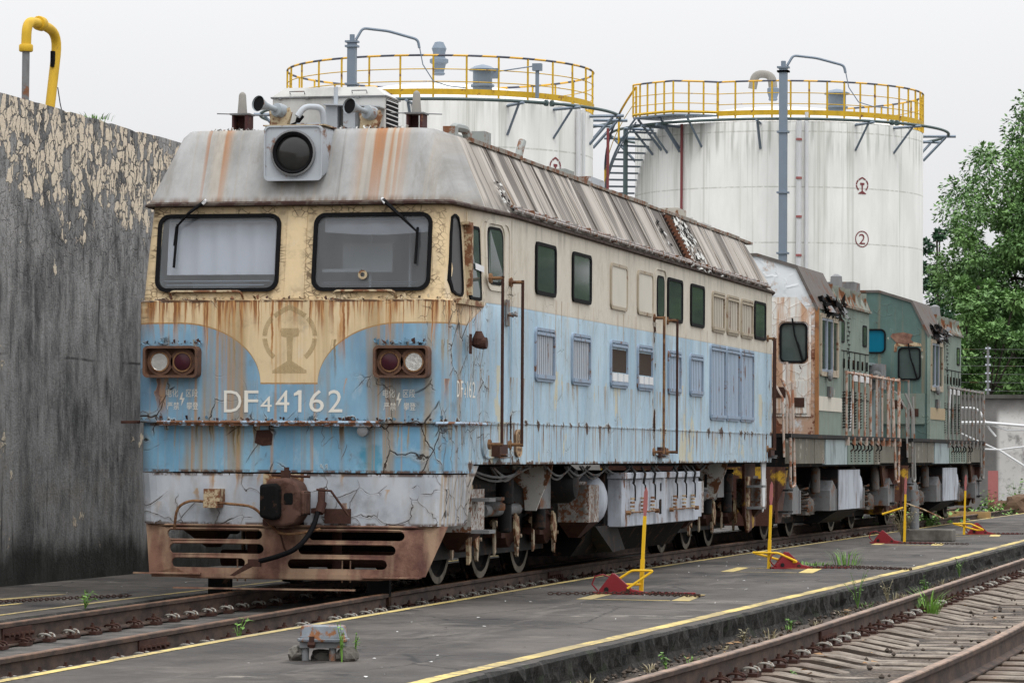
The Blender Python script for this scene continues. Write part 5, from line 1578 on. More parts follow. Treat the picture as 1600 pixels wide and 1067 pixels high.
# brake hose
h = MB(); h.tube(bend([(0.34, -0.30, 0.78), (0.30, -0.36, 0.60), (0.18, -0.45, 0.42), (-0.05, -0.42, 0.34), (-0.22, -0.38, 0.30)], 0.15, 6), 0.025, 10)
ho = mkobj('brake_hose', h, M_rubber, L, smooth=True)
h = MB(); h.cyl((0.345, -0.29, 0.76), (0.36, -0.24, 0.86), 0.045, n=10); h.cyl((0.35, -0.24, 0.85), (0.33, -0.16, 0.98), 0.035, n=8); h.box(0.36, 0.62, -0.17, -0.155, 0.66, 0.80); h.tube([(0.32, -0.3, 0.98), (0.46, -0.29, 0.97), (0.62, -0.25, 0.74)], 0.012, 5)
h.cbox((-0.26, -0.38, 0.285), (0.12, 0.05, 0.07)); h.prism([(-0.30, 0.30), (-0.50, 0.165), (-0.46, 0.16), (-0.26, 0.26)], 1, -0.40, -0.37)
mksplit('hose_valve', h, M_rust, ho)

# ---- cab side: quarter light, sliding light, door, rails
def SQ(u, w, d=0.0): return ((XU(u, w) if w > 2.79 else XS(u, w)) + d, u, w)
def panel(name, loop_in, loop_out, fm, gm, parent=L, depth=0.018, lab=None, P=SQ, gname='pane'):
    m = MB(); m.ring(loop_in, loop_out, P, -0.005, depth)
    f = mkobj(name, m, fm, parent, smooth=True)
    g = MB(); g.add([P(*p, 0.011) for p in loop_in], [tuple(range(len(loop_in)))])
    mkobj(gname, g, gm, f)
    if lab: f['label'] = lab
    return f
def XU(y, z):
    """x of the upper cab side, rounded corner included"""
    t = (z - 2.79) / 0.93; hw = 1.545 - 0.055 * t; fy = -0.06 + 0.13 * t; r = 0.16
    if y < fy + r: return hw - r + math.sqrt(max(0.0, r * r - (fy + r - max(y, fy)) ** 2))
    return hw + (1.655 - hw) * min(1.0, (y - fy - r) / (1.98 - fy - r))
def dense(loop, k=4): return [(a[0] + (b[0] - a[0]) * i / k, a[1] + (b[1] - a[1]) * i / k) for a, b in zip(loop, loop[1:] + loop[:1]) for i in range(k)]
qi = dense([(0.045, 2.98), (0.07, 2.875), (0.16, 2.85), (0.30, 2.845), (0.345, 2.875), (0.36, 2.95), (0.365, 3.25), (0.365, 3.48), (0.335, 3.565), (0.26, 3.59), (0.175, 3.56), (0.13, 3.40)])
ctr = (0.22, 3.2)
qo = [(ctr[0] + (u - ctr[0]) * 1.14, ctr[1] + (w - ctr[1]) * 1.06) for u, w in qi]
QP = lambda u, w, d=0.0: (XU(u, w) + d, u, w)
m = MB(); m.ring(qi, qo, QP, -0.005, 0.02); qf = mkobj('quarter_window', m, M_rubber, L, smooth=True)
m = MB(); pts = [QP(u, w, 0.006) for u, w in qi]; nq = len(pts); cpt = QP(0.22, 3.2, 0.010)
m.add(pts + [cpt], [(i, (i + 1) % nq, nq) for i in range(nq)]); mkobj('pane', m, M_grey_glass, qf, smooth=True)
panel('sliding_window', rr(0.60, 0.93, 2.84, 3.50, 0.03), rr(0.57, 0.95, 2.81, 3.53, 0.04), M_rubber, M_side_glass, lab='tall narrow side window with a paper sticker across its edge')
m = MB(); m.box(XS(0.5) - 0.01, XS(0.5) + 0.07, 0.50, 0.56, 2.85, 3.52); m.box(1.53, 1.60, 0.44, 0.62, 3.52, 3.55); m.box(1.50, 1.62, 0.10, 0.98, 2.75, 2.80)
mkobj('window_surround', m, M_creamrust, L)
m = MB(); m.plate([(0.76, 3.11), (1.02, 3.09), (1.02, 3.15), (0.76, 3.17)], SQ, 0.02, 0.024); mkobj('sticker', m, M_stripw, L)
dr = MB(); dr.ring(rr(1.02, 1.90, 1.30, 3.60, 0.12), rr(1.005, 1.915, 1.285, 3.615, 0.13), SQ, -0.01, 0.012)
dro = mkobj('cab_door', dr, M_loco, L, smooth=True)
panel('door_window', rr(1.22, 1.66, 3.02, 3.53, 0.10), rr(1.19, 1.69, 2.99, 3.56, 0.12), M_rubber, M_side_glass, dro, 0.012)
m = MB(); m.ring(rr(1.17, 1.73, 2.97, 3.59, 0.13), rr(1.13, 1.78, 2.93, 3.63, 0.15), SQ, -0.01, 0.016); mkobj('door_window_trim', m, M_loco, dro, smooth=True)
m = MB(); m.cyl((1.66, 1.78, 2.72), (1.73, 1.78, 2.70), 0.02); m.tube([(1.73, 1.70, 2.72), (1.75, 1.82, 2.70), (1.72, 1.90, 2.74)], 0.014, 6); m.box(1.655, 1.67, 1.74, 1.86, 2.6, 2.86)
mkobj('door_handle', m, M_greysteel, dro)

def handrail(y, z0, z1, parent=L, x=1.655, out=0.13, mat=None, yo=0.0, rear=False):
    m = MB(); m.cyl((x + out, y, z0 - 0.02), (x + out, y, z1 + 0.02), 0.016, n=8)
    a = mkobj('handrail', m, mat or M_rust, parent, smooth=True)
    m = MB()
    for z in (z0, z1): m.cyl((x - 0.01, y + yo, z), (x + out + 0.01, y, z), 0.017, n=8); m.cyl((x - 0.005, y + yo, z), (x + 0.02, y + yo, z), 0.05, n=8)
    mkobj('rail_bracket', m, M_rustl, a, smooth=True)
    return a
handrail(1.12, 1.42, 3.04, x=1.645)
handrail(1.93, 1.42, 3.04)
handrail(9.42, 1.36, 2.98, mat=M_rustl); handrail(10.28, 1.36, 2.98)
handrail(18.02, 1.42, 3.02, x=1.655, out=0.10); handrail(18.5, 1.42, 3.02, x=1.58, out=0.12)
# middle and rear doors
for y0, y1 in ((9.48, 10.18), (18.05, 18.5)):
    x = 1.655 if y0 < 15 else 1.60
    PP = lambda u, w, d=0.0, x=x, y0=y0: (x + d - (max(0, u - 18.1) * 0.16 if y0 > 15 else 0), u, w)
    m = MB(); m.ring(rr(y0 + 0.02, y1 - 0.02, 1.34, 3.58, 0.10), rr(y0 - 0.0, y1, 1.32, 3.60, 0.11), PP, -0.01, 0.014)
    d = mkobj('side_door', m, M_loco, L, smooth=True)
    panel('door_window', rr(y0 + 0.15, y1 - 0.15, 3.02, 3.48, 0.08), rr(y0 + 0.12, y1 - 0.12, 2.99, 3.51, 0.1), M_rubber, M_side_glass, d, 0.012, P=PP)
# seams in the skin
m = MB()
for z, a, b in ((1.635, 1.0, 18.2),): m.box(1.655, 1.663, a, b, z - 0.006, z + 0.006)
for y in (0.55, 1.985, 17.95): m.box(XS(y) - 0.005, XS(y) + 0.008, y - 0.006, y + 0.006, 1.23, 3.66)
mkobj('skin_seam', m, M_loco, L)
# side windows, blank panels, louvres
SS = SP(1.655)
for y0, y1 in ((3.02, 3.97), (4.78, 5.75), (10.26, 11.26), (11.83, 12.81), (16.83, 17.81)):
    panel('side_window', rr(y0 + 0.05, y1 - 0.05, 3.015, 3.485, 0.05), rr(y0, y1, 2.975, 3.52, 0.08), M_rubber, M_side_glass, P=SS, depth=0.022)
for y0, y1 in ((6.81, 7.77), (8.37, 9.33)):
    panel('blank_panel', rr(y0 + 0.05, y1 - 0.05, 3.025, 3.475, 0.06), rr(y0, y1, 2.985, 3.51, 0.09), M_creamrust if False else M_cframe, M_cream, P=SS, depth=0.02, gname='plate')
def louvre(y0, y1, z0, z1, fm, sm_, slats, name='louvre_window', dark=False):
    m = MB(); m.ring(rr(y0 + 0.035, y1 - 0.035, z0 + 0.035, z1 - 0.03, 0.03), rr(y0, y1, z0, z1, 0.07), SS, -0.005, 0.022)
    m.box(1.66, 1.682, y0 + 0.05, y1 - 0.05, z1 - 0.075, z1 - 0.045)
    m.box(1.66, 1.690, y0 + 0.04, y1 - 0.04, z0 + 0.03, z0 + 0.07)
    f = mkobj(name, m, fm, L, smooth=True)
    if dark:
        g = MB(); g.add([SS(y0 + 0.05, z0 + 0.18, 0.004), SS(y1 - 0.05, z0 + 0.18, 0.004), SS(y1 - 0.05, z1 - 0.10, 0.004), SS(y0 + 0.05, z1 - 0.10, 0.004)], [(0, 1, 2, 3)])
        mkobj('filter_mesh', g, M_mesh, f)
        g = MB()
        for i in range(3):
            c = y0 + 0.16 + i * (y1 - y0 - 0.32) / 2 
            g.box(1.66, 1.685, c - 0.11, c + 0.11, z0 + 0.075, z0 + 0.165)
        mkobj('slide_plates', g, M_stripw, f)
        return f
    g = MB(); g.add([SS(y0 + 0.04, z0 + 0.04, 0.002), SS(y1 - 0.04, z0 + 0.04, 0.002), SS(y1 - 0.04, z1 - 0.04, 0.002), SS(y0 + 0.04, z1 - 0.04, 0.002)], [(0, 1, 2, 3)])
    mkobj('shadow_gap', g, simple('shaded_rusty_slot', (0.05, 0.055, 0.065), 0.8, 0.4, 14, rust=0.3) if fm is not M_cframe else simple('shaded_cream_slot', (0.14, 0.11, 0.08), 0.8, 0.3, 10), f)  # flat dark sheet, the shade between the slats put into its colour
    g = MB()
    for i in range(slats):
        a = y0 + 0.06 + (y1 - y0 - 0.12) * i / slats; w = (y1 - y0 - 0.12) / slats
        g.add([(1.660, a, z0 + 0.06), (1.663, a + w * 0.62, z0 + 0.06), (1.663, a + w * 0.62, z1 - 0.07), (1.660, a, z1 - 0.07), (1.658, a + w * 0.63, z0 + 0.06), (1.658, a + w * 0.63, z1 - 0.07)], [(0, 1, 2, 3), (1, 4, 5, 2)])
    mkobj('slats', g, sm_, f)
    return f
for y0, y1 in ((3.02, 3.93), (4.77, 5.73)): louvre(y0, y1, 2.08, 2.635, M_bframe, simple('grey_blue_slats', (0.36, 0.40, 0.45), 0.5, 0.2, 8, rust=0.2, stretch=0.3), 9)
for y0, y1 in ((6.83, 7.80), (8.39, 9.31)): louvre(y0, y1, 2.09, 2.63, M_bframe, None, 0, 'filter_window', True)
M_bslat = simple('pale_blue_slats', (0.33, 0.42, 0.53), 0.5, 0.12, 8, rust=0.1, stretch=0.3)
for y0, y1 in ((10.32, 11.18), (11.80, 12.74)): louvre(y0, y1, 2.08, 2.62, M_bframe, M_bslat, 7)
for y0, y1 in ((13.28, 14.46), (14.50, 15.58), (15.64, 16.77)): louvre(y0, y1, 1.79, 2.79, M_bframe, M_bslat, 9, 'tall_louvre')
for y0, y1 in ((13.41, 14.36), (14.55, 15.49), (15.69, 16.68)): louvre(y0, y1, 2.96, 3.50, M_cframe, simple('cream_slats', (0.46, 0.42, 0.35), 0.55, 0.2, 8, rust=0.15, stretch=0.3), 6)
# side lamp and oval builder's plate
m = MB(); m.box(1.63, 1.65, 0.36, 0.40, 2.28, 2.47); m.lathe([(0.03, 1.64), (0.05, 1.68), (0.062, 1.74), (0.055, 1.78)], (0, 0.46, 2.385), 'x', 14); m.lathe([(0.062, 0.0), (0.064, 0.06), (0.03, 0.13)], (1.70, 0.46, 2.37), 'z', 12)
mkobj('side_lamp', m, M_rust, L)
pl = MB(); sh = [(2.26 + 0.12 * math.cos(t) , 1.435 + 0.075 * (1 if math.sin(t) > 0 else -1) + 0.065 * math.sin(t)) for t in [R(10 * i) for i in range(36)]]
pl.plate(sh, SS, 0.0, 0.02)
plo = mkobj('builders_plate', pl, simple('brown_cast_plate', (0.14, 0.085, 0.05), 0.6, 0.3, 25), L)
pl = MB(); pl.ring([(2.26 + (p[0] - 2.26) * 0.88, 1.435 + (p[1] - 1.435) * 0.92) for p in sh], sh, SS, 0.018, 0.030)
em = rail_emblem(2.26, 1.505, 0.062, lambda u, w: SS(u, w, 0.026), 0.3)
pl = join(pl, em)
for r in range(2):
    for c in range(3 - r * 1): pl.box(1.675, 1.681, 2.175 + c * 0.065 + r * 0.03, 2.215 + c * 0.065 + r * 0.03, 1.385 - r * 0.06, 1.415 - r * 0.06)
mkobj('plate_relief', pl, simple('worn_brass_relief', (0.38, 0.26, 0.16), 0.5, 0.2, 25), plo)
for y in (1.52, 9.85, 18.28):
    m = MB(); m.box(1.60, 1.70, y - 0.17, y + 0.17, 1.30, 1.42); st = mkobj('step_pocket', m, M_rust, L)
    m = MB(); m.box(1.64, 1.74, y - 0.14, y + 0.14, 1.285, 1.30); m.box(1.65, 1.75, y - 0.13, y + 0.13, 1.315, 1.325); mksplit('tread', m, M_greysteel, st)

# ---- gutter and roof
RT = lambda z, fy, hw, r, ry, rhw, hs: [(x, y, z) for x, y in plan(fy, hw, r, ry, rhw, hs)]
gt_ = loft([RT(3.685, 0.02, 1.52, 0.16, LEN, 1.53, 1.665), RT(3.695, -0.03, 1.56, 0.18, LEN + 0.03, 1.56, 1.70), RT(3.715, -0.03, 1.56, 0.18, LEN + 0.03, 1.56, 1.70), RT(3.735, 0.0, 1.53, 0.16, LEN, 1.53, 1.67)])
mkobj('gutter', gt_, simple('rusted_gutter_lip', (0.07, 0.055, 0.045), 0.8, 0.5, 14, rust=0.5, rcol=(0.02, 0.010, 0.008)), L, smooth=True)
m = MB(); m.tube([(1.70, 1.98 + i * 0.4, 3.765) for i in range(41)], 0.020, 6)
m.tube([(1.66, 1.98 + i * 0.8, 3.80) for i in range(21)], 0.022, 6)
for i in range(30): m.cbox((1.69, 2.2 + i * 0.53 + 0.1 * math.sin(i * 3.3), 3.775), (0.06, 0.035, 0.075))
mkobj('gutter_pipe', m, simple('flaking_aluminium_pipe', (0.30, 0.29, 0.28), 0.6, 0.4, 25, rust=0.45), L, smooth=True)
rA = RT(3.725, 0.0, 1.53, 0.18, LEN - 0.02, 1.54, 1.672)
def rring(z, fy, hw, r, ry, rhw, hs): return RT(z, fy, hw, r, ry, rhw, hs)
rows = [rA]
for t, zz in ((0.35, None), (0.7, None), (0.93, None)):
    rows.append([tuple(a + (b - a) * t for a, b in zip(p, q)) for p, q in zip(rA, rring(4.44, 0.31, 1.27, 0.20, 18.75, 1.22, 1.305))])
rows.append(rring(4.452, 0.35, 1.24, 0.19, 18.75, 1.20, 1.29))
rows.append(rring(4.472, 0.65, 0.95, 0.15, 18.6, 0.95, 1.0))
rows.append(rring(4.49, 1.0, 0.45, 0.15, 18.4, 0.45, 0.5))
rf = loft(rows, cap_top=True)
ncol = len(rA)
for fi in range(len(rf.f)):
    i = fi % ncol
    pos = rf.v[rf.f[fi][0]]; pos2 = rf.v[rf.f[fi][1]]
    front_side = (pos[1] + pos2[1]) / 2 < 1.1
    rf.m[fi] = 0 if front_side else 1
mkobj('roof', rf, [M_rooff, M_roofs], L, smooth=True)
def RS(y, t, d=0.0):     # point on the sloping roof side, t 0..1 upwards
    return (1.672 + (1.300 - 1.672) * t + d * 0.88, y, 3.735 + (4.44 - 3.735) * t + d * 0.47)
m = MB(); random.seed(6)
for k in range(16):
    y = 2.2 + k * 1.02
    a = [RS(y, 0.0, 0.0), RS(y + 0.035, 0.0, 0.0), RS(y + 0.035, 1.0, 0.0), RS(y, 1.0, 0.0)]; b = [RS(y, 0.0, 0.012), RS(y + 0.035, 0.0, 0.012), RS(y + 0.035, 1.0, 0.012), RS(y, 1.0, 0.012)]
    m.add(a + b, [(4, 5, 6, 7), (0, 1, 5, 4), (1, 2, 6, 5), (2, 3, 7, 6), (3, 0, 4, 7)])
mksplit('roof_batten', m, M_roofs, L)
m = MB()
for k in range(15):
    y = 1.6 + k * 1.14; m.box(1.24, 1.335, y, y + 1.08, 4.42 + 0.004 * (k % 2), 4.462 + 0.008 * math.sin(k * 2.1))
mksplit('roof_edge_strip', m, simple('grimy_edge_strip', (0.24, 0.22, 0.19), 0.7, 0.3, 10, rust=0.45), L)
# torn roof panel: ribs laid bare and a field of loose flakes
m = MB(); q0, q1 = 11.55, 12.0
m.add([RS(q0, 0.08, 0.014), RS(q1, 0.02, 0.014), RS(q1, 0.93, 0.014), RS(q0, 0.93, 0.014)], [(0, 1, 2, 3)])
tr = mkobj('torn_panel', m, M_rust, L)
m = MB()
for k in range(13):
    t = 0.08 + k * 0.065
    m.add([RS(q0 + 0.02, t, 0.016), RS(q1 - 0.02, t, 0.016), RS(q1 - 0.02, t + 0.03, 0.05), RS(q0 + 0.02, t + 0.03, 0.05), RS(q1 - 0.02, t + 0.042, 0.016), RS(q0 + 0.02, t + 0.042, 0.016)], [(0, 1, 2, 3), (3, 2, 4, 5)])
mkobj('bare_ribs', m, simple('brown_slats', (0.20, 0.085, 0.045), 0.7, 0.3, 10), tr)
M_fl_w = simple('white_paint_flake', (0.50, 0.50, 0.48), 0.6, 0.15, 20)
def pk(y0, y1, t0, t1):
    def f():
        y = random.uniform(y0, y1); t = random.uniform(t0, t1)
        y += (t - 0.5) * -0.0
        return RS(y, t, 0.012), (0.88, 0, 0.47), (0, 1, 0)
    return f
flakes('roof_flakes', 11, 230, pk(12.05, 13.2, 0.02, 0.92), 0.10, [M_fl_w, M_fl_w, M_roofs, M_fl_w, M_black], L, 0.22)
flakes('roof_flakes', 12, 26, pk(10.75, 11.0, 0.3, 0.75), 0.07, [M_fl_w, M_black, M_black], L, 0.2)
flakes('roof_flakes', 13, 60, pk(1.7, 2.0, 0.0, 0.45), 0.045, [M_fl_w, M_black, M_rust], L, 0.3)
flakes('roof_flakes', 15, 130, pk(11.5, 14.5, -0.02, 0.05), 0.045, [M_fl_w, M_black, M_rust])
flakes('roof_flakes', 16, 90, lambda: ((random.choice((random.uniform(-1.0, -0.3), random.uniform(0.3, 1.0))), 0.36 + random.random() * 0.08, 4.455), (0, 0, 1), (1, 0, 0)), 0.03, [M_fl_w, M_greysteel])

# headlight housing on the roof front
hb = MB(); P = lambda u, w, d=0: (u, 0.03 - d, w)
lp = rr(-0.31, 0.27, 3.925, 4.455, 0.05)
nb = len(lp)
vs = [P(*p, 0.06) for p in lp] + [(p[0] + (0.012 if p[0] > 0 else -0.01), 0.36, max(p[1], 4.1)) for p in lp]
hb.add(vs, [(i, (i + 1) % nb, nb + (i + 1) % nb, nb + i) for i in range(nb)])
hb2 = holed(lp, [circ(-0.015, 4.19, 0.205, 28)], lambda u, w: P(u, w, 0.055)); hb = join(hb, hb2)
hb.ring(rr(-0.295, 0.255, 3.94, 4.44, 0.045), lp, P, 0.05, 0.068)
M_hb = simple('pale_grey_lamp_housing', (0.38, 0.41, 0.44), 0.45, 0.08, 5, rust=0.22)
hbo = mkobj('headlight_housing', hb, M_hb, L, smooth=True)
hr = MB(); hr.lathe([(0.205, -0.03), (0.222, -0.035), (0.222, -0.06), (0.205, -0.065), (0.196, -0.03)], (-0.015, 0, 4.19), 'y', 32, False); mkobj('lamp_ring', hr, M_greysteel, hbo, smooth=True)
hr = MB(); hr.lathe([(0.207, -0.02), (0.206, -0.050), (0.190, -0.062), (0.172, -0.055), (0.170, -0.02)], (-0.015, 0, 4.19), 'y', 32, False); mkobj('rubber_seal', hr, M_rubber, hbo, smooth=True)
hr = MB(); hr.lathe([(0.178, -0.022), (0.16, -0.033), (0.10, -0.048), (0.005, -0.054)], (-0.015, 0, 4.19), 'y', 32); mkobj('headlight_glass', hr, M_lens, hbo, smooth=True)
hr = MB(); hr.box(-0.33, 0.29, -0.01, 0.40, 4.455, 4.466); mkobj('housing_lid', hr, M_creamrust, hbo)
# roof kit: horns, antennas, mast, gooseneck, air conditioner
HORN_X = ((-0.46, 4.70), (0.46, 4.66))
for i, (hx, hz) in enumerate(HORN_X):
    y0 = 0.45
    b = MB(); b.box(hx - 0.10 + 0.08, hx + 0.12 + 0.08, y0 + 0.16, y0 + 0.30, 4.45, 4.47)
    b.prism([(hx - 0.02, 4.46), (hx + 0.14, 4.46), (hx + 0.21, hz - 0.06), (hx + 0.19, hz + 0.0), (hx + 0.0, hz - 0.06)], 1, y0 + 0.20, y0 + 0.215)
    b.prism([(hx - 0.02, 4.46), (hx + 0.14, 4.46), (hx + 0.19, hz - 0.04), (hx - 0.05, hz - 0.02)], 1, y0 + 0.30, y0 + 0.312)
    hbk = mkobj('horn', b, M_creamrust, L)
    b = MB(); prof_ = [(0.078, -0.10), (0.080, -0.095), (0.062, -0.06), (0.040, 0.0), (0.028, 0.08), (0.028, 0.16), (0.065, 0.17), (0.07, 0.20), (0.07, 0.27), (0.03, 0.30)]
    M4 = Matrix.Translation((hx, y0, hz)) @ Matrix.Rotation(R(-24), 4, 'Z') @ Matrix.Rotation(R(-8), 4, 'X')
    b.lathe(prof_, (0, 0, 0), 'y', 24, False); b.v = [tuple(M4 @ Vector(v)) for v in b.v]
    mkobj('bell', b, simple('grey_horn_metal', (0.26, 0.29, 0.31), 0.45, 0.15, 10, rust=0.15), hbk, smooth=True)
    b = MB(); b.lathe([(0.070, -0.085), (0.045, -0.03), (0.022, 0.03), (0.003, 0.05)], (0, 0, 0), 'y', 20); b.v = [tuple(M4 @ Vector(v)) for v in b.v]
    mkobj('bell_throat', b, M_rubber, hbk, smooth=True)
for ax, zt in ((-0.79, 4.86), (0.985, 4.84)):
    b = MB(); b.box(ax - 0.085, ax - 0.065, 0.70, 0.86, 4.45, zt - 0.22); b.box(ax + 0.055, ax + 0.085, 0.68, 0.86, 4.45, zt - 0.22); b.box(ax - 0.085, ax + 0.0, 0.84, 0.86, 4.45, zt - 0.22)
    a = mkobj('antenna', b, simple('dark_maroon_bracket', (0.055, 0.022, 0.022), 0.7, 0.3, 12, rust=0.2), L)
    b = MB(); b.tube([(ax - 0.24, 0.70, zt - 0.205), (ax + 0.24, 0.84, zt - 0.215)], 0.006, 5); b.box(ax - 0.10, ax + 0.10, 0.67, 0.87, zt - 0.222, zt - 0.206)
    mkobj('antenna_plate', b, M_greysteel, a)
    b = MB(); b.lathe([(0.05, zt - 0.205), (0.045, zt - 0.15), (0.036, zt - 0.02), (0.026, zt + 0.0), (0.008, zt + 0.012)], (ax, 0.77, 0), n=12)
    mkobj('radome', b, simple('taupe_grp', (0.24, 0.23, 0.21), 0.7, 0.15, 6), a, smooth=True)
b = MB(); b.cyl((0.10, 1.0, 4.5), (0.10, 1.0, 4.93), 0.022, n=8); mo = mkobj('mast', b, M_hb, L)
b = MB(); b.box(-0.24, 0.34, 0.85, 1.1, 4.735, 4.745, Matrix.Rotation(R(3), 4, 'Y')); b.box(0.02, 0.14, 0.92, 1.05, 4.5, 4.74); b.box(0.20, 0.32, 0.92, 1.05, 4.5, 4.74); b.box(-0.18, 0.05, 0.6, 0.75, 4.47, 4.54)
mkobj('mast_table', b, M_hb, mo)
b = MB(); b.tube(bend([(0.06, 0.75, 4.50), (0.05, 0.70, 4.70), (-0.10, 0.60, 4.70), (-0.16, 0.56, 4.60)], 0.07, 5), 0.030, 10); mkobj('gooseneck', b, M_hb, mo, smooth=True)
b = MB(); b.tube([(-0.16, 0.67, 4.62), (-0.19, 0.64, 4.54)], [0.04, 0.02], 8)
for k in range(3): b.tube([(-0.18, 0.65, 4.56), (-0.25 - 0.03 * k, 0.62, 4.50), (-0.38 - 0.04 * k, 0.6, 4.46)], 0.008, 5)
mkobj('cable', b, M_rubber, mo)
AY = 1.10
b = MB(); b.box(-0.585, 0.575, AY, AY + 0.52, 4.49, 4.84)
ac = mkobj('air_conditioner', b, M_acgrey, L); bevel(ac, 0.012, 2)
b = MB(); b.add([(-0.595, AY - 0.01, 4.845), (0.585, AY - 0.01, 4.845), (0.585, AY + 0.53, 4.845), (-0.595, AY + 0.53, 4.845), (-0.47, AY + 0.06, 4.945), (0.45, AY + 0.06, 4.945), (0.45, AY + 0.46, 4.945), (-0.47, AY + 0.46, 4.945)], [(0, 1, 5, 4), (1, 2, 6, 5), (2, 3, 7, 6), (3, 0, 4, 7), (4, 5, 6, 7), (0, 3, 2, 1)])
mkobj('lid', b, M_acgrey, ac)
b = MB(); b.box(-0.60, 0.59, AY - 0.016, AY + 0.535, 4.835, 4.850)
for x0 in (-0.40, 0.24): b.tube([(x0, AY + 0.0, 4.875), (x0, AY - 0.025, 4.90), (x0 + 0.15, AY - 0.025, 4.90), (x0 + 0.15, AY, 4.875)], 0.006, 5)
for x in (-0.5, -0.22, 0.05, 0.3): b.cbox((x, AY - 0.015, 4.835), (0.03, 0.02, 0.02))
mkobj('clamp_band', b, M_greysteel, ac)
b = MB(); b.box(0.576, 0.580, AY + 0.04, AY + 0.48, 4.52, 4.82); g_ = mkobj('grille', b, M_rubber, ac)
b = MB()
for k in range(7): b.box(0.579, 0.592, AY + 0.03, AY + 0.49, 4.53 + k * 0.045, 4.538 + k * 0.045)
mkobj('grille_slats', b, M_stripw, g_)
for nm, M4 in (('conduit', None),):
    b = MB(); b.box(1.00, 1.12, 1.6, 4.6, 4.46, 4.53); b.box(1.14, 1.28, 2.35, 2.62, 4.45, 4.60); b.box(1.10, 1.22, 1.35, 1.5, 4.45, 4.56); b.box(1.14, 1.30, 6.05, 6.5, 4.44, 4.52)
    b.tube([(1.12, 4.5, 4.5), (1.13, 4.55, 4.60), (1.14, 4.62, 4.70)], 0.045, 8)
    b.tube(bend([(1.16, 1.50, 4.44), (1.16, 1.52, 4.57), (1.22, 1.8, 4.57), (1.24, 1.85, 4.43)], 0.08), 0.045, 8)
    mkobj(nm, b, simple('grey_roof_conduit', (0.26, 0.28, 0.27), 0.6, 0.2, 6, rust=0.35), L)
b = MB(); b.box(-0.6, 0.6, 13.7, 14.4, 4.48, 4.62); b.box(0.9, 1.2, 13.4, 14.0, 4.46, 4.60)
mkobj('roof_hatch', b, simple('beige_hatch', (0.40, 0.38, 0.33), 0.6, 0.2, 6, rust=0.2), L)
b = MB(); b.box(0.75, 1.15, 8.1, 8.9, 4.46, 4.60); mkobj('roof_hatch', b, M_hb, L)
b = MB(); b.box(0.3, 0.85, 17.1, 17.9, 4.50, 4.66); b.cyl((0.55, 17.3, 4.66), (0.55, 17.3, 4.74), 0.14); b.box(-0.6, 1.0, 16.2, 17.0, 4.48, 4.55)
mkobj('roof_cowl', b, M_acgrey, L)

# ---- running gear
def spring(m, x, y, z0, z1, r=0.085, turns=5, w=0.016):
    n = turns * 10
    m.tube([(x + r * math.cos(2 * PI * i / 10), y + r * math.sin(2 * PI * i / 10), z0 + (z1 - z0) * i / n) for i in range(n + 1)], w, 6)
def wheelset(y, parent, cx=0.0, r=0.525):
    m = MB()
    for s in (-1, 1):
        m.lathe([(r + 0.028, s * 0.68), (r + 0.028, s * 0.705), (r, s * 0.715), (r, s * 0.80), (r - 0.015, s * 0.806), (r - 0.075, s * 0.808), (r - 0.085, s * 0.79), (r - 0.10, s * 0.77), (0.12, s * 0.75), (0.10, s * 0.80)], (cx, y, r), 'x', 40)
    m.cyl((cx - 0.7, y, r), (cx + 0.7, y, r), 0.09, n=10)
    w = mkobj('wheelset', m, M_black, parent, smooth=True)
    m = MB()
    for s in (-1, 1): m.lathe([(r - 0.003, s * 0.8065), (r - 0.012, s * 0.809), (r - 0.068, s * 0.811), (r - 0.074, s * 0.8075)], (cx, y, r), 'x', 48, False)
    mksplit('tyre_band', m, simple('chalky_tyre_paint', (0.17, 0.15, 0.12), 0.9, 0.35, 8, dirt=0.9), w, smooth=True)
    return w
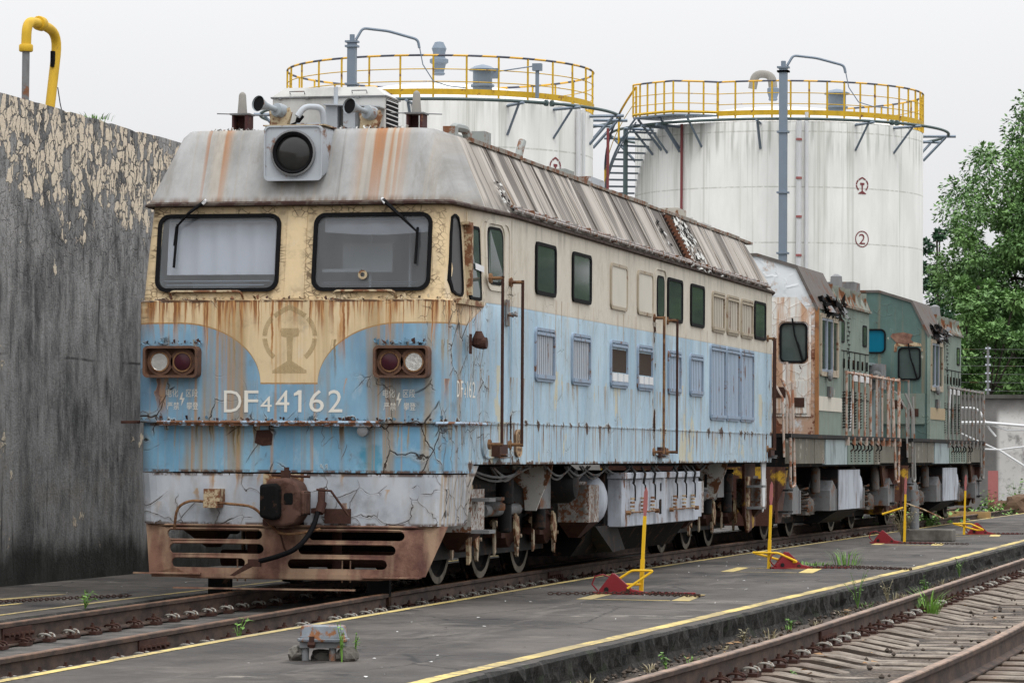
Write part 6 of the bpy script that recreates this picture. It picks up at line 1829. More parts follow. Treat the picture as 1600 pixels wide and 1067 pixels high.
def bogie(yc, dirn, name='bogie'):
    root_ = mkobj(name, MB().box(0.83, 0.92, yc - 2.5, yc + 2.5, 0.26, 0.95).box(-0.92, -0.83, yc - 2.5, yc + 2.5, 0.26, 0.95).box(-0.95, 0.95, yc - 1.0, yc - 0.8, 0.5, 0.85).box(-0.95, 0.95, yc + 0.8, yc + 1.0, 0.5, 0.85).box(-0.6, 0.6, yc - 1.9, yc + 1.9, 0.25, 0.75), M_dark, L)
    for k in (-1, 0, 1): wheelset(yc + 1.8 * k, root_)
    for k in (-1, 0, 1):
        y = yc + 1.8 * k
        for s in (1, -1):
            m = MB(); m.lathe([(0.19, s * 0.95), (0.20, s * 1.0), (0.19, s * 1.12), (0.14, s * 1.15), (0.12, s * 1.19), (0.03, s * 1.20)], (0, y, 0.525), 'x', 16)
            m.box(min(s * 0.92, s * 1.12), max(s * 0.92, s * 1.12), y - 0.36, y + 0.36, 0.44, 0.52)
            ab = mkobj('axle_box', m, M_rust, root_, smooth=True)
            m = MB(); m.prism([(y - 0.10, 0.70), (y + 0.02, 0.66), (y + 0.10, 0.52), (y + 0.05, 0.34), (y - 0.04, 0.38), (y - 0.13, 0.52)], 0, min(s * 1.19, s * 1.215), max(s * 1.19, s * 1.215))
            m.cyl((s * 1.05, y - 0.45, 0.60), (s * 1.08, y - 0.05, 0.55), 0.04, n=8)
            mkobj('axle_cover', m, M_creamrust, ab)
            m = MB()
            for d in (-0.30, 0.30): spring(m, s * 1.02, y + d, 0.50, 0.80, 0.085, 4, 0.018)
            mkobj('coil_spring', m, M_rust, root_, smooth=True)
            m = MB()
            m.prism([(y + 0.38, 0.66), (y + 0.50, 0.66), (y + 0.52, 0.42), (y + 0.47, 0.22), (y + 0.42, 0.24), (y + 0.40, 0.42)], 0, min(s * 1.08, s * 1.11), max(s * 1.08, s * 1.11))
            m.prism([(y - 0.60, 0.62), (y - 0.53, 0.62), (y - 0.50, 0.30), (y - 0.57, 0.26)], 0, min(s * 1.08, s * 1.10), max(s * 1.08, s * 1.10))
            m.cyl((s * 1.0, y + 0.45, 0.45), (s * 1.15, y + 0.45, 0.45), 0.022, n=6)
            mkobj('brake_hanger', m, simple('bone_coloured_paint', (0.36, 0.30, 0.22), 0.7, 0.25, 12, rust=0.4), root_)
    for s in (1, -1):
        for y in (yc - 2.35, yc + 1.05, yc - 0.55):
            m = MB(); m.lathe([(0.05, 0.50), (0.075, 0.52), (0.075, 0.80), (0.095, 0.81), (0.095, 1.06), (0.04, 1.10)], (s * 1.20, y, 0), n=12)
            m.cyl((s * 1.1, y, 1.1), (s * 1.3, y, 1.1), 0.03, n=6)
            mkobj('damper', m, M_dark, root_, smooth=True)
        m = MB(); m.cyl((s * 1.15, yc - 1.35, 0.74), (s * 1.15, yc + 0.2, 0.74), 0.065, n=10); m.lathe([(0.13, -0.02), (0.14, 0.0), (0.14, 0.05), (0.10, 0.07), (0.13, 0.09), (0.13, 0.12)], (s * 1.17, yc - 0.98, 0.76), n=12)
        mkobj('brake_cylinder', m, M_greysteel, root_, smooth=True)
        for y in (yc - (2.85 if dirn > 0 else 2.62), yc + 2.62):
            m = MB(); m.box(min(s * 1.12, s * 1.48), max(s * 1.12, s * 1.48), y - 0.27, y + 0.27, 0.56, 0.98)
            mf = MB(); mf.add([(s * 1.12, y - 0.27, 0.56), (s * 1.48, y - 0.27, 0.56), (s * 1.48, y + 0.27, 0.56), (s * 1.12, y + 0.27, 0.56), (s * 1.2, y - 0.05, 0.38), (s * 1.3, y - 0.05, 0.38), (s * 1.3, y + 0.12, 0.38), (s * 1.2, y + 0.12, 0.38)], [(0, 1, 5, 4), (1, 2, 6, 5), (2, 3, 7, 6), (3, 0, 4, 7), (4, 5, 6, 7)])
            m.lathe([(0.09, 0.98), (0.10, 0.99), (0.10, 1.02), (0.03, 1.03)], (s * 1.3, y, 0), n=10)
            sb_ = mkobj('sand_box', m, M_speck, root_)
            mkobj('hopper', mf, M_rust, sb_)
    return root_
bogie(4.20, 1); bogie(16.2, -1)
# low guard brackets and steps by the front cab
for s in (1,):
    for yb in (1.22, 17.8):
        m = MB()
        for z in (0.55, 0.86): m.box(1.42, 1.66, yb - 0.13, yb + 0.13, z, z + 0.035)
        sp_ = mkobj('cab_step', m, M_greysteel, L)
        m = MB(); m.prism([(yb - 0.12, 1.02), (yb + 0.14, 1.02), (yb + 0.08, 0.28), (yb + 0.0, 0.24), (yb - 0.04, 0.55)], 0, 1.40, 1.43); mkobj('step_hanger', m, M_creamrust, sp_)
m = MB(); m.prism([(0.62, 1.21), (1.05, 1.21), (0.80, 1.05), (0.66, 0.8), (0.60, 0.66)], 0, 1.50, 1.56); mkobj('skirt_gusset', m, M_apron, L)
# white flaking hanger brackets below the sole bar
for y in (4.62, 15.6):
    m = MB(); m.prism([(1.06, 1.22), (1.50, 1.22), (1.48, 1.10), (1.38, 0.88), (1.32, 0.72), (1.20, 0.72), (1.18, 0.95), (1.06, 1.06)], 1, y - 0.04, y)
    bo_ = mkobj('body_bracket', m, simple('white_flaking_over_brown', (0.50, 0.49, 0.46), 0.7, 0.12, 8, rust=0.55), L)
    m = MB(); m.box(0.80, 1.36, y + 0.0, y + 0.5, 0.74, 1.2); mkobj('bracket_casing', m, M_greysteel, bo_)
# cables under the sole bar
m = MB()
for k, (a, b) in enumerate(((0.9, 3.6), (4.4, 5.6), (5.4, 6.6), (6.2, 7.6), (7.4, 9.0), (8.8, 10.6), (10.4, 12.0), (2.0, 3.2), (12.5, 14.0))):
    for q in range(2):
        m.tube([(1.48 - 0.05 * q, a + (b - a) * i / 8 + 0.1 * q, 1.19 - (0.10 + 0.04 * q) * math.sin(PI * i / 8)) for i in range(9)], 0.012, 5)
m.tube([(1.35, 1.6, 1.15), (1.36, 1.55, 0.95), (1.3, 1.35, 0.80), (1.25, 1.05, 0.74)], 0.018, 6)
mkobj('hanging_cable', m, M_greysteel, L)
# air reservoirs, battery box, fuel tank
m = MB(); m.lathe([(0.02, 1.50), (0.12, 1.49), (0.20, 1.455), (0.26, 1.40), (0.285, 1.32), (0.285, -1.32), (0.2, -1.45), (0.02, -1.5)], (0, 7.42, 0.80), 'x', 32)
rs = mkobj('air_reservoir', m, M_white, L, smooth=True)
m = MB(); m.cbox((1.40, 7.68, 0.80), (0.08, 0.07, 0.12)); m.cbox((1.1, 7.42, 0.46), (0.4, 0.25, 0.12)); mkobj('drain_lug', m, M_rust, rs)
m = MB(); m.lathe([(0.20, 0.45), (0.22, 0.5), (0.22, 1.36), (0.16, 1.44), (0.02, 1.47)], (0, 6.05, 1.0), 'x', 20); mkobj('air_cylinder', m, M_dark, L, smooth=True)
m = MB(); m.box(-1.45, 1.40, 7.75, 12.9, 0.50, 1.12); m.prism([(-1.4, 0.52), (1.4, 0.52), (1.15, 0.16), (-1.15, 0.16)], 1, 7.1, 13.2); mkobj('fuel_tank', m, M_black, L)
m = MB(); m.prism([(7.2, 0.5), (8.4, 0.5), (8.9, 0.20), (8.2, 0.18)], 0, 1.25, 1.42); mkobj('tank_end_plate', m, M_dark, L)
bb0, bb1 = 7.95, 12.78
m = MB(); m.box(1.40, 1.575, bb0, bb1, 0.48, 1.04); m.box(1.38, 1.62, bb0 - 0.02, bb0 + 2.55, 1.04, 1.115); m.box(1.38, 1.62, bb0 + 2.75, bb1 + 0.02, 1.04, 1.115); m.box(1.42, 1.60, bb1, bb1 + 0.25, 0.52, 0.98)
bx = mkobj('battery_box', m, M_white, L); bevel(bx, 0.008, 1)
m = MB()
for k in range(11):
    y = bb0 + 0.02 + k * (bb1 - bb0 - 0.05) / 10; m.prism([(1.575, y), (1.60, y + 0.03), (1.575, y + 0.06)], 2, 0.49, 1.03)
mksplit('rib', m, M_white, bx)
m = MB(); m.plate(rr(10.22, 10.45, 0.60, 0.78, 0.04), lambda u, w, d=0: (1.578 + d, u, w), 0, 0.002); m.plate(rr(10.28, 10.36, 0.88, 0.98, 0.02), lambda u, w, d=0: (1.578 + d, u, w), 0, 0.002); mkobj('box_opening', m, M_black, bx)
for g0 in (bb0 + 0.25, bb0 + 2.95):
    for k in range(3):
        y = g0 + 0.15 + 0.62 * k
        m = MB(); m.tube([(1.60, y, 1.18), (1.65, y, 1.10), (1.63, y, 0.98)], 0.016, 6); m.tube([(1.62, y + 0.02, 1.0), (1.63, y + 0.10, 0.96), (1.62, y + 0.17, 0.88), (1.62, y + 0.16, 0.78)], 0.010, 5)
        h_ = mkobj('latch', m, M_dark, bx, smooth=True)
        m = MB()
        for i in range(4): m.cyl((1.62, y, 0.66 + i * 0.045), (1.62, y, 0.685 + i * 0.045), 0.028, n=8)
        mkobj('insulator', m, M_creamrust, h_)
    m = MB(); m.cyl((1.61, g0 - 0.1, 0.645), (1.61, g0 + 1.65, 0.645), 0.010, n=5); m.cyl((1.60, g0 - 0.1, 0.645), (1.65, g0 - 0.1, 0.645), 0.03, n=6); m.cyl((1.60, g0 + 1.65, 0.645), (1.65, g0 + 1.65, 0.645), 0.03, n=6); mkobj('locking_rod', m, M_rustl, bx)
# yellow and dark guard plate below the rear end
m = MB(); m.prism([(17.95, 1.22), (18.9, 1.22), (18.9, 0.9), (18.95, 0.3), (18.3, 0.2), (18.0, 0.45)], 0, 1.30, 1.34); mkobj('rear_guard', m, simple('chipped_yellow_over_brown', (0.42, 0.25, 0.03), 0.6, 0.2, 2.2, rust=0.9, rcol=(0.05, 0.02, 0.014)), L)
m = MB(); m.prism([(18.05, 1.22), (18.45, 1.22), (18.38, 0.6), (18.2, 0.5)], 0, 1.56, 1.575); mkobj('rag', m, M_stripw, L)
# ---------------------------------------------------------------- the two switchers behind
def switcher(x0, y0, slope, label, cab_mat, hood_mat, rail_m, first):
    r = empty('shunting_locomotive', (x0, y0, 0), -math.atan(slope), label, 'locomotive')
    # underframe and skirt
    m = MB(); m.box(-1.45, 1.45, 0.0, 11.3, 1.15, 1.60); mkobj('underframe', m, M_black, r)
    m = MB(); m.box(-1.55, 1.55, -0.02, 11.35, 1.60, 1.66); mkobj('deck', m, M_dark, r)
    m = MB()
    segs = [(0.0, 2.3, 0), (2.35, 3.3, 0), (3.35, 5.5, 1), (5.55, 8.3, 2), (8.35, 9.0, 3), (9.05, 11.3, 0)]
    for s in (1, -1):
        for a, b, c in segs:
            q = MB(); q.box(min(s * 1.45, s * (1.50 + 0.01 * c)), max(s * 1.45, s * (1.50 + 0.01 * c)), a, b, 1.20 - (0.02 if c else 0), 1.59)
            mt = M_skirt if c in (0, 3) else hood_mat if c == 2 else simple('pale_grey_green_door', (0.30, 0.36, 0.37), 0.55, 0.1, 4, dirt=0.5)
            mkobj('skirt_panel', q, mt, r)
    m = MB()
    for g0, n_ in ((5.75, 6), (8.45, 2)):
        for k in range(n_):
            y = g0 + k * 0.40
            m.tube([(1.525, y, 1.54), (1.56, y + 0.10, 1.50), (1.56, y + 0.12, 1.44), (1.525, y + 0.02, 1.40)], 0.014, 5)
            for i in range(4): m.cyl((1.53, y + 0.02, 1.37 - i * 0.045), (1.545, y + 0.02, 1.37 - i * 0.045), 0.013, n=5)
    mkobj('door_hooks', m, M_black, r)
    # cab
    cy0, cy1 = 2.7, 5.1
    prof = [(-1.47, 1.66), (1.47, 1.66), (1.47, 3.72), (1.13, 4.36), (0.5, 4.55), (-0.5, 4.55), (-1.13, 4.36), (-1.47, 3.72)]
    side = lambda u, w, d=0.0: (1.47 + d, u, w)
    fr = lambda u, w, d=0.0: (u, cy0 - d, w)
    wl = rr(0.90, 1.29, 2.84, 3.42, 0.07); wlo = rr(0.87, 1.32, 2.81, 3.45, 0.09)
    w2 = rr(-0.65, 0.60, 3.36, 3.78, 0.08); w2o = rr(-0.68, 0.63, 3.33, 3.81, 0.1)
    cb = holed(prof, [wl, w2], lambda u, w: (u, cy0, w))
    back = MB(); back.add([(p[0], cy1, p[1]) for p in prof], [tuple(range(8))])
    walls = MB(); walls.box(-1.47, -1.43, cy0, cy1, 1.66, 3.72)
    sw = rr(cy0 + 0.35, cy1 - 0.45, 2.68, 3.55, 0.03)
    sd = holed([(cy0, 1.66), (cy1, 1.66), (cy1, 3.72), (cy0, 3.72)], [sw], lambda u, w: (1.47, u, w))
    cab = mkobj('cab', join(cb, back, walls), cab_mat, r)
    mkobj('cab_side', sd, hood_mat, r)
    rf = MB()
    P8 = [(1.50, 3.68), (1.15, 4.37), (0.5, 4.57), (-0.5, 4.57), (-1.15, 4.37), (-1.50, 3.68)]
    n = len(P8); vs = [(x, cy0 - 0.03, z) for x, z in P8] + [(x, cy1 + 0.05, z) for x, z in P8] + [(x * 0.98, cy0 - 0.03, z - 0.05) for x, z in P8] + [(x * 0.98, cy1 + 0.05, z - 0.05) for x, z in P8]
    rf.add(vs, [(i, i + 1, n + i + 1, n + i) for i in range(n - 1)] + [(2 * n + i, 2 * n + i + 1, 3 * n + i + 1, 3 * n + i) for i in range(n - 1)] + [(i, i + 1, 2 * n + i + 1, 2 * n + i) for i in range(n - 1)])
    mkobj('cab_roof', rf, simple('brown_grey_roof_steel', (0.11, 0.098, 0.09), 0.8, 0.35, 5, rust=0.25, rcol=(0.06, 0.03, 0.02)), r)
    random.seed(31 + first)
    flakes('roof_flakes', 31 + first, 120, lambda: ((1.47 + random.uniform(-0.06, 0.05), random.uniform(cy0 + 0.5, cy1 + 0.2), 3.68 + random.uniform(-0.06, 0.2)), (0.9, 0, 0.4), (0, 1, 0)), 0.16, [M_black, M_black, M_dark, M_greysteel], r, 0.6)
    m = MB(); m.box(-1.4, 1.4, cy0 + 0.1, cy1 - 0.1, 1.7, 1.75); m.box(-1.4, 1.35, cy1 - 0.12, cy1 - 0.08, 1.7, 3.7); m.box(-0.9, 0.4, cy0 + 0.3, cy0 + 0.9, 1.7, 2.6)
    mkobj('cab_interior', m, simple('dim_cab_lining', (0.10, 0.12, 0.13), 0.8, 0.2, 4), r)
    m = MB(); m.ring(wl, wlo, fr, -0.02, 0.03); f = mkobj('front_window', m, M_rubber, r, smooth=True)
    g = MB(); g.add([fr(*p, 0.0) for p in wl], [tuple(range(24))]); mkobj('glass', g, M_side_glass, f)
    g = MB(); g.tube([fr(1.08, 3.52, 0.05), fr(1.12, 3.25, 0.05), fr(1.20, 3.0, 0.04)], 0.014, 5); g.tube([fr(1.16, 3.14, 0.035), fr(1.25, 2.84, 0.035)], 0.018, 5); mkobj('wiper', g, M_rubber, f)
    m = MB(); m.ring(w2, w2o, fr, -0.02, 0.03); f = mkobj('front_window', m, M_rubber, r, smooth=True)
    g = MB(); g.add([fr(*p, 0.0) for p in w2], [tuple(range(24))]); mkobj('glass', g, M_teal_glass, f)
    swi = rr(cy0 + 0.35, cy1 - 0.45, 2.68, 3.55, 0.03); swo = rr(cy0 + 0.28, cy1 - 0.38, 2.61, 3.62, 0.04)
    m = MB(); m.ring(swi, swo, side, -0.02, 0.03); f = mkobj('side_window', m, M_cframe, r)
    for k, (a, b) in enumerate(((0.35, 0.9), (0.9, 1.45), (1.45, 1.95))):
        g = MB(); P = lambda u, w, d=0.0: side(u, w, d + 0.004 * k)
        g.ring(rr(cy0 + a + 0.04, cy0 + b - 0.04, 2.72, 3.51, 0.02), rr(cy0 + a, cy0 + b, 2.68, 3.55, 0.02), P, -0.01, 0.02); s_ = mkobj('sash', g, M_metal if k < 2 else M_cframe, f)
        g = MB(); g.add([P(*p, 0.002) for p in rr(cy0 + a + 0.04, cy0 + b - 0.04, 2.72, 3.51, 0.02)], [tuple(range(24))]); mkobj('pane', g, M_side_glass, s_)
    m = MB(); m.box(1.46, 1.50, cy0 - 0.02, cy0 + 0.06, 1.66, 3.70); m.box(1.445, 1.49, cy0 - 0.025, cy0 + 0.02, 1.66, 3.70); mkobj('corner_post', m, simple('orange_rust_post', (0.27, 0.125, 0.05), 0.7, 0.3, 7, rust=0.3) if first else hood_mat, r)
    m = MB(); m.box(1.471, 1.485, cy0 + 0.06, cy1, 2.05, 2.28); mkobj('cream_band', m, M_cream if first else M_fl_cream, r)
    # front access door under the window
    m = MB(); m.box(0.52, 1.40, cy0 - 0.035, cy0 - 0.004, 1.95, 3.52 if first else 2.55)
    if first:
        m = MB(); dd = holed([(0.52, 1.95), (1.38, 1.95), (1.38, 3.58), (1.15, 3.86), (0.52, 3.86)], [rr(0.85, 1.34, 2.79, 3.47, 0.09)], lambda u, w: (u, cy0 - 0.02, w))
        for u0, u1, w0, w1 in ((0.60, 1.32, 2.0, 2.52),): m.box(u0, u1, cy0 - 0.04, cy0 - 0.02, w0, w1)
        mkobj('rusted_door', join(dd, m), M_rdoor, r)
    else: mkobj('rusted_door', m, hood_mat, r)
    m = MB(); m.box(0.76, 0.98, cy0 - 0.05, cy0 - 0.03, 2.25, 2.42); m.box(1.08, 1.28, cy0 - 0.05, cy0 - 0.03, 2.10, 2.25); mkobj('rust_hole', m, M_rust, r)
    if not first:
        m = MB(); m.plate([(0.72, 3.66), (0.76, 3.72), (0.98, 3.74), (1.16, 3.70), (1.12, 3.60), (1.18, 3.54), (1.0, 3.50), (0.84, 3.54), (0.78, 3.60)], fr, 0.0, 0.012)
        mkobj('rusted_patch', m, MATS['red_brown_rusted_steel'], r)
        m = MB(); m.plate([(0.80, 3.50), (0.86, 3.56), (1.05, 3.58), (1.32, 3.52), (1.36, 3.38), (1.33, 3.36), (1.33, 3.47), (0.86, 3.47), (0.84, 3.36), (0.79, 3.36)], fr, 0.0, 0.008)
        mkobj('stained_hood_over_window', m, M_creamrust, r)
    # low front hood, high hood, low rear hood
    m = MB(); m.box(-1.35, 0.56, 0.5, cy0, 1.66, 3.05); m.box(-1.40, 0.62, 0.44, cy0, 3.05, 3.10); ho_ = mkobj('front_hood', m, simple('grey_green_hood', (0.20, 0.255, 0.255), 0.55, 0.12, 4, rust=0.2, dirt=0.3), r)
    m = MB(); m.box(0.57, 0.80, 1.0, 1.6, 2.60, 3.08); m.lathe([(0.05, 0.0), (0.10, 0.03), (0.10, 0.12)], (0.70, 0.9, 2.85), 'y', 12); mkobj('lamp_box', m, M_greysteel, ho_)
    hy0, hy1 = cy1, 9.35
    hood = MB(); hood.box(-1.27, 1.27, hy0, hy1, 1.66, 3.86)
    hd = mkobj('engine_hood', hood, hood_mat, r)
    m = MB(); m.box(-1.32, 1.32, hy0, hy1 + 0.03, 3.86, 3.90); m.prism([(-1.30, 3.90), (1.30, 3.90), (1.18, 4.20), (-1.18, 4.20)], 1, hy0 + 0.05, hy1)
    for k in range(7): m.box(1.16, 1.285, hy0 + 0.2 + k * 0.6, hy0 + 0.24 + k * 0.6, 3.9, 4.2)
    mkobj('radiator_top', m, simple('weathered_grey_green_top', (0.20, 0.22, 0.19), 0.8, 0.35, 5, rust=0.5, dirt=0.4), hd)
    hs = lambda u, w, d=0.0: (1.27 + d, u, w)
    for a, b in ((hy0 + 0.35, hy0 + 0.78), (hy0 + 1.05, hy0 + 1.50), (hy1 - 0.75, hy1 - 0.30)):
        panel('hood_window', rr(a + 0.03, b - 0.03, 3.28, 3.60, 0.04), rr(a, b, 3.25, 3.63, 0.06), M_rubber, M_side_glass, hd, 0.015, P=hs)
    m = MB()
    for k in range(10):
        u = hy0 + 1.80 + (0.10 if k % 3 == 0 else 0); z = 3.70 - k * 0.075
        m.add([hs(u, z, 0.004), hs(u + 0.26, z, 0.004), hs(u + 0.26, z - 0.02, 0.004), hs(u, z - 0.02, 0.004)], [(0, 1, 2, 3)])
        m.add([hs(u + 0.05 * (k % 4), z, 0.004), hs(u + 0.04 + 0.05 * (k % 4), z, 0.004), hs(u + 0.04 + 0.05 * (k % 4), z - 0.06, 0.004), hs(u + 0.05 * (k % 4), z - 0.06, 0.004)], [(0, 1, 2, 3)])
    mkobj('worn_vertical_number', m, M_black, hd)
    m = MB()
    for z in (3.12, 2.30): m.box(1.27, 1.279, hy0 + 0.05, hy1 - 0.05, z - 0.008, z + 0.008)
    for k in range(7): m.box(1.27, 1.280, hy0 + 0.3 + k * 0.58, hy0 + 0.315 + k * 0.58, 1.9, 3.12)
    for k in range(8): m.box(1.275, 1.30, hy0 + 0.40 + k * 0.5, hy0 + 0.44 + k * 0.5, 2.82, 2.98)
    mkobj('door_seams', m, M_black, hd)
    m = MB()
    for b in range(7):
        for k in range(13):
            y = hy0 + 0.15 + b * 0.58; z = 1.80 + k * 0.05
            m.add([hs(y, z, 0.002), hs(y + 0.28, z, 0.002), hs(y + 0.28, z + 0.028, 0.03), hs(y, z + 0.028, 0.03)], [(0, 1, 2, 3)])
    mkobj('vent_slots', m, M_dark, hd)
    m = MB(); m.box(1.272, 1.278, hy1 - 1.8, hy1 - 0.02, 2.62, 2.78); m.box(1.272, 1.278, hy0 + 0.05, hy0 + 1.0, 2.30, 2.46)
    m.add([hs(hy1 - 1.85, 2.75, 0.006), hs(hy1 - 1.65, 2.75, 0.006), hs(hy1 - 2.05, 1.75, 0.006), hs(hy1 - 2.2, 1.75, 0.006)], [(0, 1, 2, 3)])
    mkobj('white_stripe', m, M_stripw, hd)
    m = MB(); m.box(-1.2, 0.75, hy1, 10.7, 1.66, 2.9); m.box(-1.25, 0.8, hy1, 10.75, 2.9, 2.95); mkobj('rear_hood', m, hood_mat, r)
    m = MB(); m.box(1.473, 1.52, cy0 + 1.0, cy0 + 1.3, 2.28, 2.45); m.lathe([(0.02, 1.48), (0.09, 1.52), (0.09, 1.56), (0.03, 1.58)], (0, cy0 + 0.9, 2.62), 'x', 10); mkobj('side_lamp', m, M_greysteel, r)
    m = MB(); m.lathe([(0.12, 0), (0.12, 0.03), (0.10, 0.28), (0.03, 0.32)], (0.85, cy1 + 3.2, 4.2), n=10); m.box(0.3, 0.9, cy1 + 3.0, cy1 + 3.5, 4.18, 4.26); m.box(0.55, 1.05, cy1 + 3.9, cy1 + 4.6, 4.2, 4.42) if first else None
    mksplit('exhaust', m, M_greysteel, r)
    # railings
    m = MB(); zr = 2.72
    n_ = 10; a, b = 5.35, 11.25
    m.cyl((1.52, a, zr), (1.52, b, zr - 0.02), 0.022, n=6)
    for k in range(n_):
        y = a + (b - a) * k / (n_ - 1); m.cyl((1.52, y, 1.52), (1.52, y, zr), 0.019, n=6); m.cyl((1.52, y, zr - 0.03), (1.52, y, zr + 0.03), 0.032, n=6); m.box(1.50, 1.57, y - 0.03, y + 0.03, 1.50, 1.64)
    mkobj('side_railing', m, rail_m, r, smooth=True)
    for sy, dy in ((0.0, 1), (11.3, -1)):
        m = MB()
        m.tube(bend([(1.48, sy + dy * 0.45, 2.45), (1.53, sy + dy * 0.42, 0.86), (1.53, sy + dy * 0.05, 0.84), (1.53, sy - dy * 0.02, 2.2 if dy > 0 else 2.72), (1.40, sy - dy * 0.05, 2.5 if dy > 0 else 2.72)], 0.09), 0.022, 7)
        m.tube([(1.40, sy + dy * 0.42, 1.6), (1.40, sy + dy * 0.42, 2.75), (1.05, sy + dy * 0.42, 2.75), (1.05, sy + dy * 0.42, 1.6)], 0.02, 6)
        mkobj('ladder_rail', m, rail_m, r, smooth=True)
        m = MB()
        for z in (0.45, 0.78, 1.1): m.box(1.15, 1.50, sy + dy * 0.03, sy + dy * 0.42, z, z + 0.03)
        mksplit('ladder_step', m, M_dark, r)
    m = MB(); m.tube([(0.9, -0.02, 1.66), (0.9, -0.02, 2.75), (1.25, -0.04, 2.5), (1.42, -0.06, 2.2), (1.45, -0.06, 1.3)], 0.018, 6); m.tube([(-1.45, -0.02, 1.66), (-1.45, -0.02, 2.7), (-0.9, -0.02, 2.7), (-0.9, -0.02, 1.66)], 0.018, 6)
    mkobj('end_railing', m, rail_m, r, smooth=True)
    # end guard, coupler
    m = MB()
    for yy_, d in ((0.0, 1), (11.3, -1)):
        m.prism([(-1.45, 1.15), (1.45, 1.15), (1.45, 0.9), (1.2, 0.25), (-1.2, 0.25)], 1, min(yy_, yy_ + d * 0.05), max(yy_, yy_ + d * 0.05))
        m.prism([(yy_, 1.15), (yy_ + d * 0.9, 1.15), (yy_ + d * 0.3, 0.3), (yy_, 0.3)], 0, 1.30, 1.34)
    mksplit('end_guard', m, simple('chipped_yellow_over_brown', (0.50, 0.30, 0.03), 0.6), r)
    m = MB(); m.box(-0.14, 0.14, -0.45, 0.2, 0.75, 1.0); m.box(-0.14, 0.14, 11.2, 11.7, 0.75, 1.0); mkobj('coupler', m, M_rust, r)
    # running gear
    for yb in (2.85, 9.2):
        root_ = mkobj('bogie', MB().box(0.83, 0.94, yb - 1.7, yb + 1.7, 0.24, 0.85).box(-0.94, -0.83, yb - 1.7, yb + 1.7, 0.24, 0.85).box(-0.7, 0.7, yb - 1.5, yb + 1.5, 0.3, 0.7), M_black, r)
        for k in (-1, 1):
            y = yb + 1.12 * k
            m = MB()
            for s in (-1, 1): m.lathe([(0.49, s * 0.68), (0.46, s * 0.715), (0.46, s * 0.80), (0.38, s * 0.808), (0.12, s * 0.76)], (0, y, 0.46), 'x', 32)
            w = mkobj('wheelset', m, M_black, root_, smooth=True)
            m = MB()
            for s in (-1, 1): m.lathe([(0.457, s * 0.8065), (0.45, s * 0.809), (0.39, s * 0.811), (0.385, s * 0.8075)], (0, y, 0.46), 'x', 40, False)
            mksplit('tyre_band', m, MATS['chalky_tyre_paint'], w, smooth=True)
            for s in (1, -1):
                m = MB(); m.lathe([(0.15, s * 0.95), (0.16, s * 1.14), (0.10, s * 1.2), (0.03, s * 1.21)], (0, y, 0.50), 'x', 14)
                spring(m, s * 1.08, y - 0.33, 0.42, 0.80, 0.09, 4, 0.018); spring(m, s * 1.08, y + 0.33, 0.42, 0.80, 0.09, 4, 0.018)
                m.box(min(s * 1.0, s * 1.15), max(s * 1.0, s * 1.15), y - 0.42, y + 0.42, 0.36, 0.42)
                m.lathe([(0.06, 0.7), (0.08, 0.72), (0.08, 1.1), (0.04, 1.15)], (s * 1.2, y + 0.2 * k, 0), n=10)
                mkobj('axle_box', m, simple('grey_brown_casting', (0.13, 0.12, 0.11), 0.7, 0.3, 12, rust=0.35), root_, smooth=True)
        for y in (yb - 1.75, yb + 1.75):
            m = MB(); m.prism([(y - 0.3, 0.75), (y - 0.05, 0.92), (y + 0.35, 0.78), (y + 0.35, 0.42), (y - 0.3, 0.42)], 0, 1.05, 1.42); m.prism([(y + 0.28, 0.78), (y + 0.36, 0.78), (y + 0.36, 0.42), (y + 0.28, 0.42)], 0, 1.42, 1.44)
            mkobj('sand_box', m, M_greysteel, root_)
    m = MB(); m.prism([(-1.45, 1.10), (1.45, 1.10), (1.45, 0.42), (1.1, 0.2), (-1.1, 0.2), (-1.45, 0.42)], 1, 4.9, 7.2)
    ft = mkobj('fuel_tank', m, M_dark, r)
    m = MB(); m.box(1.45, 1.47, 4.95, 7.1, 0.43, 1.09); m.box(1.47, 1.475, 5.9, 5.93, 0.43, 1.09); mkobj('tank_side', m, M_white, ft)
    m = MB(); m.lathe([(0.02, 1.46), (0.2, 1.43), (0.33, 1.36), (0.33, -1.3), (0.02, -1.4)], (0, 7.45, 0.76), 'x', 24); mkobj('air_reservoir', m, M_white, r, smooth=True)
    return r
MATS.pop('chipped_yellow_over_brown', None)
simple('chipped_yellow_over_brown', (0.50, 0.30, 0.03), 0.6, 0.2, 2.2, rust=0.8, rcol=(0.045, 0.02, 0.015))
switcher(-9.60, 52.25, 0.0245, 'green shunting locomotive with a white cab face and rust-bleeding door, second in line', M_wrust, M_green, M_railrust, 1)
switcher(-9.24, 64.85, 0.020, 'teal shunting locomotive with grey railings, last in the line by the far wall', M_teal, M_green, M_railgrey, 0)
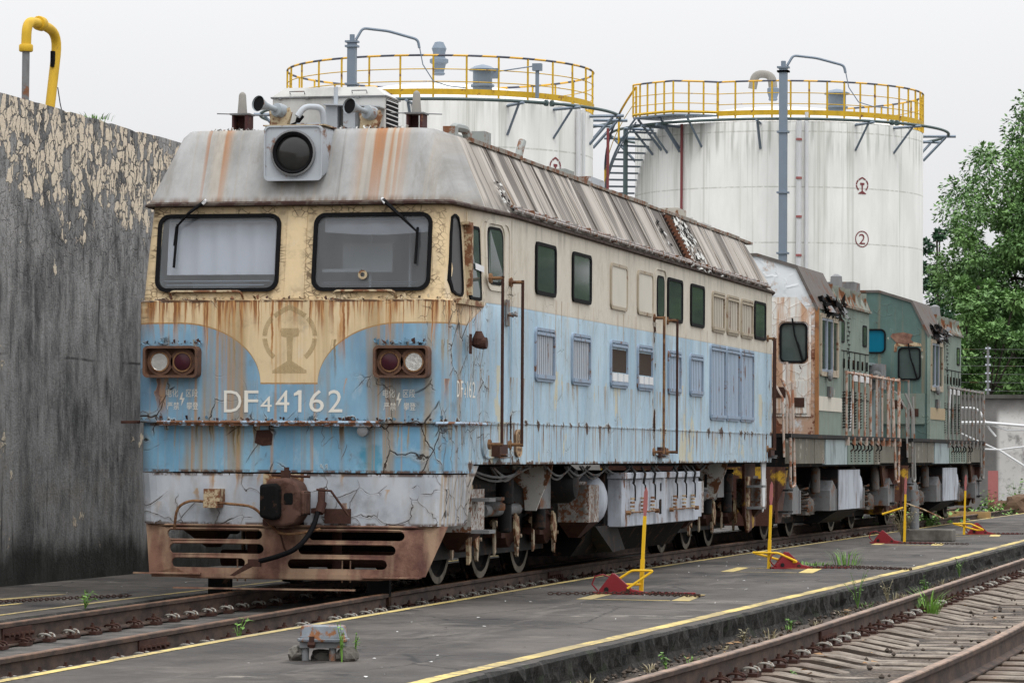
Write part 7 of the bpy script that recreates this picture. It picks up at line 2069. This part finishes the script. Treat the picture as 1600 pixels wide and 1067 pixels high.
# ---------------------------------------------------------------- trees beyond the far wall
def tree(x, y, h, rad, seed, leaf, lab, nclump=60, nleaf=230, ls=0.26, base=0.3, trunk_r=0.25, squash=1.0, lean=0.0, group='trees behind the far wall'):
    random.seed(seed)
    r_ = empty('tree', (x, y, -0.4), 0, lab, 'tree', group)
    tk = MB(); fork = h * base
    top = Vector((lean, 0, h * 0.88))
    tk.tube([(0, 0, 0), (lean * 0.2, 0, fork), (lean * 0.6 + 0.1, 0.1, h * 0.6), top], [trunk_r, trunk_r * 0.75, trunk_r * 0.4, 0.04], 8)
    clumps = []
    for i in range(nclump):
        while True:
            p = Vector((random.uniform(-1, 1), random.uniform(-1, 1), random.uniform(-1, 1)))
            if 0.25 < p.length < 1: break
        cz = h * (base + 1) / 2 + (h * (1 - base) / 2) * p.z * 0.97
        k = 1.0 - 0.22 * max(0, p.z) ** 3 - 0.10 * max(0, -p.z)
        wob = 1 + 0.35 * mnoise.noise(Vector((p.x * 2 + seed, p.z * 2, p.y)))
        c = Vector((p.x * rad * k * wob + lean * cz / h, p.y * rad * k * wob, cz))
        cr = rad * random.uniform(0.10, 0.24)
        clumps.append((c, cr))
        if i % 3 == 0:
            s = Vector((lean * 0.4, 0, random.uniform(fork * 0.9, h * 0.6))); md = (s + c) / 2 + Vector((0, 0, -0.2))
            tk.tube([s, md, c], [trunk_r * 0.32, trunk_r * 0.2, 0.03], 5)
    mkobj('trunk', tk, M_bark, r_)
    lv = MB()
    for c, cr in clumps:
        for _ in range(nleaf):
            d = Vector((random.gauss(0, 1), random.gauss(0, 1), random.gauss(0, 1))).normalized()
            q = c + d * cr * random.random() ** 0.45 * Vector((1, 1, 0.75)).length / 1.6
            q = Vector((q.x, q.y, c.z + (q.z - c.z) * 0.8))
            e = (d + Vector((random.uniform(-1, 1), random.uniform(-1, 1), random.uniform(-1.2, 0.3)))).normalized()
            s = e.cross(Vector((random.uniform(-1, 1), random.uniform(-1, 1), 1))).normalized(); L_ = ls * random.uniform(0.6, 1.35)
            lv.add([q, q + e * L_ * 0.5 + s * L_ * 0.26, q + e * L_, q + e * L_ * 0.5 - s * L_ * 0.26], [(0, 1, 2, 3)])
    mkobj('crown', lv, leaf, r_, recalc=False)
    return r_
tA = tree(-7.95, 107, 12.8, 3.4, 2, L_far, 'tallest broad green tree at the right edge of the picture', 300, 420, 0.145, 0.10, 0.32, lean=-0.5)
tree(-10.1, 101, 7.6, 1.9, 5, L_far, 'mid green tree rising just right of the numbered white tank', 80, 330, 0.16, 0.10, 0.15)
tree(-15.9, 142, 12.0, 2.3, 9, L_dark, 'dark narrow tree half hidden behind the numbered white tank', 50, 300, 0.19, 0.05, 0.2)
tree(-4.9, 109, 12.0, 3.4, 22, L_far, 'second tall green tree, cut off by the right picture edge', 150, 300, 0.17, 0.08, 0.3)
tree(-5.9, 95.0, 6.2, 2.2, 12, L_light, 'fresh yellow green leafy tree low at the right edge', 60, 300, 0.12, 0.15, 0.12, lean=-0.5)
tree(-9.4, 110.5, 7.2, 3.6, 15, L_dark, 'dark understorey tree directly above the far wall wires', 120, 300, 0.20, 0.02, 0.2)
tree(-6.2, 103.5, 6.0, 2.6, 16, L_dark, 'dark bushy tree above the wall, nearest the right edge', 50, 300, 0.17, 0.02, 0.2)
tree(-12.8, 103, 5.8, 2.4, 17, L_dark, 'dark low tree behind the last locomotive cab', 45, 300, 0.17, 0.02, 0.15)
for i, (x, y, s) in enumerate(((-1.5, 114, 1.0), (5.5, 120, 0.95), (12, 114, 1.05), (19, 120, 0.9), (27, 114, 1.0))):
    c = copy_tree(tA); c.location = (x, y, -0.4); c.rotation_euler = (0, 0, 0.9 * i + 0.4); c.scale = (s * 1.1, s * 1.1, s)
    c['label'] = 'green tree of the belt right of the picture edge, ' + ('nearest the edge', 'second from the edge', 'third from the edge', 'fourth from the edge', 'farthest out')[i]; c['group'] = 'trees beyond the right edge of the picture'
# ---------------------------------------------------------------- things on the platform
def chock(x, y, rz, near, lab, glab):
    r = empty('wheel_chock', (x, y, ZP), rz, lab, 'wheel chock', 'red wheel chocks on the platform')
    m = MB(); m.prism([(-0.24, 0.0), (0.22, 0.0), (0.22, 0.03), (0.10, 0.055), (-0.075, 0.21), (-0.105, 0.215), (-0.24, 0.04)], 1, -0.05, 0.05)
    o = mkobj('body', m, M_red, r); bevel(o, 0.008, 2)
    m = MB(); m.box(-0.30, 0.75, -0.03, 0.03, 0.005, 0.025); m.box(-0.28, 0.24, -0.07, 0.07, 0.0, 0.02); mkobj('sole_bar', m, M_red, r)
    m = MB(); m.cyl((-0.16, -0.065, 0.05), (-0.16, 0.065, 0.05), 0.025, n=8); m.cyl((0.06, -0.065, 0.035), (0.06, 0.065, 0.035), 0.022, n=8); mkobj('pin', m, M_dark, r)
    m = MB(); m.tube([(-0.25, 0, 0.03), (-0.31, 0, 0.10), (-0.28, 0, 0.18), (-0.20, 0, 0.20), (-0.12, 0, 0.17)], 0.009, 6); mkobj('handle', m, M_red, r, smooth=True)
    m = MB(); m.prism([(-0.27, 0.03), (-0.06, 0.195), (0.20, 0.035), (0.02, 0.062), (-0.06, 0.17)], 1, -0.055, 0.055) if False else None
    return r
def post(x, y, lab, hoop, rz=0.0, lean=0.03, extra=False):
    r = empty('marker_post', (x, y, ZP), rz, lab, 'marker post', 'yellow posts with red tips on the platform')
    M4 = Matrix.Rotation(lean, 4, 'Y')
    m = MB(); m.box(-0.016, 0.016, -0.016, 0.016, 0.0, 0.80, M4); m.box(-0.020, 0.020, -0.020, 0.020, 0.0, 0.36, M4); mkobj('shaft', m, M_yellow2, r)
    m = MB(); m.prism([(-0.012, 0.80), (0.012, 0.80), (0.022, 0.90), (0.018, 1.05), (0.0, 1.10), (-0.018, 1.05), (-0.022, 0.90)], 1, -0.010, 0.010); m.v = [tuple(M4 @ Vector(v)) for v in m.v]; mkobj('red_tip', m, M_redfade, r)
    m = MB()
    if hoop == 1: m.tube(bend([(0.0, -0.02, 0.10), (-0.30, -0.10, 0.10), (-0.08, -0.08, 0.245), (0.14, -0.05, 0.245), (-0.12, -0.12, 0.06)], 0.03), 0.013, 7)
    elif hoop == 2: m.tube(bend([(-0.20, -0.04, 0.20), (0.12, -0.04, 0.20), (0.36, 0.02, 0.09), (0.24, 0.06, 0.08), (-0.18, 0.02, 0.19)], 0.03), 0.015, 7)
    else: m.cyl((-0.02, 0, 0.24), (-0.34, -0.1, 0.62 - 0.02), 0.012, n=6) if False else m.tube([(-0.02, -0.02, 0.58), (-0.36, -0.08, 0.47)], 0.018, 6)
    mkobj('hoop', m, M_yellow2, r, smooth=True)
    if extra:
        m = MB(); m.tube([(0.0, 0.0, 0.66), (0.30, 0.1, 0.55), (0.62, 0.2, 0.40)], 0.012, 5); mkobj('stay', m, M_creamrust, r)
    return r
def chain(pts, lab, link=0.042):
    """oval links laid end to end along a path on the ground"""
    m = MB(); pts = [Vector(p) for p in pts]; k = 0
    for a, b in zip(pts, pts[1:]):
        n = max(1, int((b - a).length / link)); d = (b - a).normalized()
        for i in range(n):
            c = a + (b - a) * (i + 0.5) / n + Vector((mnoise.noise(Vector((k * 0.7, 1, 0))) * 0.008, mnoise.noise(Vector((k * 0.7, 5, 0))) * 0.02, 0))
            s = Vector((-d.y, d.x, 0)) if k % 2 else Vector((0, 0, 1))
            lp = [c + d * (0.030 * math.cos(t)) + s * (0.013 * math.sin(t)) for t in [2 * PI * q / 8 for q in range(8)]]
            m.tube(lp, 0.0055, 4, closed=True); k += 1
    return tag(mkobj('chain', m, M_chain), lab, 'chain', 'rusty chains lying on the platforms')
zc = ZP + 0.02
POST = [(-6.92, 34.83), (-6.955, 43.27), (-6.89, 56.86), (-6.593, 63.4)]
post(*POST[0], 'yellow post with a red tip nearest the viewer, open hoop behind a chock', 1, lean=0.045)
chock(-7.10, 34.75, 0.15, True, 'red wheel chock with a wire handle at the nearest yellow post', '')
chain([(-7.75, 34.2, zc), (-7.5, 34.3, zc), (-7.25, 34.55, zc), (-7.05, 34.66, zc), (-6.75, 34.5, zc), (-6.35, 34.25, zc), (-6.15, 34.2, zc)], 'rusty chain trailing both sides of the nearest red chock')
chain([(-6.8, 34.78, zc), (-6.5, 34.62, zc), (-6.2, 34.24, zc)], 'second short rusty strand joining the nearest chock chain at its right end')
post(*POST[1], 'yellow post with a long red tip, second from the viewer, closed hoop at its foot', 2, lean=0.03)
chock(-6.66, 43.35, 0.5, True, 'red wheel chock tilted under the hoop of the second yellow post', '')
chain([(-6.45, 43.4, zc), (-5.9, 43.45, zc), (-5.3, 43.3, zc), (-5.15, 43.25, zc), (-5.6, 43.6, zc), (-6.0, 44.0, zc), (-6.4, 44.2, zc)], 'rusty chain doubled back beside the second red chock and a grass tuft')
post(*POST[2], 'yellow post with a side stay, third from the viewer, beside a grey pipe', 3, lean=0.02, extra=True)
chock(-7.10, 56.4, 0.1, True, 'red wheel chock beside the small bush and low concrete block', '')
chain([(-6.9, 56.2, zc), (-6.4, 56.1, zc), (-5.95, 56.0, zc), (-5.75, 55.9, zc)], 'rusty chain running right from the third chock')
post(*POST[3], 'yellow post farthest from the viewer, before the weedy track end', 2, lean=0.03)
chock(-6.30, 63.6, 0.5, True, 'smallest red wheel chock at the farthest yellow post', '')
chain([(-6.1, 63.7, zc), (-5.4, 63.9, zc), (-4.9, 63.8, zc)], 'rusty chain running right from the farthest chock')
chain([(-13.2, 27.9, zc), (-12.6, 28.9, zc), (-12.2, 30.3, zc), (-11.9, 31.3, zc), (-11.5, 32.2, zc)], 'long rusty chain over the yellow mark at the foot of the tall wall')
def ymark(pts, nm='floor_marking', lift=0.004):
    m = MB(); m.add([(x, y, ZP + lift) for x, y in pts], [tuple(range(len(pts)))])
    return tag(mkobj(nm, m, M_yline), kind='structure')
for (x, y) in ((-6.92, 34.83), (-6.955, 43.27), (-6.89, 56.86), (-6.593, 63.4), (-5.9, 74.0)):
    ymark([(x - 0.36, y - 1.5), (x - 0.20, y - 1.5), (x - 0.28, y + 0.22), (x - 0.44, y + 0.22)])
    ymark([(x + 0.60, y - 1.5), (x + 0.78, y - 1.5), (x + 0.66, y + 0.10), (x + 0.48, y + 0.10)])
    ymark([(x - 0.26, y + 0.02), (x + 0.47, y - 0.08), (x + 0.47, y - 0.02), (x - 0.26, y + 0.09)])
    ymark([(x - 0.18, y - 1.5), (x + 0.58, y - 1.5), (x + 0.58, y - 1.42), (x - 0.18, y - 1.42)])
ymark([(-12.95, 27.0), (-12.75, 27.0), (-12.30, 32.6), (-12.42, 32.6)]); ymark([(-12.1, 27.0), (-11.98, 27.0), (-11.95, 30.5), (-12.02, 30.5)]); ymark([(-12.85, 29.5), (-11.98, 29.2), (-11.98, 29.3), (-12.85, 29.65)])
# cable junction box on broken concrete
jb = empty('junction_box', (-6.79, 22.95, ZP), 0.1, 'low grey rounded junction box with rust patches on two stub legs', 'junction box')
m = MB(); lp = rr(-0.155, 0.155, -0.10, 0.10, 0.05)
rows = [[(x * s, y * s, z) for x, y in lp] for s, z in ((1.02, 0.150), (1.02, 0.165), (0.99, 0.17), (0.97, 0.225), (0.93, 0.238), (0.85, 0.243))]
M_jb = simple('grey_enamel_with_rust_patches', (0.20, 0.225, 0.25), 0.4, 0.45, 16, rust=0.40, dirt=0.3, rcol=(0.12, 0.05, 0.02))
lid = loft(rows, cap_top=True); mkobj('lid', lid, M_jb, jb, smooth=True)
m = MB(); m.lathe([(0.0, 0)], (0, 0, 0), n=4) if False else None
rim_ = loft([[(x * s, y * s, z) for x, y in lp] for s, z in ((1.08, 0.132), (1.11, 0.137), (1.11, 0.150), (1.05, 0.155))], cap_top=True, cap_bot=True); mkobj('rim', rim_, M_jb, jb, smooth=True)
m = MB(); m.box(-0.15, 0.15, -0.09, 0.09, 0.09, 0.132); mkobj('base_case', m, M_greysteel, jb)
for x in (-0.115, 0.075):
    m = MB(); m.cyl((x, -0.06, 0.0), (x, -0.05, 0.10), 0.026, n=10); mkobj('leg', m, M_greysteel, jb, smooth=True)
m = MB(); m.box(-0.075, -0.045, -0.135, -0.10, 0.09, 0.17); m.cyl((-0.085, -0.125, 0.115), (-0.035, -0.125, 0.115), 0.018, n=8); mkobj('clasp', m, M_rust, jb)
def rock(name, parent, c, d, seed, sub=3):
    bm = bmesh.new(); bmesh.ops.create_icosphere(bm, subdivisions=sub, radius=1)
    for v in bm.verts:
        n_ = mnoise.noise(v.co * 1.6 + Vector((seed, 0, 0))) * 0.28 + mnoise.noise(v.co * 4 + Vector((seed, 3, 0))) * 0.12
        q = v.co * (1 + n_); k = max(abs(q.x), abs(q.y), abs(q.z)); q = q * (0.55 + 0.45 / max(k, .2)) if k > 0.75 else q
        v.co = Vector((q.x * d[0], q.y * d[1], q.z * d[2])) + Vector(c)
    me = bpy.data.meshes.new(name); bm.to_mesh(me); bm.free(); me.materials.append(M_conc)
    o = bpy.data.objects.new(name, me); COL.objects.link(o)
    if parent: o.parent = parent
    return o
cf = empty('concrete_footing', (-6.79, 22.95, ZP), 0.1, 'two broken concrete lumps either side of the grey junction box', 'concrete footing')
rock('lump', cf, (-0.185, 0.0, 0.045), (0.06, 0.09, 0.055), 1); rock('lump', cf, (0.17, -0.01, 0.04), (0.075, 0.09, 0.062), 5); rock('lump', cf, (0.0, 0.07, 0.025), (0.10, 0.07, 0.05), 9)
# grey pipe stub on a concrete block
pb = empty('pipe_stub', (-6.95, 58.3, ZP), 0, 'short grey standing pipe on a low concrete block behind the third post', 'pipe')
m = MB(); m.cyl((0.06, 0, 0.16), (0.06, 0, 0.86), 0.075, n=14); mkobj('pipe', m, M_greysteel, pb, smooth=True)
m = MB(); m.box(-0.14, 0.72, -0.3, 0.3, 0.0, 0.20); o = mkobj('block', m, M_conc, pb); bevel(o, 0.02, 2)
# boards and soil at the track end
m = MB(); m.box(-8.7, -7.75, 80.2, 80.5, -0.1, 0.05); tag(mkobj('timber', m, simple('weathered_yellow_timber', (0.30, 0.20, 0.09), 0.9, 0.3, 8)), 'weathered timber lying across the track end', 'timber')
rk = rock('soil_heap', None, (-7.6, 89.0, -0.15), (0.9, 0.7, 0.5), 21, 4); rk.data.materials.clear(); rk.data.materials.append(M_dirt); tag(rk, 'small heap of dry brown soil by the far wall', 'soil heap')

# ---------------------------------------------------------------- weeds and litter
def blade(m, p, h, lean, w=0.008):
    p = Vector(p); s = Vector((-lean[1], lean[0], 0)); s = s.normalized() * w if s.length > 1e-6 else Vector((w, 0, 0))
    q = p + Vector((lean[0] * 0.35, lean[1] * 0.35, h * 0.6)); t = p + Vector((lean[0], lean[1], h * 0.85))
    m.add([p - s, p + s, q + s * 0.7, q - s * 0.7, t], [(0, 1, 2, 3), (3, 2, 4)])
def tuft(name, x, y, z, n, h, rad, mat, lab, cat, group=None, seed=0):
    random.seed(seed); m = MB()
    for _ in range(n):
        a = random.uniform(0, 2 * PI); r_ = rad * random.random() ** 0.7; l_ = h * random.uniform(0.2, 0.9)
        blade(m, (x + r_ * math.cos(a), y + r_ * math.sin(a), z), h * random.uniform(0.5, 1.1), (l_ * math.cos(a), l_ * math.sin(a)), 0.006)
    return tag(mkobj(name, m, mat, recalc=False), lab, cat, group)
def leafplant(name, x, y, z, h, spread, nst, nl, ls, mat, lab, cat, group=None, seed=0):
    random.seed(seed); r_ = empty(name, (x, y, z), 0, lab, cat, group); ms = MB(); ml = MB()
    for _ in range(nst):
        a = random.uniform(0, 2 * PI); d = spread * random.uniform(0.2, 1.0); top = Vector((d * math.cos(a), d * math.sin(a), h * random.uniform(0.6, 1.1)))
        mid = Vector((top.x * 0.35, top.y * 0.35, top.z * 0.6)); ms.tube([(0, 0, 0), mid, top], [0.006, 0.004, 0.002], 4)
        for i in range(nl):
            t = 0.25 + 0.75 * (i + random.random()) / nl
            p = mid * 2 * t * (1 - t) + top * t * t
            b = random.uniform(0, 2 * PI); e = Vector((math.cos(b), math.sin(b), random.uniform(-0.3, 0.5))).normalized(); s = e.cross(Vector((0, 0, 1))).normalized()
            L_ = ls * random.uniform(0.6, 1.3)
            ml.add([p, p + e * L_ * 0.45 + s * L_ * 0.28, p + e * L_ - Vector((0, 0, L_ * 0.15)), p + e * L_ * 0.45 - s * L_ * 0.28], [(0, 1, 2, 3)])
    mkobj('stems', ms, mat, r_); mkobj('leaves', ml, mat, r_, recalc=False)
    return r_
GW = 'weeds along the platform edges'
leafplant('weed', -8.42, 26.1, -0.19, 0.22, 0.10, 4, 5, 0.055, L_light, 'bright green seedling against the near rail', 'weed', GW, 1)
leafplant('weed', -11.08, 29.8, ZP, 0.16, 0.12, 5, 5, 0.06, L_light, 'bright green weed at the left platform edge before the wall', 'weed', GW, 2)
leafplant('weed', -6.62, 22.82, ZP, 0.26, 0.05, 3, 6, 0.035, L_light, 'small leafy sprig growing up the grey junction box', 'weed', GW, 3)
leafplant('weed', -6.56, 22.95, ZP + 0.07, 0.16, 0.06, 3, 5, 0.035, L_light, 'sprig on the right concrete lump of the junction box', 'weed', GW, 4)
tuft('grass_tuft', -6.2, 44.9, ZP, 46, 0.24, 0.20, L_weed, 'grass tuft on the platform behind the second chock chain', 'grass', None, 5)
tuft('grass_tuft', -6.6, 44.7, ZP, 60, 0.07, 0.28, L_weed, 'low flat grass patch just left of the platform grass tuft', 'grass', None, 6)
leafplant('weed', -7.05, 58.0, ZP, 0.62, 0.35, 22, 14, 0.05, L_dry, 'grey green dry bush between the third chock and the grey pipe', 'bush', GW, 7)
tuft('grass_tuft', -3.80, 33.3, -0.2, 70, 0.30, 0.10, L_light, 'bright grass tuft growing against the right hand rail', 'grass', None, 8)
for i, (x, y, h, mt, lb) in enumerate(((-4.98, 37.0, 0.42, L_weed, 'tall weed rising over the platform edge by the bend'), (-4.85, 38.5, 0.28, L_dry, 'dry stalky weed on the ground strip by the platform'), (-4.72, 41.0, 0.22, L_weed, 'green weed between the platform edge and the right track'),
        (-4.95, 47.0, 0.26, L_weed, 'weed at the far platform edge, leaning over its yellow line'), (-4.98, 29.6, 0.14, L_dry, 'dry brown weed clump at the foot of the platform edge'), (-5.0, 32.4, 0.10, L_weed, 'tiny fern in the platform edge'), (-3.6, 45.5, 0.3, L_weed, 'weed beside the far end of the right track'),
        (-4.95, 25.9, 0.12, L_weed, 'tiny green weed on the platform edge near the viewer'), (-3.75, 24.4, 0.10, L_weed, 'sprout between the clips of the right track'), (-4.9, 22.2, 0.10, L_light, 'bright sprout at the bottom edge of the view by the platform'))):
    leafplant('weed', x, y, -0.30, h, h * 0.45, 5, 8, 0.045, mt, lb, 'weed', GW, 20 + i)
random.seed(123)
for i in range(16):
    y = 20.5 + 26 * (i + random.random() * 0.8) / 16; x = interp(SO, y) + 0.30 + random.random() * 0.16; dry = i % 3 != 1
    t_ = tuft('grass_tuft', x, y, -0.33, 14, random.uniform(0.06, 0.14), 0.08, L_dry if dry else L_weed, ('dry wisp of grass' if dry else 'small green wisp of grass') + ' below the platform edge, ' + ('nearest the viewer', 'second from the viewer', 'third from the viewer', 'fourth from the viewer', 'fifth from the viewer', 'sixth from the viewer', 'seventh from the viewer', 'eighth from the viewer', 'eighth from the far end', 'seventh from the far end', 'sixth from the far end', 'fifth from the far end', 'fourth from the far end', 'third from the far end', 'second from the far end', 'farthest from the viewer')[i], 'grass', 'wisps of grass at the foot of the platform edge', 300 + i)
# ground cover at the end of the track
random.seed(77); m = MB()
for _ in range(5200):
    y = random.uniform(71, 91.5); x = random.uniform(-10.6, -7.8 + (y - 71) * 0.045) if random.random() < 0.75 else random.uniform(-8.2, -4.8)
    if x > interp(SI, y) - 0.1 and y < 90.5: continue
    if y < 77 and x < -8.3: continue
    g_ = mnoise.noise(Vector((x * 0.9, y * 0.5, 0)))
    if g_ < -0.25: continue
    h = random.uniform(0.08, 0.30) * (1 + g_); a = random.uniform(0, 2 * PI); p = Vector((x, y, -0.32 + h * random.random() + 0.25 * max(0, g_)))
    e = Vector((math.cos(a), math.sin(a), random.uniform(0.0, 0.9))).normalized(); s = e.cross(Vector((0, 0, 1))).normalized(); L_ = random.uniform(0.06, 0.17)
    m.add([p, p + e * L_ * 0.45 + s * L_ * 0.3, p + e * L_, p + e * L_ * 0.45 - s * L_ * 0.3], [(0, 1, 2, 3)])
tag(mkobj('ground_cover', m, L_weed, recalc=False), 'green weeds carpeting the end of the track', 'weeds', kind='stuff')
for i, (x, y, h) in enumerate(((-8.35, 69.6, 0.42), (-8.15, 71.6, 0.40), (-8.5, 67.8, 0.30), (-8.1, 90.8, 0.95), (-7.3, 91.2, 0.85), (-8.7, 90.6, 0.7))):
    leafplant('weed', x, y, -0.25, h, 0.35, 12, 9, 0.12, L_weed, ('broad weed beside the last locomotive, by the far yellow post', 'broad weed just right of the last locomotive wheels', 'low weed under the last locomotive beside the near rail', 'tall weed before the whitewashed wall, left of the soil heap', 'tall weed at the right picture edge before the whitewashed wall', 'weed around the faded red board')[i], 'weed', GW, 50 + i)
# paper scraps and dry leaves
random.seed(9); m = MB()
for _ in range(150):
    y = random.uniform(21, 62); x = random.uniform(interp(SI, y) + 0.1, interp(SO, y) - 0.1) if random.random() < 0.7 else random.uniform(-13.3, -11.6)
    s = random.choice((0.006, 0.010, 0.016)); a = random.uniform(0, PI)
    m.add([(x + s * math.cos(a + q) * random.uniform(.6, 1.4), y + s * 1.4 * math.sin(a + q), ZP + 0.006 + random.uniform(0, 0.008)) for q in (0, PI / 2, PI, 3 * PI / 2)], [(0, 1, 2, 3)])
tag(mkobj('litter', m, M_litter, recalc=False), 'tiny white paper scraps scattered over the platforms', 'litter', kind='stuff')
random.seed(19); m = MB(); M_leaf = simple('fallen_brown_leaf', (0.30, 0.18, 0.09), 0.8, 0.3, 12)
for _ in range(110):
    y = 18 + 30 * random.random() ** 1.3; x = random.choice((interp(SO, y) + 0.3 + random.random() * 0.5, interp(S2, y) + random.uniform(-1.1, 1.6)))
    s = random.uniform(0.02, 0.05); a = random.uniform(0, 2 * PI); c, d = math.cos(a), math.sin(a); zz = -0.17 if abs(x - interp(S2, y)) < 1.2 else -0.30
    m.add([(x + c * s, y + d * s, zz + s * 0.3), (x - d * s * 0.5, y + c * s * 0.5, zz + 0.01), (x - c * s, y - d * s, zz + s * 0.15), (x + d * s * 0.5, y - c * s * 0.5, zz + 0.02)], [(0, 1, 2, 3)])
tag(mkobj('fallen_leaves', m, M_leaf, recalc=False), 'dry brown leaves strewn along the right track', 'leaves', kind='stuff')
for i, (x, y, ln) in enumerate(((-3.15, 20.9, 0.34), (-3.02, 22.4, 0.36))):
    m = MB(); m.cyl((x - ln / 2, y, -0.215), (x + ln / 2, y + 0.03, -0.215), 0.02, n=8)
    tag(mkobj('pipe_piece', m, simple('brick_red_plastic', (0.26, 0.075, 0.055), 0.6, 0.15, 8)), ('brick red pipe offcut between the rails, nearer the viewer', 'brick red pipe offcut between the rails, farther from the viewer')[i], 'pipe')
tuft('grass_tuft', -13.75, 37.1, 5.09, 60, 0.10, 0.22, L_weed, 'small grass tuft growing on top of the tall wall', 'grass', None, 33)
